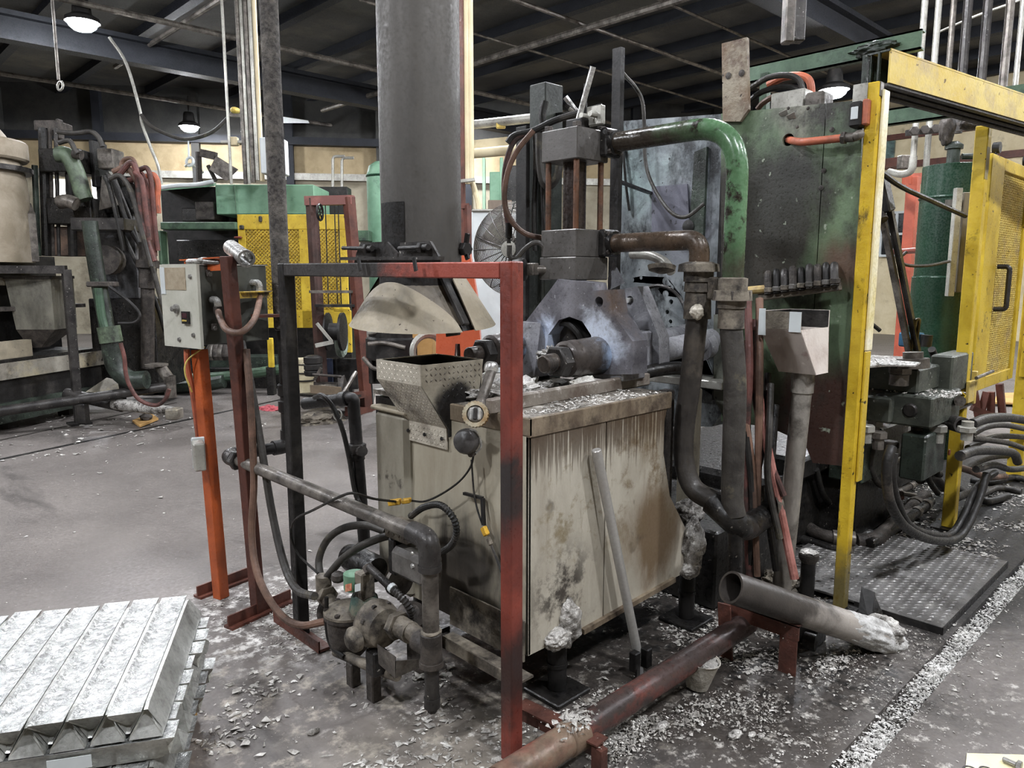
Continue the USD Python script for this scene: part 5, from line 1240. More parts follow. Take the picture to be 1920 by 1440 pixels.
def gate(x0, x1, z0, z1, y, lab, handle=True):
    t = Thing('mesh_gate', lab, 'gate', ((x0 + x1) / 2, y, z0), 'sliding yellow gates')
    w = .2
    t.part('stile', box(x0, x0 + .30, y - .02, y + .02, z0, z1, .004), YELLOW)
    t.part('stile', box(x1 - .08, x1, y - .02, y + .02, z0, z1, .004), YELLOW)
    t.part('rail', box(x0 + .30, x1 - .08, y - .02, y + .02, z1 - .08, z1, .004), YELLOW)
    t.part('rail', box(x0 + .30, x1 - .08, y - .02, y + .02, z0, z0 + .08, .004), YELLOW)
    t.part('mesh', mesh_panel((x0 + .3, y, 0), X3, x1 - x0 - .38, z0 + .08, z1 - .08, .030, .005), YELLOWPALE, kind='stuff', smooth=False)
    t.part('backing', box(x0 + .3, x1 - .08, y + .012, y + .016, z0 + .08, z1 - .08), YELLOWPALE)
    if handle:
        hz = .5 * (z0 + z1) - .08
        t.part('handle', sweep(fillet([(x0 + .34, y - .02, hz + .14), (x0 + .34, y - .09, hz + .14), (x0 + .34, y - .09, hz - .14), (x0 + .34, y - .02, hz - .14)], .03), .016, 8), DARKSTEEL)
    for xx in (x0 + .15, x1 - .1):
        t.part('roller', [cyl((xx, y - .02, z1 + .05), (xx, y + .02, z1 + .05), .035, 12), box(xx - .02, xx + .02, y - .004, y + .004, z1 - .02, z1 + .08)], BLACK)
    return t


ga = P(1841, 735, y=1.36); gb = P(1868, 262, y=1.36)
gate(5.42, 6.45, .80, 2.30, 1.36, 'yellow sliding gate with a mesh panel and dark pull handle')
gate(6.55, 7.6, .80, 2.30, 1.30, 'second yellow mesh gate cut by the picture edge', False)

# green beams on top
for (qa, qb, xx, zz, h, lab) in (((1405, 122), (1726, 93), 3.75, None, .085, 'green channel beam crossing above the shield'), ((1648, 192), (1880, 222), 4.75, None, .09, 'second green beam behind the guard rail')):
    a, b = P(*qa, x=xx), P(*qb, x=xx)
    z = (a[2] + b[2]) / 2
    t = Thing('overhead_channel', lab, 'beam', (xx, (a[1] + b[1]) / 2, z))
    t.part('web', box(xx, xx + .01, b[1], a[1], z - h / 2, z + h / 2), GREEN)
    t.part('flange', box(xx, xx + .05, b[1], a[1], z + h / 2 - .008, z + h / 2), GREEN)
    t.part('flange', box(xx, xx + .05, b[1], a[1], z - h / 2, z - h / 2 + .008), GREEN)
    if xx < 4:
        t.part('prop', box(3.62, 3.66, 1.91, 1.95, 2.28, z - h / 2), GREEN)
        t.part('dust', lump(P(1640, 92, x=xx), (.04, .10, .03), 51, 3, .6), OILGREEN)
a = P(1905, 180, y=1.0)
t = Thing('overhead_channel', 'green channel end sticking out over the far guard rail', 'beam', tuple(a))
bx_ = P(1895, 182, x=6.3)
t.part('tube', box(6.27, 6.33, bx_[1] - .12, bx_[1] + .3, bx_[2] - .07, bx_[2] + .07), GREEN)

# ------------------------------------------------------------------ floor pipes and things on the floor
a, b = vec(1.30, 1.405, .125), vec(2.72, 1.41, .125)
t = Thing('floor_pipe', 'long sooty red and black pipe lying level over the floor on brackets', 'pipe', (2.0, 1.41, .08))
FPM = M('sooty_floor_pipe', '#4a3c39', '#38302e', s=5, rough=.38, metal=.3, bump=.1, dirt='#7c4036', ds=4, dlo=.55, dhi=.7, dst=(.6, 1, 1))
FPM2 = M('rusty_floor_pipe', '#776555', '#7a4136', s=4, rough=.45, metal=.2, bump=.12, dirt='#4a3d35', ds=5)
t.part('pipe', cyl(vec(1.64, 1.405, .125), b, .046, 24), FPM, label='blacker far length')
t.part('pipe', cyl(a, vec(1.60, 1.405, .125), .049, 24), FPM2, label='rusty near length')
t.part('coupling', cyl(vec(1.585, 1.405, .125), vec(1.66, 1.405, .125), .054, 24, b=.004), FPM2)
g6 = np.random.default_rng(61)
t.part('metal_splash', flakes(np.c_[g6.normal(1.63, .035, 160), g6.normal(1.405, .022, 160), g6.uniform(.165, .182, 160)], g6.uniform(.005, .022, 160), 61, .6), FLAKE, kind='stuff', smooth=False)
t = Thing('pipe_bracket', 'rust red angle bracket under the far end of the floor pipe', 'bracket', (2.7, 1.35, 0))
t.part('upright', bar(P(1362, 1235, z=0.0), P(1358, 1132, x=P(1362, 1235, z=0)[0]), .055, .01), RUST)
c0 = P(1476, 1262, z=.0)
t.part('upright', box(c0[0] - .008, c0[0], c0[1] - .035, c0[1] + .035, 0, .17), RUST)
t.part('cross_angle', [box(c0[0] - .01, c0[0], c0[1] - .04, c0[1] + .28, .15, .21), box(c0[0] - .01, c0[0] + .06, c0[1] - .04, c0[1] + .28, .205, .213)], RUST)
s0, s1 = P(1370, 1101, z=.40), P(1640, 1190, z=.065)
sd = (s1 - s0) / np.linalg.norm(s1 - s0)
t = Thing('stub_pipe', 'short wide open pipe with its far end caked in white metal', 'pipe', tuple(s1 - Z3 * .06))
t.part('pipe', pipe_open(s0, s1 + sd * .02, .061, .009, 28), M('stub_dark', '#4a4541', '#383431', s=5, rough=.45, metal=.3, bump=.1, tint=[(tuple(s1), .22, .5, '#a39c95')]))
q = lump((0, 0, 0), (1, 1, 1), 71, 4, .2, 3)
q.vertices = q.vertices[:, :1] * sd * .25 + q.vertices[:, 1:2] * np.cross(sd, Z3) * .076 + q.vertices[:, 2:] * vec(0, 0, .074) + s1 - sd * .04
t.part('metal_crust', q, M('white_crust', '#c9c8c6', '#a19f9c', s=22, rough=.6, metal=.1, bump=.7, bs=70), label='white crusted end')
tip = P(1655, 1180, z=.07)
q = lump(tip, (.055, .085, .055), 72, 4, .3, 3)
t.part('metal_crust', q, SPATTER)
rod0, rod1 = P(1118, 843, y=1.665), P(1197, 1232, z=.06)
t = Thing('leaning_rod', 'bright steel rod leaning against the furnace side', 'rod', tuple(rod1))
t.part('rod', cyl(rod0, rod1, .0185, 16, b=.003), M('rod_steel', '#aaa8a3', '#a19e99', s=3, rough=.3, metal=.6, bump=0, rvar=.03))
for px, py in ((1190, 1240), (1212, 1232)):
    q = P(px, py, z=.07)
    t.part('clamp', box(q[0] - .017, q[0] + .017, q[1] - .017, q[1] + .017, .03, .11, .004), BLACK)
t.part('clamp_foot', [cyl(P(1200, 1255, z=.04), P(1200, 1300, z=.0), .017, 8), cyl(P(1228, 1290, z=.03), P(1232, 1305, z=.0), .014, 8)], BLACK)
bc = P(1310, 1290, z=0) + Z3 * .062
t = Thing('ladle_bucket', 'small pale tapered ladle bucket tipped beside the floor pipe', 'bucket', (bc[0], bc[1], 0))
t.part('bucket', lathe([(.03, -.06), (.042, -.055), (.068, .06), (.071, .06), (.064, .055), (.04, -.045), (0, -.045)], bc, vec(.05, -.12, 1), 24), BUCKET)
t.part('crust', lump(bc + vec(.0, -.005, .045), (.055, .055, .012), 81, 3, .5), SPATTER)
wp0 = P(1500, 1060, z=.28); wp1 = P(1512, 1120, z=.0)
t = Thing('bollard_pipe', 'short black upright pipe with a crusted flange top', 'pipe', (wp1[0], wp1[1], 0))
t.part('pipe', cyl(wp1, wp1 + Z3 * .2, .034, 18), BLACK)
t.part('flange', lathe([(.034, .18), (.047, .2), (.047, .225), (.035, .23), (0, .23)], wp1, Z3, 20), IRON)
t.part('crust', lump(wp1 + Z3 * .232, (.04, .04, .008), 83, 3, .5), SPATTER)
w0 = P(1620, 1155, z=.0)
t = Thing('steel_wedge', 'black bent steel plate wedge standing by the yellow post foot', 'plate', tuple(w0))
t.part('plate', slab([P(1606, 1172, z=0), P(1632, 1180, z=0), P(1640, 1110, z=.13), P(1615, 1100, z=.15)], .012), BLACK)
t.part('brace', slab([P(1636, 1178, z=0), P(1660, 1160, z=0), P(1655, 1150, z=.05), P(1638, 1110, z=.13)], .01), GREASY)
single('channel_block', [box(*(lambda p: (p[0] - .06, p[0] + .04, p[1] - .05, p[1] + .05, 0, .09, .006))(P(1520, 1200, z=.0))), cyl(P(1508, 1200, z=.06), P(1530, 1206, z=.06), .035, 12)], GREASY, 'greasy dark block under the short wide pipe', 'block')

# tread plate
tz0 = .035
c = [P(*q, z=tz0) for q in ((1775, 1180), (1858, 1050))]
TX0, TX1, TY0, TY1 = 3.46, 4.55, .885, 1.28
t = Thing('tread_plate', 'oily raised tread plate lying on the floor beside the yellow post', 'floor plate', (4.0, 1.1, 0))
TRM = M('tread_oily', '#6d6b69', '#484644', s=7, rough=.4, metal=.4, bump=.15, dirt='#8b8984', ds=6, dlo=.56, dhi=.7)
t.part('plate', box(TX0, TX1, TY0, 1.75, tz0 - .012, tz0, .002), TRM)
t.part('turned_edge', box(TX0, TX1, TY0 - .004, TY0 + .006, 0, tz0 - .001), BLACK)
t.part('turned_edge', box(TX0 - .004, TX0 + .006, TY0, 1.26, 0, tz0 - .001), BLACK)
lug = []
lp = vec(right[1], -right[0], 0)
for i in np.arange(-40, 40):
    for j in np.arange(-40, 40):
        o = vec(4.0, 1.3, tz0) + right * (.055 * i + (.027 if j % 2 else 0)) + lp * (.03 * j)
        if TX0 + .02 < o[0] < TX1 - .02 and TY0 + .02 < o[1] < 1.73:
            lug.append(trimesh.Trimesh([o - right * .021, o + lp * .006, o + right * .021, o - lp * .006, o + Z3 * .007], [[0, 1, 4], [1, 2, 4], [2, 3, 4], [3, 0, 4]], process=False))
            lug[-1].fix_normals()
t.part('tread_lug', lug, TRM, kind='stuff', smooth=False)
# card with a bolt
cz = [P(1813, 1412, z=.004), P(1930, 1415, z=.004)]
t = Thing('note_card', 'cream card with handwriting lying on the floor', 'card', tuple(cz[0]))
cc_ = [P(1813, 1412, z=.005), P(1809, 1452, z=.005), P(1960, 1458, z=.005), P(1958, 1416, z=.005)]
t.part('card', slab(cc_[::-1] if np.cross(cc_[1] - cc_[0], cc_[2] - cc_[0])[2] < 0 else cc_, .004), CARD)
tx = meshkit.text_mesh('CO', .05, .0012)
e1_ = P(1850, 1440, z=.006) - P(1820, 1439, z=.006); e1_ /= np.linalg.norm(e1_)
T4 = np.eye(4); T4[:3, 0] = e1_; T4[:3, 1] = np.cross(Z3, e1_); T4[:3, 3] = P(1813, 1455, z=.0055)
tx.apply_transform(T4)
t.part('writing', tx, INK, smooth=False)
t = Thing('loose_bolt', 'steel bolt resting on the cream card', 'bolt', tuple(P(1895, 1430, z=.01)))
t.part('shank', cyl(P(1880, 1423, z=.016), P(1906, 1434, z=.016), .0085, 14, b=.002), STEEL)
t.part('head', nut(P(1906, 1434, z=.016), P(1906, 1434, z=.016) - P(1880, 1423, z=.016), .017, .014), STEEL)

# ------------------------------------------------------------------ moving die and tie bars between the yellow posts
DIE = M('die_steel', '#55584f', '#40433d', s=5, rough=.5, metal=.25, bump=.15, dirt='#2c2f2b', ds=5, spot='#8f918a', ss=40, slo=.7)
t = Thing('moving_die', 'stack of oily grey green die blocks between the yellow posts', 'die', (4.6, 1.9, .5))


def pblock(q0, q1, x, depth, m, b=.01, name='block', lab=None):
    a, c = P(*q0, x=x), P(*q1, x=x)
    return t.part(name, box(x, x + depth, c[1], a[1], c[2], a[2], b), m, label=lab)


pblock((1590, 682), (1720, 740), 4.35, .42, DIE, lab='upper die block')
pblock((1590, 738), (1668, 795), 4.25, .4, DIE)
pblock((1655, 736), (1745, 805), 4.3, .5, DIE, lab='lower die block')
pblock((1588, 795), (1650, 850), 4.5, .4, GREASY)
pblock((1745, 665), (1782, 740), 4.7, .4, DIE, lab='taller back block')
for q in ((1652, 752), (1705, 770)):
    t.part('bolt_hole', lathe([(.03, 0), (.045, .015), (.02, .02)], P(*q, x=4.29), X3, 14), BLACK)
a = P(1685, 722, x=4.3)
t.part('guide_pin', [cyl(a, a + Z3 * .06, .05, 14), nut(a + Z3 * .06, Z3, .06, .04)], PIPEGREY)
t.part('sheet_flash', [slab([P(1625, 668, z=1.09), P(1700, 672, z=1.09), P(1712, 684, z=1.085), P(1625, 690, z=1.085)], .01), slab([P(1640, 675, z=1.11), P(1726, 682, z=1.11), P(1715, 688, z=1.10), P(1650, 686, z=1.10)], .008)], BRIGHT, label='bright cast flash on top')
g9 = np.random.default_rng(91)
q9 = P(1700, 738, x=4.33)
t.part('swarf', flakes(np.c_[g9.uniform(4.3, 4.6, 260), g9.uniform(q9[1] - .22, q9[1] + .22, 260), np.full(260, q9[2])], g9.uniform(.004, .02, 260), 91, .6), FLAKE, kind='stuff', smooth=False)
single('die_cylinder', [cyl(P(1712, 672, x=4.3), P(1712, 690, x=4.3), .08, 18), cyl(P(1712, 660, x=4.3), P(1712, 680, x=4.3), .05, 16)], PIPEGREY, 'round grey hub on top of the die blocks', 'hub')
sl0, sl1 = P(1652, 350, d=5.2), P(1726, 730, d=5.2)
t = Thing('slide_arm', 'slanting twin rail arm leaning behind the pale edge strip', 'arm', tuple(sl1))
for o in (-.03, .03):
    t.part('rail', bar(sl0 + right * o, sl1 + right * o, .035, .05), [PIPEGREY, DARKSTEEL][o > 0])
t.part('head_box', bar(P(1640, 330, d=5.2), P(1655, 400, d=5.2), .14, .12, .01), BLACK)
t.part('head_motor', cyl(P(1640, 395, d=5.2), P(1652, 415, d=5.15), .05, 14), IRON)
ch = [P(1628 + 6 * math.sin(k * 1.5), 420 + k * 16, d=5.1) for k in range(12)]
single('cable_chain', hose(ch + [P(1650, 620, d=5.1)], .014, 8), BLACK, 'black cable snaking down beside the slanting rail arm', 'cable')
t = Thing('blue_pump', 'small blue motor block beside the green tank', 'motor', tuple(P(1730, 640, d=5.3)))
t.part('body', obb(P(1708, 652, d=5.3), R2(20), .13, R2(110), .12, P(1708, 652, d=5.3)[2], P(1708, 625, d=5.3)[2], .01), BLUE)
t.part('cap', cyl(P(1735, 650, d=5.3), P(1738, 628, d=5.3), .04, 14), BLACK)
t.part('rod', sweep(fillet([P(1708, 655, d=5.2), P(1717, 600, d=5.2), P(1724, 598, d=5.2), P(1716, 655, d=5.2)], .02), .012, 8), PIPEGREY)

# hydraulic lumps low between the posts
t = Thing('valve_bank', 'dark green hydraulic manifold low between the yellow posts', 'manifold', (4.6, 1.6, 0))
pblock((1690, 812), (1730, 905), 4.3, .35, OILGREEN)
a, c = P(1690, 812, x=4.3), P(1745, 905, y=1.62)
t.part('side_block', box(4.25, 4.6, 1.55, 1.75, .38, .62, .01), OILGREEN)
t.part('lower_block', box(4.3, 4.9, 1.6, 2.1, .0, .4, .02), GREASY)
t.part('rail_block', box(3.9, 5.6, 1.75, 1.95, .42, .55, .02), GREASY)
t.part('bed', box(3.7, 6.2, 1.8, 2.9, 0, .45, .03), GREASY)
for k, (px, py) in enumerate(((1625, 800), (1648, 812), (1612, 815), (1640, 790), (1670, 830), (1720, 790), (1760, 800))):
    q = P(px, py, x=4.2 + .05 * k)
    t.part('fitting', [cyl(q, q - Z3 * .09, .03, 10), nut(q - Z3 * .03, Z3, .045, .04)], [GALV, PIPEGREY, IRON][k % 3])
t.part('steel_pipe', sweep(fillet([P(1600, 773, y=1.7), P(1640, 778, y=1.65), P(1668, 770, y=1.6), P(1676, 805, y=1.6), P(1715, 790, y=1.6)], .03), .018, 10), PIPEGREY)
cy = P(1790, 795, y=1.2)
t.part('cylinder', pipe_open(P(1760, 785, y=1.36), P(1805, 798, y=1.15), .045, .012, 18), DARKSTEEL)
t.part('elbow_fitting', [cyl(P(1815, 790, y=1.1), P(1812, 825, y=1.1), .03, 12), nut(P(1812, 810, y=1.1), Z3, .045, .03)], GALV)

HOSES = [([(1672, 838), (1664, 865), (1663, 905), (1672, 950), (1700, 990), (1745, 1012), (1790, 1012), (1815, 985), (1838, 930), (1850, 888)], .022, 'outer black hose hanging in a big loop to the floor'),
         ([(1676, 850), (1672, 890), (1680, 935), (1705, 985), (1750, 1003), (1785, 1000), (1810, 960), (1830, 915), (1866, 886)], .02, 'inner black hose of the big loop'),
         ([(1747, 655), (1758, 690), (1753, 740), (1752, 800), (1755, 880), (1762, 890)], .022, 'long black hose dropping in front of the die blocks'),
         ([(1822, 795), (1850, 785), (1890, 783), (1935, 790)], .028, 'thick black hose leaving the fence at the top of the tangle'),
         ([(1820, 815), (1850, 800), (1885, 797), (1930, 806)], .02, 'second hose of the tangle, just under the thickest'),
         ([(1815, 840), (1845, 826), (1880, 818), (1930, 820)], .02, 'third hose of the tangle'),
         ([(1822, 822), (1860, 826), (1895, 832), (1930, 845)], .018, 'pale worn hose across the tangle'),
         ([(1800, 855), (1830, 845), (1870, 845), (1900, 850), (1908, 866)], .026, 'black hose bending down at the end of the tangle'),
         ([(1795, 875), (1825, 885), (1850, 895), (1885, 893)], .022, 'low hose of the tangle near the floor'),
         ([(1810, 880), (1845, 862), (1880, 855), (1930, 858)], .02, 'hose crossing behind the bent hose'),
         ([(1725, 900), (1735, 893), (1755, 897), (1768, 915)], .03, 'stubby grey hose elbow under the manifold'),
         ([(1820, 900), (1860, 905), (1900, 895), (1940, 905)], .024, 'dark hose lying behind the hanging loop'),
         ([(1690, 925), (1720, 930), (1740, 935)], .016, 'short steel coloured hose low between the posts'),
         ([(1600, 905), (1640, 880), (1690, 860)], .03, 'grey hose low beside the corner post')]
for k, (pts, r, lab) in enumerate(HOSES):
    yy = (1.12, 1.16, 1.45, 1.1, 1.2, 1.25, 1.15, 1.05, 1.3, 1.35, 1.5, 1.5, 1.6, 1.8)[k]
    single('machine_hose', hose([P(*q, y=yy) if P(*q, y=yy)[2] > r + .006 else P(*q, z=r + .006) for q in pts], r, 10), [RUBBER, RUBBER, RUBBER, RUBBER, GREYHOSE, RUBBER, GREYHOSE, RUBBER, TANHOSE, RUBBER, GREYHOSE, RUBBER, PIPEGREY, GREYHOSE][k], lab, 'hose', smooth=40)
MORE = [([(1602, 880), (1618, 915), (1650, 935), (1690, 932)], 1.62, .02, REDHOSE, 'reddish hose sagging low behind the corner post'), ([(1530, 880), (1545, 930), (1575, 955), (1600, 958)], 1.75, .018, RUBBER, 'black hose drooping under the shield edge'),
        ([(1790, 935), (1820, 925), (1850, 940), (1890, 930)], 1.35, .026, RUBBER, 'dark hose coiled behind the second post foot'), ([(1800, 915), (1830, 930), (1870, 915), (1915, 922)], 1.5, .022, GREYHOSE, 'dusty hose crossing low behind the loop'),
        ([(1640, 830), (1632, 870), (1645, 905), (1668, 915)], 1.55, .018, GREYHOSE, 'short grey hose curling under the lower die block'), ([(1740, 820), (1735, 860), (1742, 900), (1758, 925)], 1.45, .018, RUBBER, 'black hose beside the green manifold'),
        ([(1520, 905), (1540, 890), (1565, 885), (1590, 905)], 1.9, .02, TANHOSE, 'brown hose arching in the dark under the shield'), ([(1830, 880), (1865, 872), (1895, 880), (1935, 876)], 1.1, .02, RUBBER, 'hose lying flat at the end of the tangle')]
for pts, yy, r, m, lab in MORE:
    single('machine_hose', hose([P(*q, y=yy) if P(*q, y=yy)[2] > r + .006 else P(*q, z=r + .006) for q in pts], r, 10), m, lab, 'hose', smooth=40)
PI = [((1605, 1015), (1640, 1015), (1735, 930), .045, 'thick greasy floor pipe with couplings running under the die'), ((1630, 1020), (1700, 975), (1745, 940), .03, 'thinner pipe beside the thick floor pipe'), ((1510, 985), (1540, 1005), (1600, 1010), .035, 'greasy pipe elbow behind the corner post'), ((1500, 1010), (1560, 1030), (1590, 1035), .028, 'dark pipe low behind the down pipe'), ((1610, 960), (1660, 935), (1720, 905), .022, 'thin greasy pipe slanting under the die'), ((1500, 960), (1560, 970), (1620, 975), .03, 'dark flat rail behind the hanging hoses')]
for k, (a, b, c, r, lab) in enumerate(PI):
    pts = [P(*q, z=r + .005 + .02 * (k % 3)) for q in (a, b, c)]
    t = Thing('bed_pipe', lab, 'pipe', tuple(pts[1]))
    t.part('pipe', sweep(fillet(pts, .08), r, 12), [IRON, GREASY, IRON, GREASY, IRON, OILGREEN][k])
    for f in (.35, .75):
        q = pts[1] * (1 - f) + pts[2] * f
        t.part('coupling', cyl(q, q + (pts[2] - pts[1]) / np.linalg.norm(pts[2] - pts[1]) * .05, r * 1.2, 12), PIPEGREY)

# tank behind
tk = P(1757, 660, d=6.4)
tr = 6.4 * 50 / FPX
top_z, bot_z = P(1757, 312, d=6.4)[2], P(1757, 700, d=6.4)[2]
t = Thing('accumulator_tank', 'tall dark green cylindrical tank behind the second yellow post', 'tank', (tk[0], tk[1], bot_z - .3))
TC = vec(tk[0], tk[1], 0)
zj = P(1757, 372, d=6.4)[2]; zk = P(1757, 520, d=6.4)[2]
t.part('shell', lathe([(tr * 1.04, 0), (tr * 1.04, zk), (tr * .98, zk + .01), (tr * .98, zj), (tr * .96, zj + .01), (tr * .96, top_z), (tr * .9, top_z + .005), (0, top_z + .005)], TC, Z3, 40), TANKGREEN)
for z in (zj, zk): t.part('weld_band', lathe([(tr * 1.0, z - .012), (tr * 1.03, z), (tr * 1.0, z + .012)], TC, Z3, 40, close=False), TANKGREEN)
t.part('neck', [cyl(TC + Z3 * top_z, TC + Z3 * (top_z + .14), .05, 14), cyl(TC + vec(.05, -.05, top_z + .08), TC + vec(.18, -.2, top_z + .08), .025, 10), lathe([(.07, .14), (.07, .17), (.03, .2)], TC + Z3 * top_z, Z3, 14)], OILGREEN)
t.part('valve', [lump(TC + right * -.07 + Z3 * (top_z + .3), (.06, .06, .14), 95, 3, .3), lump(TC + right * .1 + Z3 * (top_z + .34), (.1, .06, .05), 96, 3, .3), cyl(TC + right * .22 + Z3 * (top_z + .18), TC + right * .22 + Z3 * (top_z + .4), .035, 10)], IRON)
a = P(1790, 520, d=6.0)
t = Thing('electric_cabinet', 'pale narrow cabinet edge standing against the green tank', 'cabinet', (a[0], a[1], 0))
z0, z1 = P(1790, 548, d=6.0)[2], P(1790, 362, d=6.0)[2]
t.part('body', obb(P(1797, 500, d=5.92), R2(0), .13, R2(90), .06, z0, z1, .006), M('tan_cabinet', '#6d6557', '#554e43', s=4, rough=.5, st=(1, 1, .4)))
t.part('arm', bar(P(1796, 540, d=5.94), P(1770, 540, d=6.35), .05), PIPEGREY)
t.part('arm', bar(P(1796, 380, d=5.94), P(1770, 380, d=6.35), .05), PIPEGREY)
t.part('side', obb(P(1782, 500, d=5.9), R2(0), .05, R2(90), .05, z0 - .03, z1 + .03, .004), GALV)
REDORANGE = M('red_orange_paint', '#a5503a', '#8a4130', s=4, rough=.5)
t = Thing('orange_stand', 'orange steel goal frame standing behind the green tank', 'frame', tuple(P(1700, 540, d=9) - Z3))
q0, q1 = P(1696, 560, d=9.0), P(1702, 332, d=9.0)
t.part('upright', box(q0[0] - .06, q0[0] + .06, q0[1] - .06, q0[1] + .06, 0, q1[2], .004), REDORANGE)
t.part('crossbar', bar(P(1700, 336, d=9.0), P(1760, 333, d=9.3), .12, .12), REDORANGE)
t.part('brace', cyl(P(1668, 473, d=8.6), P(1782, 465, d=6.2), .03, 10), RED)
single('dark_cable', hose([P(1650, 322, d=5.0), P(1690, 350, d=5.1), P(1750, 378, d=5.3), P(1810, 405, d=5.5)], .018, 8), BLACK, 'dark cable slanting across in front of the green tank', 'cable')
single('thin_hose', hose([P(1780, 490, d=5.9), P(1740, 498, d=5.8), P(1700, 497, d=5.7), P(1688, 485, d=5.7), P(1700, 472, d=5.7)], .012, 8), GREYHOSE, 'thin grey hose looping across the green tank', 'hose')
# conduits down the side wall
for k, (px, top_, bot_, r, m, lab) in enumerate([(1712, -20, 300, .05, GALV, 'pale conduit nearest the shield'), (1735, -20, 330, .05, GALV, 'second pale conduit'), (1768, -20, 260, .045, PIPEGREY, 'grey conduit over the green tank'), (1795, -20, 250, .07, DARKSTEEL, 'thick dark conduit over the tank valves'),
                                              (1834, -20, 220, .07, DARKSTEEL, 'thick dark conduit above the yellow rail'), (1876, -20, 210, .065, PIPEGREY, 'grey conduit far along the yellow rail'), (1900, -20, 200, .04, GALV, 'thin pale conduit farthest along the rail')]):
    dd = 8.5
    a, b = P(px, top_, d=dd), P(px, bot_, d=dd)
    single('conduit', cyl((b[0], b[1], b[2]), (b[0], b[1], 6.4), r * .68, 10), m, f'{lab}, dropping from the roof', 'conduit')
single('conduit', sweep(fillet([P(1712, 295, d=8.5), P(1710, 322, d=8.5), P(1690, 328, d=8.7), P(1668, 322, d=9)], .15), .04, 10), GALV, 'pale conduit bending away under the small high window', 'conduit')
t = Thing('conduit_rack', 'dark perforated strut holding the conduits above the tank', 'rack', tuple(P(1760, 245, d=8.3)))
t.part('strut', bar(P(1698, 250, d=8.4), P(1840, 236, d=8.2), .05, .06), DARKSTEEL)
for k in range(7): t.part('clamp', nut(P(1712 + 20 * k, 247 - 2 * k, d=8.3), -fwd, .05, .04), IRON)
single('wall_box', obb(P(1690, 316, d=9.5), R2(10), .22, R2(100), .1, P(1690, 316, d=9.5)[2], P(1690, 290, d=9.5)[2], .01), PIPEGREY, 'grey box on the wall beside the bending conduit', 'box')
single('wall_shelf', bar(P(1645, 308, d=11), P(1690, 303, d=10.5), .1, .12), MAROON, 'brown ledge under the small high window', 'shelf')

# right side background odds: red trestle and cardboard beyond the gates
t = Thing('red_trestle', 'dark red trestle legs showing under the yellow gate', 'trestle', tuple(P(1850, 800, z=0)))
for a, b in (((1820, 700), (1838, 800)), ((1850, 735), (1835, 790)), ((1858, 735), (1858, 800)), ((1874, 720), (1880, 780))):
    q = P(*b, d=7.2)
    t.part('leg', bar(P(*a, d=7.2), q, .06, .05), MAROON)
t.part('rail', bar(P(1822, 765, d=7.1), P(1870, 782, d=7.1), .05), MAROON)
single('cardboard_sheet', slab([P(1870, 740, z=.03), P(1925, 738, z=.03), P(1930, 760, z=.03), P(1862, 757, z=.03)], .02), CARDBOARD, 'flattened cardboard lying on the floor past the gates', 'cardboard')

# ------------------------------------------------------------------ loose metal on the floor
def scatter(n, seed, x0, x1, y0, y1, dens, s0, s1, pw=2.2, z=.001):
    g = np.random.default_rng(seed)
    p = np.c_[g.uniform(x0, x1, n), g.uniform(y0, y1, n), np.full(n, z)]
    d = dens(p)
    p = p[g.uniform(0, 1, n) < d]
    return p, s0 + (s1 - s0) * g.uniform(0, 1, len(p)) ** pw


def nz(p, f, lo, hi, seed=0): return np.clip((meshkit.fbm(p * f, 3, seed) - lo) / (hi - lo), 0, 1)


def gap(p):  # nothing inside the trench
    return (p[:, 1] < TR0 - .01) | (p[:, 1] > TR1 + .01)


p, s = scatter(60000, 1, .2, 4.6, .1, 3.2, lambda p: gap(p) * (.012 + .9 * nz(p, 4.5, .5, .68, 3) * np.exp(-((np.abs(p[:, 1] - 1.2)) / .5) ** 2)), .0025, .026, 3.2)
q, s2 = scatter(9000, 21, 1.6, 4.2, TR1, 1.15, lambda p: np.exp(-(p[:, 1] - TR1) / .09) * nz(p, 6, .38, .6, 14), .003, .014, 2.4)
q3, s3 = scatter(7000, 22, 1.8, 4.2, .5, TR0, lambda p: np.exp(-(TR0 - p[:, 1]) / .06) * nz(p, 5, .42, .64, 15), .003, .012, 2.4)
p, s = np.vstack([p, q, q3]), np.r_[s, s2, s3]
single('metal_flakes', flakes(p, s * .62, 11), FLAKE, 'drifts of silvery metal flakes strewn over the floor around the furnace', 'metal flakes', kind='stuff', smooth=False)
p, s = scatter(6500, 2, -3, 9, .9, 9, lambda p: .12 + .4 * nz(p, 1.2, .48, .72, 5), .004, .03, 2.8)
single('metal_flakes', flakes(p, s, 12), FLAKE, 'scattered single flakes on the open grey floor', 'metal flakes', kind='stuff', smooth=False)
p, s = scatter(2600, 3, .6, 2.4, -.4, .76, lambda p: .35 + .6 * nz(p, 2.2, .5, .7, 9), .003, .015, 2.5)
single('metal_flakes', flakes(p, s, 13), FLAKE, 'fine flakes on the near side of the trench', 'metal flakes', kind='stuff', smooth=False)
p, s = scatter(24000, 4, 1.6, 5.6, TR0 + .004, TR1 - .004, lambda p: np.clip(1.1 - .3 * np.abs(p[:, 0] - 2.9), .12, 1) * (.35 + .65 * nz(p, 6, .35, .6, 12)), .003, .013, 2.2, z=-.045)
p[:, 2] += np.random.default_rng(5).uniform(0, .048, len(p)) * (.4 + nz(p, 4, .3, .7, 13))
single('trench_swarf', flakes(p, s, 14, .6), SWARF, 'white metal swarf packed in the floor trench', 'swarf', kind='stuff', smooth=False)
p, s = scatter(7000, 6, 1.2, 1.75, 2.5, 3.6, lambda p: np.exp(-((p[:, 0] - 1.5) / .22) ** 2 - ((p[:, 1] - 3.05) / .35) ** 2) * nz(p, 5, .35, .6, 2), .003, .014, 2)
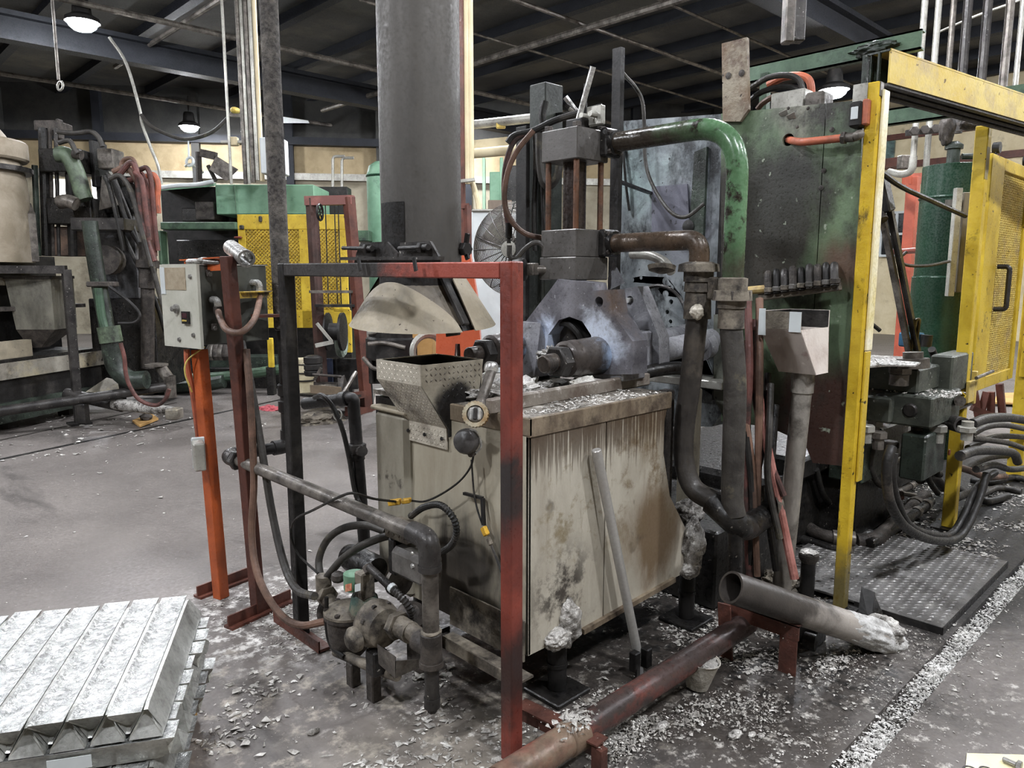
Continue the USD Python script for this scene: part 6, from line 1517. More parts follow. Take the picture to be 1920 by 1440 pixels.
single('metal_flakes', flakes(p, s, 15), FLAKE, 'pile of white flakes beside the stand feet', 'metal flakes', kind='stuff', smooth=False)
p, s = scatter(4200, 7, .8, 1.75, 1.4, 2.7, lambda p: .03 + nz(p, 6, .54, .68, 8), .003, .03, 2.8)
single('metal_flakes', flakes(p, s, 16), FLAKE, 'flakes gathered under the valve train', 'metal flakes', kind='stuff', smooth=False)
p, s = scatter(14000, 8, 2.55, 4.2, 1.25, 2.2, lambda p: nz(p, 6, .42, .6, 6), .004, .02, 2)
single('metal_flakes', flakes(p, s, 17), FLAKE, 'grey swarf under the hanging hoses', 'metal flakes', kind='stuff', smooth=False)
p, s = scatter(5000, 9, 3.48, 4.2, .9, 1.7, lambda p: nz(p, 5, .45, .68, 16) * np.clip((4.3 - p[:, 0]), 0, 1), .003, .012, 1.8, z=tz0 + .001)
single('metal_flakes', flakes(p, s, 18), FLAKE, 'flakes caught on the tread plate', 'metal flakes', kind='stuff', smooth=False)
p, s = scatter(9000, 31, 3.6, 6.4, .95, 2.0, lambda p: nz(p, 3, .45, .66, 26), .005, .03, 2.4)
single('metal_flakes', flakes(p, s, 32), SPATTER, 'greasy litter and swarf among the hose tangle', 'metal flakes', kind='stuff', smooth=False)
for k, (px, py, sz) in enumerate(((1378, 1382, .03), (1410, 1380, .018), (1428, 1382, .014), (588, 1375, .022), (1242, 1366, .03), (1005, 1340, .02))):
    q = P(px, py, z=.0)
    single('metal_lump', lump(q + Z3 * sz * .3, (sz, sz * .6, sz * .4), 100 + k, 3, .3), SPATTER, ['pale lozenge of metal beyond the pipe coupling', 'small pale nugget next to the lozenge', 'smallest nugget in the row of three', 'pale nugget on the floor before the valve train', 'flat pale patch of metal by the coupling', 'pale lump beside the red upright foot'][k], 'metal lump')


def heap(c, sx, sy, h, n, seed, s0=.003, s1=.015, m=FLAKE):
    g = np.random.default_rng(seed)
    q = g.normal(0, .5, (n, 2))
    r2 = (q ** 2).sum(1)
    pos = np.c_[c[0] + q[:, 0] * sx, c[1] + q[:, 1] * sy, c[2] + h * np.exp(-2 * r2) * g.uniform(.2, 1, n)]
    return flakes(pos, s0 + (s1 - s0) * g.uniform(0, 1, n) ** 2.2, seed, .7)


for k, (px, py, sx, sy, sz, n) in enumerate(((1195, 1375, .13, .06, .04, 420), (1150, 1405, .10, .06, .03, 300), (1310, 1340, .22, .08, .012, 260), (1130, 1322, .10, .07, .02, 220), (1000, 1345, .06, .06, .02, 120), (1420, 1330, .2, .1, .008, 240), (1560, 1250, .25, .08, .008, 260))):
    single('metal_splash', heap(P(px, py, z=.002), sx, sy, sz, int(n * 1.7), 110 + k), FLAKE, ['jagged heap of frozen splashed metal beside the floor pipe', 'splashed metal heap under the coupling', 'flat spread of frozen metal past the ladle bucket', 'frozen splash at the red foot', 'small heap of chips against the red upright foot', 'thin spread of chips between bracket and trench', 'spread of chips before the white crusted pipe end'][k], 'metal splash', kind='stuff', smooth=False)

# ------------------------------------------------------------------ background: the second casting machine
def bb(q0, q1, d, depth, m=None, b=.01, az=25.0):
    """box whose near face spans two picture points at the distance d, turned az degrees, running back by depth"""
    a, c = P(*q0, d=d), P(*q1, d=d)
    w = np.dot(c - a, right)
    return obb(a, R2(0 if az is None else az * .0), w, R2(90), depth, c[2], a[2], b)


def tb(pts, r, d, n=10, fil=None):
    q = [P(p[0], p[1], d=(p[2] if len(p) > 2 else d)) for p in pts]
    return sweep(fillet(q, fil), r, n) if fil else hose(q, r, n)


D1 = 7.6
c0 = P(-38, 480, d=7.9)
t = Thing('tan_duct', 'wide tan sheet metal duct with an elbow top at the picture edge', 'duct', (c0[0], c0[1], 1.6))
rr = .5
pts = [vec(c0[0], c0[1], P(-38, 492, d=7.9)[2]), vec(c0[0], c0[1], P(-38, 310, d=7.9)[2]), vec(c0[0], c0[1], P(-38, 250, d=7.9)[2]) - right * .25, vec(c0[0], c0[1], P(-38, 228, d=7.9)[2]) - right * 1.2]
t.part('pipe', sweep(fillet([pts[0], pts[1] + Z3 * .2, pts[3]], .5, 10), rr * .98, 32), TANDUCT)
zr = P(-38, 322, d=7.9)[2]
t.part('flange', lathe([(rr, 0), (rr + .05, .0), (rr + .05, .05), (rr, .05)], vec(c0[0], c0[1], zr), Z3, 36), DARKSTEEL)
t.part('band', lathe([(rr, .12), (rr + .02, .14), (rr + .02, .3), (rr, .32)], vec(c0[0], c0[1], zr), Z3, 36), TANDUCT)
t.part('seam', cyl(vec(c0[0], c0[1], 1.7) + R2(-78) * rr, vec(c0[0], c0[1], zr) + R2(-78) * rr, .012, 6), TANDUCT)
fz = P(60, 505, d=7.4)[2]
t = Thing('guard_barrier', 'dark guard frame in front of the second casting machine', 'frame', tuple(P(140, 795, z=0)))
pf = P(149, 795, z=0)
t.part('post', box(pf[0] - .04, pf[0] + .04, pf[1] - .04, pf[1] + .04, 0, fz, .004), DARKSTEEL)
t.part('crossbar', bar(vec(pf[0], pf[1], fz), vec(pf[0], pf[1], fz) - R2(12) * 1.6, .08, .08), DARKSTEEL)
t.part('foot', box(pf[0] - .1, pf[0] + .1, pf[1] - .1, pf[1] + .1, 0, .02), BLACK)
t = Thing('drip_hopper', 'sooty sheet metal hopper with a funnel bottom behind the dark guard frame', 'hopper', tuple(P(58, 625, d=7.5)))
ha, hb = P(8, 520, d=7.7), P(103, 618, d=7.7)
w = np.dot(hb - ha, right)
o = ha
tp = [o + right * a + R2(90) * b for a, b in ((0, 0), (w, 0), (w, .4), (0, .4))]
mdl = [vec(p[0], p[1], hb[2]) + right * s for p, s in zip(tp, (.07, 0, 0, .07))]
t.part('body', hull(tp + mdl), M('hopper_sooty', '#6d6a60', '#4b4942', s=4, rough=.5, metal=.2, bump=.1, st=(1, 1, .5), dirt='#2f2d2a', ds=4))
bt = P(66, 652, d=7.8)
t.part('funnel', hull(mdl + [bt + right * a + R2(90) * b for a, b in ((-.06, 0), (.06, 0), (.06, .15), (-.06, .15))]), IRON)
t.part('rim', [bar(tp[i], tp[(i + 1) % 4], .03, .03) for i in range(4)], DARKSTEEL)
FS = M('bright_scarred_sheet', '#9a958a', '#5b554c', s=2.5, rough=.4, metal=.3, bump=.1, dirt='#b7ab8c', ds=2, spot='#3a3631', ss=8)
t = Thing('melting_furnace', 'low melting furnace of the second machine with scarred bright side sheets', 'furnace', tuple(P(80, 770, d=8)))
fa, fb = P(-40, 692, d=7.0), P(196, 664, d=8.6)
fd = (fb - fa); fd[2] = 0; fl = np.linalg.norm(fd); fd /= fl
fn = vec(fd[1], -fd[0], 0)
fn = fn if np.dot(fn, fwd) < 0 else -fn


def fbox(a0, a1, z0, z1, t0, t1): return hull([vec(fa[0], fa[1], 0) + fd * a + fn * tt + Z3 * z for a in (a0, a1) for z in (z0, z1) for tt in (t0, t1)])


zA = P(-40, 692, d=7.0)[2]
t.part('side_sheet', fbox(0, fl, zA - .14, zA + .02, -.03, 0.02), FS)
t.part('upper_sheet', fbox(0, fl * .45, zA + .03, zA + .22, -.2, -.1), HOODTAN)
t.part('body', fbox(0, fl, .12, zA - .14, -.9, -.05), BLACK)
t.part('top_block', fbox(0, fl, zA - .1, zA + .05, -.9, -.05), GREASY)
t.part('skirt', fbox(.0, fl * .9, .1, .3, -.04, .0), OILGREEN)
t.part('shelf', fbox(0, fl * .95, zA + .78, zA + .86, -.7, -.3), FS)
t.part('shelf', fbox(.3, fl, zA + .52, zA + .56, -.6, -.2), IRON)
t.part('back_mass', fbox(.1, fl + .2, zA, zA + 1.1, -1.1, -.75), BLACK)
for a in (.4, 1.2, 2.0, 2.6): t.part('leg', fbox(a, a + .12, 0, .14, -.3, -.15), BLACK)

t = Thing('shot_unit', 'blackened upright shot unit of the second machine with a green feed pipe', 'cylinder', tuple(P(130, 640, d=8.2)))
for q0, q1, d, dep, m in (((70, 278), (150, 322), 8.2, .4, GREASY), ((85, 370), (172, 420), 8.2, .45, GREASY), ((130, 408), (232, 432), 8.0, .4, DARKSTEEL), ((62, 225), (108, 245), 8.4, .3, IRON), ((103, 222), (112, 260), 8.4, .1, IRON)):
    t.part('block', bb(q0, q1, d, dep), m)
for px, r, m in ((68, .03, OILGREEN), (84, .05, GREASY), (96, .02, IRON), (107, .02, DARKSTEEL), (133, .045, BLACK)):
    t.part('tie_rod', cyl(P(px - 3, 240 if px > 80 and px < 110 else 310, d=8.3), P(px + 4, 480, d=8.3), r, 10), m)
t.part('feed_pipe', tb([(108, 290), (126, 292), (142, 320), (154, 360), (160, 375)], .085, 8.1, 14), DIRTYGREEN, label='grimy green curved feed pipe')
t.part('feed_pipe', tb([(110, 380), (128, 377), (143, 383)], .07, 8.0, 14), PIPEGREY)
t.part('flange', cyl(P(138, 288, d=8.05), P(153, 291, d=8.05), .05, 12), IRON)
t.part('cable', tb([(108, 247), (140, 250), (170, 247), (185, 258), (192, 275)], .025, 8.0), GREYHOSE)
t.part('cable', tb([(110, 268), (130, 264), (140, 280), (146, 288)], .025, 7.95), GREYHOSE)
t.part('link_plate', yz_prism([(0, 0)] * 0 or [(0, 0), (.3, 0), (.3, .5), (.15, .62), (0, .5)], 0, .08).apply_transform(trimesh.transformations.translation_matrix(P(58, 490, d=8.0))), PIPEGREY)
t.part('rusty_column', bb((92, 425), (140, 480), 8.3, .3), M('rusty_column', '#5d4a3d', '#3a302a', s=5, rough=.7, bump=.3))
t = Thing('ram_pipe', 'long dark green pipe slanting down from the second machine to a thick green coupling', 'pipe', tuple(P(205, 640, d=7.6)))
t.part('pipe', tb([(168, 415), (180, 500), (198, 600), (202, 625)], .075, 7.7, 14), OILGREEN)
t.part('pipe', tb([(184, 540), (190, 590), (196, 615)], .04, 7.6, 10), GREEN)
t.part('coupling', cyl(P(203, 612, d=7.6), P(209, 642, d=7.6), .11, 16), DIRTYGREEN)
t.part('hose', tb([(208, 640), (212, 670), (222, 695), (245, 712), (275, 712)], .095, 7.6, 14), OILGREEN)
t.part('collar', bb((160, 528), (205, 538), 7.6, .2), IRON)
t.part('red_hose', tb([(226, 643), (233, 670), (236, 700), (244, 725), (262, 750), (292, 760), (310, 748), (317, 730)], .02, 7.3), REDHOSE)
t.part('brass_hook', tb([(205, 537), (238, 562), (258, 582), (262, 595), (250, 605), (222, 606)], .016, 7.5), BLACK)
t = Thing('second_platen', 'scorched grey platen of the second machine with torn bright streaks', 'platen', tuple(P(225, 650, d=8.8)))
t.part('face', bb((178, 395), (262, 560), 8.6, .3), M('scorched_platen', '#77777a', '#4a4a4b', s=2.5, rough=.45, metal=.3, bump=.2, st=(1, 1, .4), dirt='#232324', ds=2.5, dlo=.45, dhi=.6))
t.part('upper_block', bb((178, 330), (256, 400), 8.5, .5), GREASY)
t.part('lower_mass', bb((165, 560), (300, 730), 8.6, .9), GREASY)
t.part('bracket', slab([P(196, 330, d=8.3), P(225, 385, d=8.3), P(190, 395, d=8.3)], .05), PIPEGREY)
t.part('grey_box', bb((180, 278), (213, 316), 8.3, .25), PIPEGREY)
t.part('black_box', bb((165, 262), (180, 350), 8.4, .3), BLACK)
t.part('hub', lathe([(.0, 0), (.12, .02), (.16, .06), (.16, .2)], P(215, 488, d=8.4), -fwd * vec(1, 1, 0), 18), IRON)
for a_, b_, r_ in ((455, 540, .09), (488, 502, .12), (540, 690, .07)): t.part('stacked_cylinder', cyl(P(277, a_, d=8.2), P(277, b_, d=8.2), r_, 14), IRON)
RB = [[(222, 330), (245, 305), (258, 330), (262, 400), (272, 440), (290, 490)], [(212, 322), (238, 315), (258, 345), (268, 400), (282, 470)], [(235, 340), (262, 335), (276, 360), (284, 420), (290, 480)], [(275, 330), (288, 328), (296, 345), (295, 375), (297, 400)], [(245, 318), (268, 330), (278, 370), (282, 430)], [(200, 325), (215, 345), (232, 400), (250, 440), (290, 500)], [(212, 330), (240, 400), (262, 460), (280, 500)], [(240, 322), (228, 312), (232, 300), (248, 298), (256, 315)], [(222, 420), (250, 480), (290, 560), (315, 640)]]
for k, pts in enumerate(RB):
    single('red_hose', tb(pts, .030 if k < 5 else .024, 8.0 + .04 * k), [REDHOSE, TANHOSE, REDHOSE, ORANGEHOSE, REDHOSE, RUBBER, GREYHOSE, TANHOSE, RUBBER][k],
           ['outermost dark red hose of the second machine bundle', 'brown hose in the second machine bundle', 'thick red hose hanging lowest in the second machine bundle', 'bright orange hose hooked at the end of the bundle', 'dark red hose tucked behind the orange one', 'black hose sweeping down beside the red bundle', 'grey hose crossing under the red bundle', 'brown hose arching highest over the bundle', 'long black hose trailing from the bundle to the floor'][k], 'hose')
RB2 = [[(252, 322), (266, 340), (274, 400), (280, 450)], [(205, 335), (226, 330), (246, 360), (262, 420), (284, 500)], [(196, 330), (206, 352), (222, 420), (232, 470)], [(262, 318), (276, 316), (284, 345), (290, 420), (296, 470)], [(232, 345), (250, 350), (262, 390), (276, 450), (296, 540), (330, 650)]]
for k, pts in enumerate(RB2):
    single('red_hose', tb(pts, .026, 7.92 + .05 * k), [REDHOSE, GREYHOSE, RUBBER, REDHOSE, GREYHOSE][k], ['slim red hose at the heart of the second machine bundle', 'grey hose fanning out under the bundle', 'black hose dropping straight by the scorched platen', 'slim red hose tight against the orange hose', 'longest grey hose trailing past the green upright'][k], 'hose')
t = Thing('low_pipe', 'dark pipe running low in front of the second machine to a tee', 'pipe', tuple(P(150, 770, d=7.4)))
t.part('pipe', cyl(P(-30, 776, d=7.0), P(318, 724, d=7.8), .05, 14), DARKSTEEL)
t.part('tee', [cyl(P(318, 705, d=7.8), P(320, 745, d=7.8), .06, 14), cyl(P(302, 690, d=7.9), P(318, 712, d=7.8), .06, 14), lathe([(.05, 0), (.12, 0), (.12, .02), (.05, .03)], P(293, 686, d=7.9), Z3, 16)], PIPEGREY)
t.part('prop', bb((140, 758), (160, 795), 7.35, .1), BLACK)
t = Thing('stub_pipe', 'far crusted pipe lying on the floor below the second machine', 'pipe', tuple(P(230, 760, d=7.7)))
t.part('pipe', cyl(P(124, 738, d=7.7), P(230, 762, d=7.6), .06, 16), DARKSTEEL)
t.part('crust', cyl(P(215, 757, d=7.6), P(326, 772, d=7.4), .065, 16, r2=.05), SPATTER)
t.part('block', bb((308, 768), (333, 788), 7.3, .15), FS)
t = Thing('stone_tile', 'pale tile with a dark lump lying on the floor', 'tile', tuple(P(275, 792, z=0)))
t.part('tile', slab([P(248, 788, z=.03), P(262, 798, z=.03), P(297, 784, z=.03), P(283, 774, z=.03)], .02), CARDBOARD)
t.part('lump', lump(P(274, 782, z=.06), (.06, .06, .04), 121, 2, .4), IRON)
single('pale_wedge', hull([P(160, 735, d=7.9), P(225, 738, d=7.9), P(220, 712, d=8.0), P(200, 708, d=8.0), P(160, 735, d=8.1), P(225, 738, d=8.1)]), FS, 'pale plate wedge on the floor behind the low pipe', 'plate')

# ------------------------------------------------------------------ background: green machine with the yellow mesh door
D2 = 10.6
t = Thing('green_press', 'green casting machine with a dark open bay behind the yellow mesh door', 'machine', tuple(P(450, 700, d=11)))
t.part('canopy', bb((403, 346), (590, 402), D2 + .3, 1.6), FRESHGREEN)
t.part('canopy_seam', bb((439, 346), (443, 402), D2 + .28, .05), GREEN)
t.part('top_sheet', slab([P(300, 352, d=10.9), P(400, 344, d=10.9), P(405, 342, d=12), P(310, 350, d=12)], .04), FRESHGREEN)
t.part('lintel', bb((300, 416), (442, 430), D2, .3), GREEN)
t.part('upright', bb((294, 432), (314, 645), D2, .2), GREEN)
t.part('upright', bb((308, 434), (317, 640), D2 + .2, .1), M('pale_green_edge', '#9fae98', '#7f947c', s=2, rough=.5))
t.part('sill', bb((296, 640), (345, 656), D2, .3), GREEN)
t.part('bay_back', bb((300, 350), (660, 640), D2 + 1.2, .3), BLACK)
t.part('bay_block', bb((340, 390), (400, 415), D2 + .6, .5), GREASY)
t.part('bay_block', bb((365, 378), (402, 412), D2 + .5, .3), IRON)
t.part('bay_block', bb((330, 450), (440, 490), D2 + .7, .3), GREASY)
t.part('lower_body', bb((300, 612), (660, 700), D2 + .5, 1.0), BLACK)
t.part('bed_rail', bb((240, 668), (520, 690), D2 - .3, .3), OILGREEN)
t.part('bed_pipe', tb([(290, 712), (420, 706), (560, 688)], .07, D2 - .8), GREEN)
t.part('bed_pipe', tb([(300, 728), (380, 722), (420, 715)], .09, D2 - .9), OILGREEN)
for k in range(4): t.part('valve', lathe([(.05, 0), (.09, .05), (.09, .12), (.04, .2)], P(398 + 9 * k, 675, d=9.6), Z3, 12), [PIPEGREY, IRON][k % 2])
t.part('front_mass', bb((345, 690), (560, 752), D2 - .4, .6), GREASY)
yd0, yd1 = P(444, 402, d=10.2), P(655, 615, d=10.2)
t = Thing('mesh_door', 'bright yellow machine door with perforated mesh panels', 'door', tuple(P(550, 615, d=10.2)))
W, H = np.dot(yd1 - yd0, right), yd0[2] - yd1[2]


def dbox(a0, a1, h0, h1, dp=.05, off=0.0, b=.006): return obb(yd0 + right * (a0 * W) + R2(90) * off, right, (a1 - a0) * W, R2(90), dp, yd1[2] + h0 * H, yd1[2] + h1 * H, b)


t.part('header', dbox(0, 1, .87, 1), YELLOW)
t.part('stile', dbox(0, .07, 0, .87), YELLOW)
t.part('stile', dbox(.93, 1, 0, .87), YELLOW)
t.part('stile', dbox(.56, .66, 0, .87), YELLOW)
t.part('sill', dbox(.07, .93, 0, .16), YELLOW)
t.part('backing', dbox(.07, .93, .16, .87, .01, .04, 0), YELLOWPALE)
mp = mesh_panel((0, 0, 0), X3, W * .86, .16 * H, .87 * H, .05, .008)
T4 = np.eye(4); T4[:3, 0] = right; T4[:3, 1] = R2(90); T4[:3, 3] = (yd0 + right * .07 * W + R2(90) * .02) * vec(1, 1, 0) + Z3 * yd1[2]
mp.apply_transform(T4)
t.part('mesh', mp, YELLOW, kind='stuff', smooth=False)
t.part('latch', bb((438, 443), (452, 447), 10.15, .05), RED)
t.part('hinge_pin', bb((448, 422), (456, 430), 10.15, .05), DARKSTEEL)
t.part('hinge_pin', bb((484, 405), (490, 416), 10.15, .05), IRON)
for k, (q0, q1, lab) in enumerate((((500, 634), (513, 690), 'short yellow post low beside the black frame upright'), ((642, 582), (660, 662), 'yellow angle post below the mesh door'))):
    t = Thing('yellow_stanchion', lab, 'post', tuple(P(q1[0], q1[1], d=9.6)))
    t.part('post', bb(q0, q1, 9.6, .06), YELLOW)
    if k: t.part('arm', bb((625, 577), (655, 584), 9.6, .06), YELLOW)
    t.part('base', bb((q0[0] - 2, q1[1] - 2), (q1[0] + 2, 741), 9.6, .1), GREASY)
t = Thing('flood_lamp', 'grey tilted floodlight on a bracket above the green canopy', 'lamp', tuple(P(415, 335, d=10.5)))
t.part('head', hull([P(*q, d=dd) for q in ((405, 292), (447, 318), (425, 340), (392, 318)) for dd in (10.4, 10.8)]), PIPEGREY)
t.part('bracket', [bar(P(372, 285, d=10.5), P(374, 342, d=10.5), .06), bar(P(390, 310, d=10.5), P(405, 340, d=10.5), .04), bar(P(378, 287, d=10.5), P(405, 293, d=10.5), .1)], IRON)
single('white_cable', tb([(303, 352), (330, 348), (370, 346), (400, 340)], .03, 10.4), WHITE, 'pale cable lying along the green canopy top', 'cable')

# red frame stand with wheel
D3 = 8.2
t = Thing('hoist_stand', 'dull red steel stand with a small hand wheel before the yellow door', 'stand', tuple(P(640, 775, z=0)))
fl_ = P(690, 772, z=0); D3 = float(np.dot(fl_, [sa, ca, 0]))
t.part('upright', bar(P(584, 372, d=D3 + .1), P(606, 760, d=D3 + .1), .1, .1), M('brown_upright', '#4b3631', '#332723', s=4, rough=.5))
t.part('upright', bar(P(654, 370, d=D3), P(688, 772, d=D3), .1, .1), MAROON)
t.part('upright', bar(P(684, 670, d=D3 + .1), P(688, 775, d=D3 + .1), .11, .11), BLACK)
t.part('crossbar', bar(P(574, 377, d=D3 + .1), P(662, 375, d=D3), .1, .1), M('pink_crossbar', '#8d5a52', '#6b443e', s=4, rough=.5))
t.part('shelf_bar', bar(P(592, 573, d=D3), P(672, 573, d=D3), .09, .03), BLACK)
t.part('shelf_bar', bar(P(580, 547, d=D3 - .2), P(662, 547, d=D3), .06, .03), PIPEGREY)
t.part('foot', bar(P(655, 772, d=D3 - .3), P(702, 770, d=D3 + .2), .12, .1), MAROON)
t.part('shelf', slab([P(560, 738, d=D3 - .2), P(640, 745, d=D3 - .6), P(688, 738, d=D3), P(600, 730, d=D3 + .3)], .03), GREASY)
t.part('shelf_edge', bar(P(625, 748, d=D3 - .6), P(690, 738, d=D3), .02, .08), MAROON)
wc = P(600, 398, d=D3 - .05)
t.part('wheel', torus(wc, vec(.5, -.6, .0), .085, .014, 24, 6), BLACK)
for k in range(3):
    a = k * math.pi / 3
    u_, v_, _ = frame_of(vec(.5, -.6, 0))
    t.part('wheel_spoke', cyl(wc + (u_ * math.cos(a) + v_ * math.sin(a)) * .085, wc - (u_ * math.cos(a) + v_ * math.sin(a)) * .085, .007, 6), BLACK)
for px in (610, 627, 634):
    t.part('rope', cyl(P(px, 385, d=D3), P(px + 6, 570, d=D3), .006, 6), BLACK)
t.part('crank', [bar(P(594, 606, d=D3 - .3), P(622, 640, d=D3 - .3), .03), bar(P(592, 648, d=D3 - .3), P(624, 641, d=D3 - .3), .045)], GALV, label='pale crank handle')
t.part('reel', [lathe([(.08, 0), (.22, .01), (.22, .03), (.1, .04), (.1, .16), (.22, .17), (.22, .2), (.08, .21)], P(612, 622, d=D3 + .1), right, 22)], BLACK)
t.part('hose_coil', torus(P(640, 640, d=D3 + .5), right, .15, .05, 20, 8), M('pale_hose', '#8d9a90', '#6d7a70', rough=.5))
t.part('panel', bb((612, 672), (672, 730), D3 + .4, .05), BLACK)
t.part('panel', bb((606, 672), (625, 722), D3 + .35, .03), M('navy_sheet', '#232a3d', '#1b2030', rough=.5))
t = Thing('tool_tray', 'open brown tool carrier standing on the hoist stand shelf', 'tool box', tuple(P(620, 738, d=7.7)))
t.part('front', slab([P(581, 722, d=7.7), P(582, 737, d=7.7), P(640, 742, d=7.7), P(640, 726, d=7.7)], .02), M('brown_tray', '#6a5c4b', '#50463a', s=4, rough=.6))
t.part('back', slab([P(588, 716, d=8.0), P(588, 735, d=8.0), P(652, 738, d=8.0), P(652, 718, d=8.0)], .02), IRON)
t.part('end', slab([P(636, 706, d=7.85), P(640, 742, d=7.7), P(655, 738, d=8.0), P(652, 720, d=8.0), P(646, 703, d=7.9)], .02), IRON)
t.part('handle', cyl(P(586, 702, d=7.85), P(640, 706, d=7.85), .014, 8), IRON)
t.part('contents', lump(P(610, 728, d=7.85), (.14, .1, .04), 131, 3, .5), DUSTIRON)
single('steel_bar', cyl(P(640, 744, d=7.6), P(667, 698, d=8.0), .022, 8), PIPEGREY, 'grey bar leaning from the stand shelf to the red upright', 'bar')
t = Thing('slatted_bucket', 'cream ribbed bucket beside the black frame upright', 'bucket', tuple(P(571, 738, d=8.4)))
t.part('body', lathe([(.10, P(571, 738, d=8.4)[2]), (.12, P(571, 672, d=8.4)[2]), (.115, P(571, 672, d=8.4)[2])], P(571, 700, d=8.4) * vec(1, 1, 0), Z3, 20), M('cream_bucket', '#c9bfa2', '#a89d80', s=3, rough=.6, dirt='#6d6350', ds=5))
for py in (682, 698, 712): t.part('hoop', torus(P(571, py, d=8.4), Z3, .118, .008, 20, 5), BLACK)
t = Thing('black_drum', 'small black ribbed drum on the hoist stand', 'drum', tuple(P(590, 700, d=8.0)))
t.part('drum', lathe([(.09, 0), (.1, .02), (.1, .05), (.09, .06), (.1, .07), (.1, .12), (.09, .13), (.1, .14), (.1, .2), (.06, .22)], P(588, 704, d=8.0), Z3, 18), BLACK)
t.part('handle', bar(P(590, 712, d=7.9), P(602, 690, d=7.9), .03), PIPEGREY)
# dark machine parts behind the hood
t = Thing('pump_unit', 'black motor and pump unit standing behind the feed chute', 'pump', tuple(P(740, 720, d=7.2)))
t.part('motor', lathe([(.28, 0), (.3, .02), (.3, .2), (.27, .22), (.27, .3), (.29, .32), (.29, .55), (.1, .6)], P(745, 672, d=7.2), Z3, 24), BLACK)
t.part('base', bb((690, 668), (800, 720), 7.4, .6), GREASY)
t.part('frame', bb((690, 560), (700, 720), 7.3, .1), BLACK)
t.part('box', bb((693, 632), (716, 660), 7.2, .3), BLACK)
t.part('pipe', tb([(690, 622), (706, 620), (708, 612)], .03, 7.0), GALV)
t.part('pipe', tb([(690, 645), (720, 643), (760, 652)], .02, 6.9), PIPEGREY)
t.part('pipe', tb([(680, 670), (700, 690), (720, 690)], .02, 6.9), PIPEGREY)
for k in range(5): t.part('fin', bb((718 + 7 * k, 600), (721 + 7 * k, 640), 7.0, .05), [PIPEGREY, OILGREEN][k % 2])
single('pale_floor_sheet', slab([P(705, 735, z=.02), P(760, 728, z=.02), P(770, 755, z=.02), P(700, 762, z=.02)], .015), M('pale_sheet', '#b5aaa2', '#9a8f88', s=3, rough=.5), 'pale crumpled sheet on the floor behind the corner box', 'sheet')
t = Thing('green_tank', 'tall domed green tank partly hidden by the dark duct', 'tank', tuple(P(722, 480, d=13)))
gr = 30 * 13 / FPX
ztp, zbt = P(722, 304, d=13)[2], 0.0
t.part('shell', lathe([(gr, 0), (gr, ztp - .22), (gr * .85, ztp - .07), (gr * .5, ztp), (0, ztp + .02)], P(722, 480, d=13) * vec(1, 1, 0), Z3, 28), FRESHGREEN)
t.part('band', lathe([(gr, ztp - .26), (gr + .015, ztp - .24), (gr, ztp - .22)], P(722, 480, d=13) * vec(1, 1, 0), Z3, 28, close=False), TANKGREEN)
single('green_cabinet', bb((662, 432), (692, 452), 12.5, .6), GREEN, 'low green cabinet beside the domed tank', 'cabinet')
# orange machine, panel and fan
t = Thing('orange_machine', 'tall orange painted machine casing with a sloping side behind the hood', 'machine', tuple(P(860, 720, d=6.6)))
oz = lambda py, d=6.6: P(860, py, d=d)[2]
pr = [P(*q, d=6.6) for q in ((822, 700), (824, 560), (838, 500), (868, 470), (884, 476), (897, 555), (903, 640), (905, 760), (872, 760), (866, 640), (858, 640), (852, 700))]
loc = [(np.dot(p - pr[0], right), p[2]) for p in pr]
t.part('casing', prism(loc, (pr[0][0], pr[0][1], 0), right, Z3, .25), ROBOT)
t.part('dark_gap', bb((856, 600), (869, 760), 6.7, .2), BLACK)
t.part('side_pipe', cyl(P(905, 640, d=6.55), P(905, 720, d=6.55), .02, 8), DARKSTEEL)
t.part('base', bb((815, 700), (910, 838), 6.7, .5), BLACK)
single('grey_ring', torus(P(803, 660, d=6.5), vec(-.2, -1, .1), .15, .03, 28, 8), GALV, 'grey hoop standing behind the feed chute', 'ring')
t = Thing('cardboard_box', 'brown cardboard carton behind the grey hoop', 'box', tuple(P(790, 660, d=7.0)))
t.part('body', bb((770, 615), (812, 690), 7.0, .3), CARDBOARD)
t.part('flap', slab([P(770, 615, d=7.0), P(812, 615, d=7.0), P(818, 608, d=7.2), P(776, 608, d=7.2)], .01), CARDBOARD)
t = Thing('white_partition', 'pale grey partition board behind the pedestal fan', 'board', tuple(P(945, 640, d=7.3)))
t.part('board', bb((884, 396), (1045, 700), 7.3, .05), WHITE)
t.part('frame', bb((884, 392), (1045, 397), 7.28, .08), GALV)
FD = 5.0
fc = P(966, 468, d=FD)
faxis = -fwd * vec(1, 1, 0) - right * .45
faxis /= np.linalg.norm(faxis)
fr_ = 86 * FD / FPX
t = Thing('pedestal_fan', 'big grey wire cage pedestal fan half hidden by the red upright', 'fan', (fc[0], fc[1], 0))
u_, v_, fa_ = frame_of(faxis)
for k in range(31):
    s = .16 + .84 * k / 30
    t.part('guard_ring', torus(fc + fa_ * (.10 * (1 - s ** 3)), fa_, fr_ * s, .0026, 48, 5), PIPEGREY)
for k in range(20):
    a = k / 20 * 2 * math.pi
    e = u_ * math.cos(a) + v_ * math.sin(a)
    t.part('guard_wire', sweep(smooth_path([fc + fa_ * .102 + e * fr_ * .16, fc + fa_ * (.10 * (1 - .6 ** 3)) + e * fr_ * .6, fc + e * fr_, fc - fa_ * .12 + e * fr_ * .9]), .0035, 5), DARKSTEEL)
t.part('badge', lathe([(fr_ * .18, 0), (fr_ * .17, .012), (0, .015)], fc + fa_ * .098, fa_, 24), GALV)
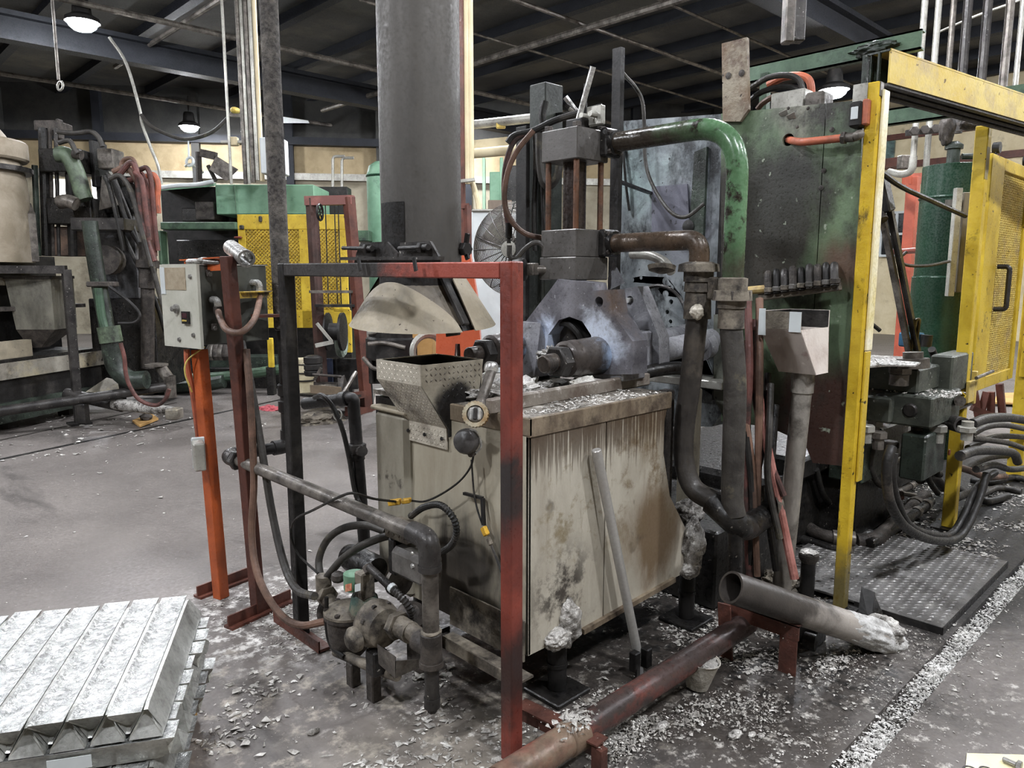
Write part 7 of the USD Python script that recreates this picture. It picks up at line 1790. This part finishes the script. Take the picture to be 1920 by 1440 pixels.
for k in range(3):
    a = k * 2 * math.pi / 3 + .4
    e = u_ * math.cos(a) + v_ * math.sin(a); f = -u_ * math.sin(a) + v_ * math.cos(a)
    t.part('blade', slab([fc - fa_ * .03 + e * .05 - f * .05, fc - fa_ * .06 + e * fr_ * .85 - f * .12, fc - fa_ * .02 + e * fr_ * .85 + f * .12, fc + fa_ * .0 + e * .05 + f * .05], .006), PIPEGREY)
t.part('motor', lathe([(.08, 0), (.1, .05), (.1, .2), (.06, .26)], fc - fa_ * .08, -fa_, 20), BLACK)
t.part('stem', cyl(vec(*(fc - fa_ * .2)[:2], .05), fc - fa_ * .2, .025, 12), BLACK)
t.part('base', lathe([(.3, 0), (.3, .03), (.05, .05)], vec(*(fc - fa_ * .2)[:2], 0), Z3, 28), BLACK)

# columns, poles and hoses behind the shot cylinder
MD = 4.05
t = Thing('dark_column', 'dark oily green steel column behind the shot cylinder', 'column', tuple(P(1040, 560, d=MD) * vec(1, 1, 0)))
z1_ = P(1040, 152, d=MD)[2]
a = P(1022, 300, d=MD)
t.part('column', obb(a, R2(44), .14, R2(134), .12, 0, z1_, .006), M('column_dark', '#2f332f', '#232622', s=3, rough=.5, dirt='#45483f', ds=3, spot='#5c4f40', ss=9))
t.part('strip', obb(a - right * .10, R2(44), .03, R2(134), .08, 0, P(1005, 235, d=MD)[2], .003), BLACK)
t.part('pale_edge', obb(P(996, 280, d=4.8), R2(44), .03, R2(134), .03, 0, P(996, 282, d=4.8)[2], .003), M('pale_green_pole', '#a5b09a', '#6f8368', s=3, rough=.5))
t.part('bracket', obb(P(992, 425, d=4.7), R2(44), .05, R2(134), .03, P(992, 425, d=4.7)[2], P(992, 300, d=4.7)[2], .003), GREEN)
cb_ = P(1156, 300, x=2.9)
t = Thing('black_channel', 'thin black upright channel beside the upper cylinder block', 'channel', (cb_[0], cb_[1], 1.2))
t.part('channel', bar(vec(cb_[0], cb_[1], 1.2), vec(cb_[0], cb_[1], P(1156, 92, x=2.9)[2]), .05, .03), BLACK)
for z in (1.45, 2.0): t.part('bracket', bar(vec(cb_[0] + .02, cb_[1], z), vec(3.46, cb_[1] + .2, z), .03, .01), BLACK)
HH_ = [([(952, 268), (965, 254), (1000, 245), (1040, 226), (1085, 212), (1130, 200)], .016, RUBBER, 'black hose rising over the fan towards the upper block', 3.6), ([(985, 250), (962, 268), (948, 310), (945, 360), (950, 405), (955, 440)], .013, REDHOSE, 'red hose dropping in front of the fan', 3.6),
       ([(1000, 245), (968, 285), (950, 330), (946, 380), (960, 415), (985, 438), (1020, 446), (1056, 446)], .013, TANHOSE, 'brown hose sweeping under the fan to the lower block', 3.5), ([(955, 460), (956, 480), (968, 484), (985, 466), (1003, 455), (1018, 462), (1022, 490)], .012, GREYHOSE, 'thin grey hose looping by the push button', 3.4),
       ([(1012, 240), (1035, 252), (1048, 285), (1046, 325), (1032, 348), (1018, 340), (1012, 300), (1011, 250)], .022, GREYHOSE, 'thick grey hose loop hanging on the dark column', 4.0), ([(1003, 240), (1004, 320), (1001, 400), (1003, 470)], .014, RUBBER, 'black cable down the dark column', 4.075),
       ([(1014, 240), (1016, 330), (1020, 420), (1032, 470)], .01, BLACK, 'thin black cable on the dark column', 4.055), ([(1020, 240), (1017, 215), (1022, 190)], .02, RUBBER, 'black hose end standing up beside the dark column', 4.03)]
for pts, r, m, lab, d in HH_: single('machine_hose', tb(pts, r, d), m, lab, 'hose')
t = Thing('hose_valve', 'slim black inline valve on the red hose before the fan', 'valve', tuple(P(954, 450, d=3.55)))
t.part('body', cyl(P(954, 418, d=3.55), P(954, 446, d=3.55), .017, 12), BLACK)
t.part('end', cyl(P(954, 446, d=3.55), P(954, 456, d=3.55), .01, 10), DARKSTEEL)
t = Thing('hose_fitting', 'bundle of bright fittings behind the upper block', 'fittings', tuple(P(1080, 215, d=3.9)))
t.part('bracket', bar(P(1080, 214, d=3.92), P(1045, 218, d=4.12), .03, .03), BLACK)
for a, b, m in (((1060, 182), (1084, 214), BRIGHT), ((1068, 202), (1090, 220), GALV), ((1085, 215), (1098, 232), ORANGEHOSE), ((1062, 195), (1078, 208), DARKSTEEL)): t.part('fitting', cyl(P(*a, d=3.9), P(*b, d=3.9), .014, 10), m)
single('grey_cable', hose([P(1157, 120, x=2.9), P(1170, 140, x=3.0), P(1192, 165, x=3.25), P(1206, 200, x=3.3), P(1210, 300, x=3.32), P(1225, 350, x=3.3), P(1255, 395, x=3.25), P(1285, 407, x=3.25), P(1320, 382, x=3.3)], .010, 8), GREYHOSE, 'grey cable hanging in front of the bluish platen face', 'cable')
single('black_cable', hose([P(1180, 395, x=3.45), P(1172, 330, x=3.44), P(1165, 228, x=3.46)], .008, 6), RUBBER, 'thin black cable on the platen beside the tie rods', 'cable')
t = Thing('cut_pipe', 'short shiny bent pipe end resting above the flange', 'pipe', tuple(P(1225, 490, x=2.85)))
t.part('pipe', hose([P(1185, 477, x=2.85), P(1215, 478, x=2.83), P(1243, 490, x=2.8), P(1258, 508, x=2.75)], .022, 12), GALV)
t = Thing('pipe_bridge', 'cream crossbar with a cream pipe slung under it behind the duct', 'crossbar', tuple(P(950, 290, d=9)))
t.part('crossbar', bar(P(860, 280, d=9.5), P(1050, 262, d=8.8), .12, .16), CREAM)
for a_ in (866, 878): t.part('hanger', cyl(P(a_, 280 - .09 * (a_ - 860), d=9.45 - .0036 * (a_ - 860)), P(a_, 280 - .09 * (a_ - 860), d=9.45 - .0036 * (a_ - 860)) + Z3 * (6.3 - P(a_, 280 - .09 * (a_ - 860), d=9.45)[2]), .015, 8), PIPEGREY)
t.part('pipe', cyl(P(860, 290, d=9.42), P(1045, 274, d=8.72), .06, 12), CREAM)
single('grey_pipe', cyl(P(862, 237, d=9.4), P(1045, 216, d=8.7), .055, 12), GALV, 'grey pipe high behind the duct', 'pipe')
single('yellow_tag', bb((930, 222), (948, 240), 9.06, .06), YELLOWPALE, 'small yellow tag hanging from the high grey pipe', 'tag')
t = Thing('far_green_press', 'far green machine frame seen over the fan', 'machine', tuple(P(965, 420, d=13)))
t.part('panel', bb((918, 322), (945, 380), 13, .4), FRESHGREEN)
t.part('post', bb((937, 295), (944, 683), 12.9, .2), FRESHGREEN)
t.part('post', bb((904, 295), (912, 683), 12.9, .2), M('mint_post', '#9db8a0', '#8aa58d', s=2, rough=.5))
t.part('mass', bb((945, 310), (1000, 395), 13.2, .6), GREASY)
t.part('base', bb((915, 375), (960, 400), 12.8, .6), M('brown_base', '#6d5f52', '#52473d', s=2, rough=.6))
t.part('hub', lathe([(.1, 0), (.1, .1), (0, .11)], P(983, 338, d=12.8), -fwd * vec(1, 1, 0), 14), CREAM)
for px, r, m, lab, b0 in ((868, .035, MAROON, 'brown pipe nearest the dark duct', 470), (877, .03, CREAM, 'cream conduit beside the brown pipe', 345), (884, .03, CREAM, 'second cream conduit bending outward low', 335)):
    a = P(px, b0, d=8.0)
    t = Thing('conduit', lab + ', rising to the roof', 'conduit', tuple(a))
    t.part('pipe', cyl(a, (a[0], a[1], 6.3), r, 10), m)
    if px == 884: t.part('bend', sweep(fillet([a, P(888, 350, d=8), P(896, 375, d=8), P(898, 400, d=8)], .1), r, 10), m)
single('conduit_bracket', bar(P(864, 340, d=7.9), P(890, 337, d=7.9), .08, .03), GALV, 'slotted strut bracket across the cream conduits', 'bracket')
single('red_ladder', [bar(P(876, 385, d=7.6), P(886, 800, d=7.6), .06), bar(P(862, 387, d=7.6), P(880, 386, d=7.6), .05)], MAROON, 'dark red angle upright beside the partition', 'post')
# black pipe with valve beyond the frame
t = Thing('black_pipe', 'black pipe with an elbow and a valve seen through the guard frame', 'pipe', tuple(P(680, 1030, d=4.2)))
t.part('pipe', sweep(fillet([P(572, 757, d=4.4), P(655, 747, d=4.2), P(662, 748, d=4.2), P(684, 1025, d=4.2)], .09), .036, 14), BLACK)
t.part('elbow', cyl(P(640, 749, d=4.23), P(652, 747, d=4.2), .045, 14), BLACK)
t.part('valve', [nut(P(669, 850, d=4.2), Z3, .055, .06), cyl(P(676, 846, d=4.15), P(680, 846, d=4.1), .03, 10), cyl(P(667, 832, d=4.2), P(671, 862, d=4.2), .042, 14)], BLACK)
single('black_hose', hose([P(590, 745, d=4.3), P(605, 742, d=4.1), P(625, 765, d=4.1), P(642, 805, d=4.1), P(655, 860, d=4.15), P(668, 930, d=4.15), P(695, 975, d=4.1)], .014, 8), RUBBER, 'thin black hose hanging along the black pipe with a valve', 'hose')
single('wire_ring', torus(P(633, 778, d=4.1), fwd + right * .4, .028, .004, 20, 6), GALV, 'small wire ring on the thin black hose', 'ring')
single('gravel_heap', lump(P(595, 790, z=.0), (.3, .2, .1), 141, 4, .5, 3), DUSTIRON, 'dusty heap under the hoist stand shelf', 'heap', kind='stuff')
single('red_rag', lump(P(508, 770, d=8.6), (.13, .2, .06), 151, 4, .45, 3), RAG, 'pinkish red rag on the floor beyond the stand', 'rag')

# ------------------------------------------------------------------ things hanging from the roof
single('hanging_cable', tb([(205, 70), (237, 120), (262, 205), (266, 230), (282, 275), (296, 310), (303, 345)], .022, 11), GALV, 'pale cable dropping from the roof to the green canopy', 'cable')
single('swag_cable', tb([(264, 215), (285, 238), (330, 258), (360, 260), (400, 246), (436, 212)], .026, 11), GREYHOSE, 'grey cable slung in a loop between the cable drop and the conduit bundle', 'cable')
single('yellow_clip', lump(P(441, 207, d=11), (.07, .07, .045), 161, 2, .2), YELLOWPALE, 'small yellow clip at the end of the slung cable', 'clip')
t = Thing('crane_hook', 'chain hoist hook hanging from the dark roof', 'hook', tuple(P(112, 168, d=9)))
t.part('chain', cyl(P(104, 60, d=9) + Z3 * (6.2 - P(104, 60, d=9)[2]), P(110, 150, d=9), .018, 8), PIPEGREY)
t.part('hook', torus(P(113, 161, d=9), fwd + right * .5, .05, .014, 18, 8), GALV)
t = Thing('pull_ring', 'white ring and hook hanging below the smaller lamp', 'hook', tuple(P(356, 308, d=11)))
t.part('ring', torus(P(356, 303, d=11), fwd + right * .3, .06, .02, 18, 8), WHITE)
t.part('line', cyl(P(353, 262, d=11), P(354, 295, d=11), .012, 6), WHITE)
t.part('hook', tb([(347, 312), (356, 308), (370, 315), (381, 324)], .018, 11), GALV)
for k, (px, pb_, r, m) in enumerate(((434, 345, .02, GALV), (461, 345, .03, PIPEGREY), (468, 345, .025, GALV), (476, 342, .03, PIPEGREY), (484, 338, .03, GALV), (492, 340, .03, CREAM))):
    a = P(px, pb_, d=10)
    single('conduit', cyl((a[0], a[1], a[2]), (a[0], a[1], 6.3), r, 8), m, ['single thin conduit by the yellow clip', 'first conduit of the bundle over the green canopy', 'second conduit of the bundle over the green canopy', 'third conduit of the bundle over the green canopy', 'fourth conduit of the bundle over the green canopy', 'cream conduit of the bundle beside the dusty riser'][k], 'conduit')
t = Thing('breaker_box', 'pale electrical box with louvres beside the dusty riser', 'box', tuple(P(508, 320, d=9.8)))
t.part('body', bb((486, 257), (530, 325), 9.8, .3), WHITE)
for k in range(6): t.part('louvre', bb((517, 270 + 8 * k), (529, 274 + 8 * k), 9.77, .03), DARKSTEEL)
single('small_box', bb((427, 256), (444, 272), 10, .1), CREAM, 'small cream junction box on a thin strut', 'box')
single('strut', bar(P(415, 266, d=10.05), P(455, 266, d=10.05), .05, .03), GALV, 'short strut holding the cream junction box', 'strut')
single('strut', bar(P(430, 216, d=10.2), P(490, 219, d=10.2), .06, .04), PIPEGREY, 'thin strut under the yellow clip', 'strut')
single('trough_reflection', hull([P(512, 216, d=12), P(512, 231, d=12), P(580, 231, d=14), P(578, 226, d=14), P(512, 216, d=12.2), P(512, 231, d=12.2)]), WHITE, 'reflected light painted white on a tapering trough under the roof beside the dusty riser', 'trough')  # white wedge puts the light reflected on the trough into its colour
for k, (px, t0, b0) in enumerate(((624, 293, 400), (641, 296, 400))):
    a, b = P(px, t0, d=16), P(px, b0, d=16)
    single('far_pipe', sweep(fillet([b, a, a + right * .25], .08), .03, 8), GALV, ['far pale pipe with a bent top beside the red stand', 'second far pale pipe with a bent top'][k], 'pipe')
t = Thing('angle_duct', 'grey angle duct end hanging from the roof above the shield', 'duct', tuple(P(1490, 75, d=6)))
t.part('duct', bb((1478, -60), (1490, 78), 6.0, .1), PIPEGREY)
t.part('duct', bb((1492, -60), (1510, 76), 6.1, .1), DARKSTEEL)
single('roof_wire', tb([(1760, 60), (1830, 30), (1900, 5), (1960, -20)], .012, 9), GALV, 'thin pale wire slanting under the roof above the yellow rail', 'wire')
# sawn floor joint
j0, j1, j2 = P(-60, 874, z=.002), P(360, 785, z=.002), P(560, 742, z=.002)
struct('trim', [bar(j0, j1, .05, .003), bar(j1, j2, .05, .003)], BLACK, 'dark sawn joint in the floor')
j0, j1 = P(-60, 838, z=.003), P(330, 755, z=.003)
struct('trim', [bar(j0, j1, .03, .003)], GRIT, 'second worn joint in the floor')
p, s = scatter(3000, 19, -.5, 3.5, 7.2, 11, lambda p: .5 * nz(p, 1.5, .45, .65, 4), .01, .05, 2)
single('metal_flakes', flakes(p, s, 19), FLAKE, 'pale flakes and litter along the second machine', 'metal flakes', kind='stuff', smooth=False)
